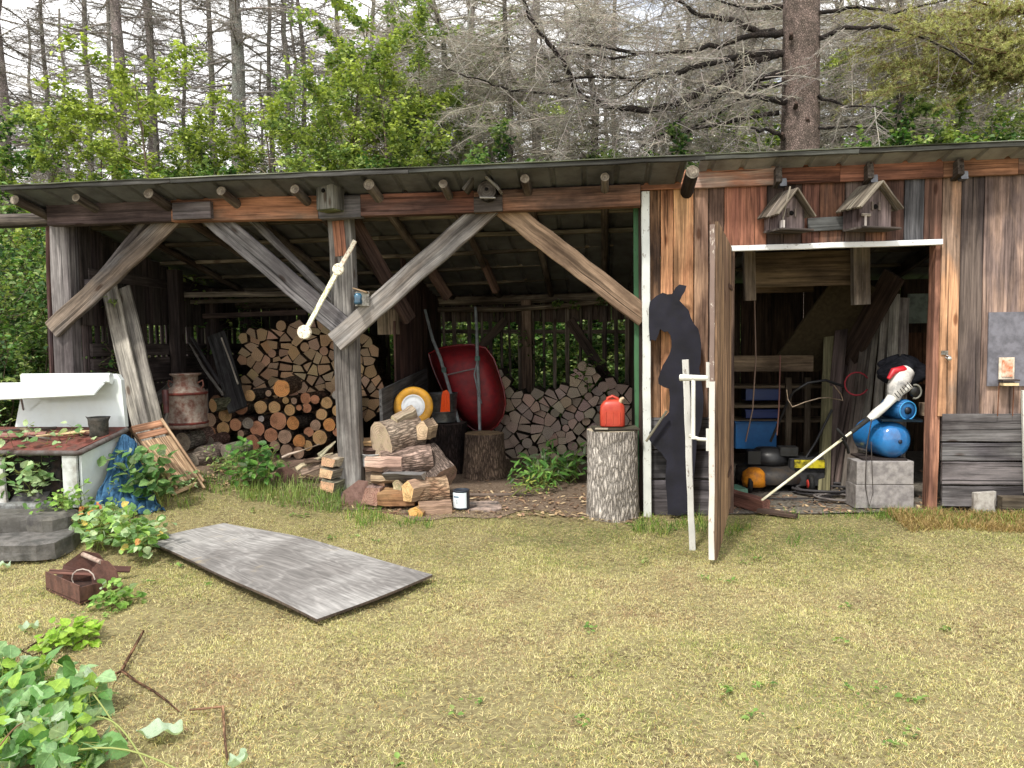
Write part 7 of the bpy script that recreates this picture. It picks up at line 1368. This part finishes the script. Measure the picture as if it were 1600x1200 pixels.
# ---------------------------------------------------------------- plants in the yard
def plant(name, base_pts, H, nst, lsize, nleaf, pal, label, seed, spread=.5, shape='wide', cat='plant', cup=.5, group=None, stemc=S(120, 128, 70), leanv=(0, 0, 0), tip_pal=None):
    rd = random.Random(seed); r = np.random.default_rng(seed); sk = SK(); tp = []
    for i in range(nst):
        b = rd.choice(base_pts); q = V(b)+V((rd.gauss(0, .03), rd.gauss(0, .03), 0)); d = (V((rd.gauss(0, spread), rd.gauss(0, spread), 1))+V(leanv)).normalized(); L = H*rd.uniform(.55, 1.1); m_ = 8
        for s in range(m_):
            d = (d+V((rd.gauss(0, .1), rd.gauss(0, .1), -.06*spread*2))).normalized(); q2 = q+d*L/m_; sk.seg(q, q2, .004*(1-s/m_)+.0012, .004*(1-(s+1)/m_)+.0012, jit(stemc, .15, rd))
            if s >= 1:
                for sg in (-1, 1):
                    pd = (d.cross(V((rd.gauss(0, 1), rd.gauss(0, 1), rd.gauss(0, 1)))).normalized()*.9+ZUP*.3).normalized(); q3 = q2+pd*lsize*rd.uniform(.5, 1.1); sk.seg(q2, q3, .0014, .0009, jit(stemc, .15, rd)); tp.append((q3, pd, s/m_))
            q = q2
        tp.append((q, d, 1.))
    idx = r.integers(0, len(tp), nleaf) if nleaf > len(tp) else np.arange(len(tp)); n = len(idx); Q = np.array([t_[0] for t_ in tp])[idx]+r.normal(0, .008, (n, 3)); D = np.array([t_[1] for t_ in tp])[idx]
    C = np.array(pal); col = C[r.integers(0, len(C), n)]*r.uniform(.8, 1.2, n)[:, None]
    if tip_pal: T_ = np.array([t_[2] for t_ in tp])[idx]; Ct = np.array(tip_pal); m2 = r.random(n) < .16*T_; col[m2] = Ct[r.integers(0, len(Ct), m2.sum())]
    v, f, c, gq = leaf_fine(Q, np.array([0, -.35, 1.])+r.normal(0, cup, (n, 3)), D+r.normal(0, .45, (n, 3)), r.uniform(.6, 1.25, n)*lsize, col, shape, .3, r)
    o = thing(name, label, cat, base_pts[0], group); pass
    vv, ff, c3 = seg_tubes(sk.a, sk.b, sk.r0, sk.r1, sk.c); fastmesh('stems', vv, ff, 'twig', c3, o); fastmesh('leaves', v, f, 'veined_leaf', c, o, smooth=True, gc=gq); return o
PG = [S(150, 180, 130), S(128, 160, 106), S(104, 140, 84), S(176, 198, 150), S(90, 128, 70)]; BG_ = [S(110, 150, 60), S(130, 170, 76), S(90, 130, 50), S(150, 184, 96)]
g = lambda *pp: [G(u, v) for u, v in pp]
plant('raspberry_plant', g((70, 790), (50, 785), (95, 795), (60, 800)), .62, 26, .065, 260, PG, 'greyish green raspberry canes growing before the stove front', 101, .3)
plant('raspberry_plant', g((60, 795), (85, 795)), 1.0, 3, .05, 30, PG, 'tall thin raspberry shoot reaching up to the warming shelf', 102, .08, stemc=S(110, 90, 70))
plant('raspberry_plant', g((185, 850), (160, 860), (205, 862), (225, 868)), .32, 20, .058, 380, PG+BG_, 'bushy raspberry plant overhanging the corner of the plywood', 103, .45, tip_pal=[S(206, 150, 90), S(196, 176, 90)])
plant('raspberry_plant', g((150, 830), (175, 825), (130, 835)), .2, 18, .045, 260, BG_+PG, 'yellowing raspberry plant with orange leaves before the tarp', 104, .4, tip_pal=[S(224, 150, 90), S(206, 120, 84), S(220, 200, 110)])
plant('weed', g((110, 820), (130, 815), (90, 822)), .3, 14, .045, 160, BG_, 'bright low weeds at the foot of the stove panel', 105, .4, shape='oval')
plant('maple_vine', g((228, 765), (240, 780), (250, 790)), .46, 9, .085, 60, [S(84, 124, 66), S(66, 104, 56), S(112, 146, 86)], 'dark green vine with large leaves trailing over the tarp', 106, .35, leanv=(-.12, 0, 0), cup=.6)
plant('weed', g((395, 760), (410, 762), (380, 758)), .36, 14, .07, 140, [S(76, 120, 50), S(96, 140, 60), S(60, 100, 44)], 'leafy green weed in front of the round log pile', 107, .35, shape='oval')
plant('weed', g((285, 765), (300, 768)), .18, 8, .035, 70, PG, 'small grey green weed by the chair foot', 108, .5, shape='oval')
plant('weed', g((340, 735), (355, 738)), .2, 8, .04, 70, MG, 'low green weeds against the large log round', 109, .5, shape='oval')
plant('weed', g((180, 945), (190, 940)), .12, 6, .04, 40, BG_, 'tiny bright weed beside the rusty basket', 110, .5)
plant('weed', g((20, 790), (40, 795), (10, 800)), .16, 14, .03, 150, MG+BG_, 'low creeping weeds over the stone slabs', 111, .6, shape='oval')
# lady fern / goldenrod sprays in the right bay
plant('fern', g((880, 752), (900, 755), (865, 757), (845, 760)), .42, 22, .09, 420, [S(84, 130, 56), S(104, 150, 70), S(66, 108, 48), S(126, 164, 84)], 'cut green leafy sprays lying before the right firewood stack', 112, .6, shape='slim', leanv=(-.25, -.1, 0), cup=.7)
plant('fern', g((805, 775), (825, 770)), .3, 5, .05, 40, [S(104, 150, 70), S(150, 160, 80)], 'thin yellowing stem with few leaves lying on bare earth', 113, .3, shape='slim', leanv=(1.2, .2, 0))
plant('weed', g((752, 700), (800, 712)), .2, 5, .04, 30, MG, 'sparse weed at the foot of the right stack', 114, .4)
plant('moss', [P(900, 478, 2.9), P(940, 474, 2.9), P(870, 480, 2.9)], .08, 30, .03, 200, [S(110, 140, 60), S(80, 110, 50)], 'green creeper leaves poking in along the rear wall top', 115, .9)
# --- heap of cut leafy stems at the lower left, leaves broad and drooping
def cut_heap():
    pal = [S(126, 164, 110), S(104, 146, 84), S(150, 184, 132), S(86, 130, 64), S(138, 172, 70)]
    plant('cut_branch', g((10, 1080), (60, 1090), (0, 1120), (40, 1140)), .15, 18, .072, 200, pal, 'large leafy cut branch forming the top of the heap at lower left', 121, .8, cup=.7, leanv=(.2, -.1, 0), group='cut leafy branches heaped at lower left', cat='branch', stemc=S(160, 170, 96))
    plant('cut_branch', g((60, 1160), (110, 1170), (20, 1180), (120, 1120)), .12, 16, .07, 150, pal, 'cut branch with pale leaf undersides in the front of the heap', 122, .9, cup=.9, leanv=(.3, .1, -.1), group='cut leafy branches heaped at lower left', cat='branch', stemc=S(170, 176, 110))
    plant('cut_branch', g((0, 1160), (30, 1200), (90, 1210), (-20, 1120)), .14, 16, .075, 180, pal, 'dense cut branch at the bottom left corner of the heap', 123, .8, cup=.7, group='cut leafy branches heaped at lower left', cat='branch', stemc=S(150, 150, 90))
    plant('cut_branch', g((110, 1005), (130, 1000)), .1, 8, .045, 50, [S(130, 170, 50), S(150, 184, 70)], 'bright green sprig behind the heap on the lawn', 124, .9, group='cut leafy branches heaped at lower left', cat='branch')
    r = random.Random(4)
    for i, (a, b, lb) in enumerate((((85, 1035), (190, 1150), 'long pale arching stalk over the leafy heap'), ((100, 1175), (300, 1215), 'pale straight stalk along the bottom of the heap'), ((0, 1165), (70, 1140), 'short brown stalk at the left frame edge of the heap'), ((150, 1120), (230, 1200), 'greenish stalk leaning out at the right of the heap'))):
        A = G(*a, .1); B = G(*b, .02); m = MB(); m.tube([A.lerp(B, k/8)+V((0, 0, .05*math.sin(math.pi*k/8))) for k in range(9)], [.003]*9, S(140, 148, 90) if i != 2 else S(120, 90, 70), seg=6); one(m, 'stalk', 'twig', lb, 'stalk', 'stalks in the leafy heap')
    for (u, v, s, yaw, lb) in ((250, 1150, .13, .2, 'large wilted silvery leaf lying right of the heap'), (372, 1196, .06, 1.2, 'pale folded leaf at the bottom edge of the lawn'), (45, 985, .07, .5, 'small white curled leaf behind the heap'), (4, 888, .08, .2, 'pale leaf on the grass at the left edge')):
        c = G(u, v, .012); m = MB(); rd = random.Random(u)
        def fn(a, b):
            x = (a-.5)*2; yv = (b-.5)*2; k = math.sqrt(max(0, 1-x*x))*(1+.18*math.sin(a*23)); return c+Matrix.Rotation(yaw, 3, 'Z') @ V((x*s/2*1.25, yv*k*s*.36, .012+.018*abs(yv)+.012*math.sin(a*11+b*4)))
        m.grid(fn, 24, 10, S(176, 196, 170), S(130, 164, 126)); o = one(m, 'fallen_leaf', 'leaf', lb, 'leaf', 'large pale leaves on the lawn')
cut_heap()
# dry leaf litter and chips on the bare earth
def litter():
    r = np.random.default_rng(33); n = 5200; x = r.uniform(-3.8, 4.4, n); y = np.where(r.random(n) < .7, r.uniform(-.35, .6, n), r.uniform(-.2, 2.4, n)); ok = ~((x > 1.05) & (y < -.05)); x, y = x[ok], y[ok]; n = len(x); z = gz(x, y)+.003+r.uniform(0, .006, n)
    a = r.uniform(0, 6.28, n); L = r.uniform(.006, .03, n); w_ = L*r.uniform(.12, .5, n); d = np.stack([np.cos(a), np.sin(a), r.normal(0, .2, n)], -1); s_ = np.stack([-np.sin(a), np.cos(a), r.normal(0, .2, n)], -1); c0 = np.stack([x, y, z], -1)
    v = np.stack([c0-d*L[:, None]-s_*w_[:, None], c0+d*L[:, None]-s_*w_[:, None], c0+d*L[:, None]*.8+s_*w_[:, None], c0-d*L[:, None]*.7+s_*w_[:, None]], 1).reshape(-1, 3); C = np.array([S(170, 144, 112), S(130, 104, 84), S(196, 174, 140), S(100, 80, 66), S(150, 120, 100)])[r.integers(0, 5, n)]
    o = fastmesh('wood_litter', v, np.arange(n)[:, None]*4+np.array([[0, 1, 2, 3]]), 'twig', np.repeat(C, 4, 0)); tag(o, 'wood chips and dry litter on the bare earth under the roof', 'litter', kind='stuff')
litter()
def board_litter():
    r = np.random.default_rng(44); q = [G(*c) for c in ((235, 848), (350, 822), (670, 903), (495, 968))]; n = 520; a, b = r.random(n)[:, None], r.random(n)[:, None]; Q = [np.array(p) for p in q]
    c0 = Q[0]*(1-a)*(1-b)+Q[3]*a*(1-b)+Q[2]*a*b+Q[1]*(1-a)*b; c0[:, 2] = c0[:, 2]+.018+.02*np.sin(a[:, 0]*3)*(.5+b[:, 0])+.006*np.sin(a[:, 0]*9+b[:, 0]*4)
    t_ = r.uniform(0, 6.28, n); L = r.uniform(.004, .03, n)[:, None]; w_ = L*r.uniform(.05, .3, n)[:, None]; d = np.stack([np.cos(t_), np.sin(t_), r.normal(0, .05, n)], -1); s_ = np.stack([-np.sin(t_), np.cos(t_), r.normal(0, .05, n)], -1)
    v = np.stack([c0-d*L-s_*w_, c0+d*L-s_*w_, c0+d*L+s_*w_, c0-d*L+s_*w_], 1).reshape(-1, 3); C = np.array([S(206, 190, 140), S(170, 140, 100), S(120, 96, 76), S(150, 160, 90)])[r.integers(0, 4, n)]
    o = fastmesh('board_litter', v, np.arange(n)[:, None]*4+np.array([[0, 1, 2, 3]]), 'twig', np.repeat(C, 4, 0)); tag(o, 'grass clippings and needles scattered on the plywood sheet', 'litter', kind='stuff')
board_litter()
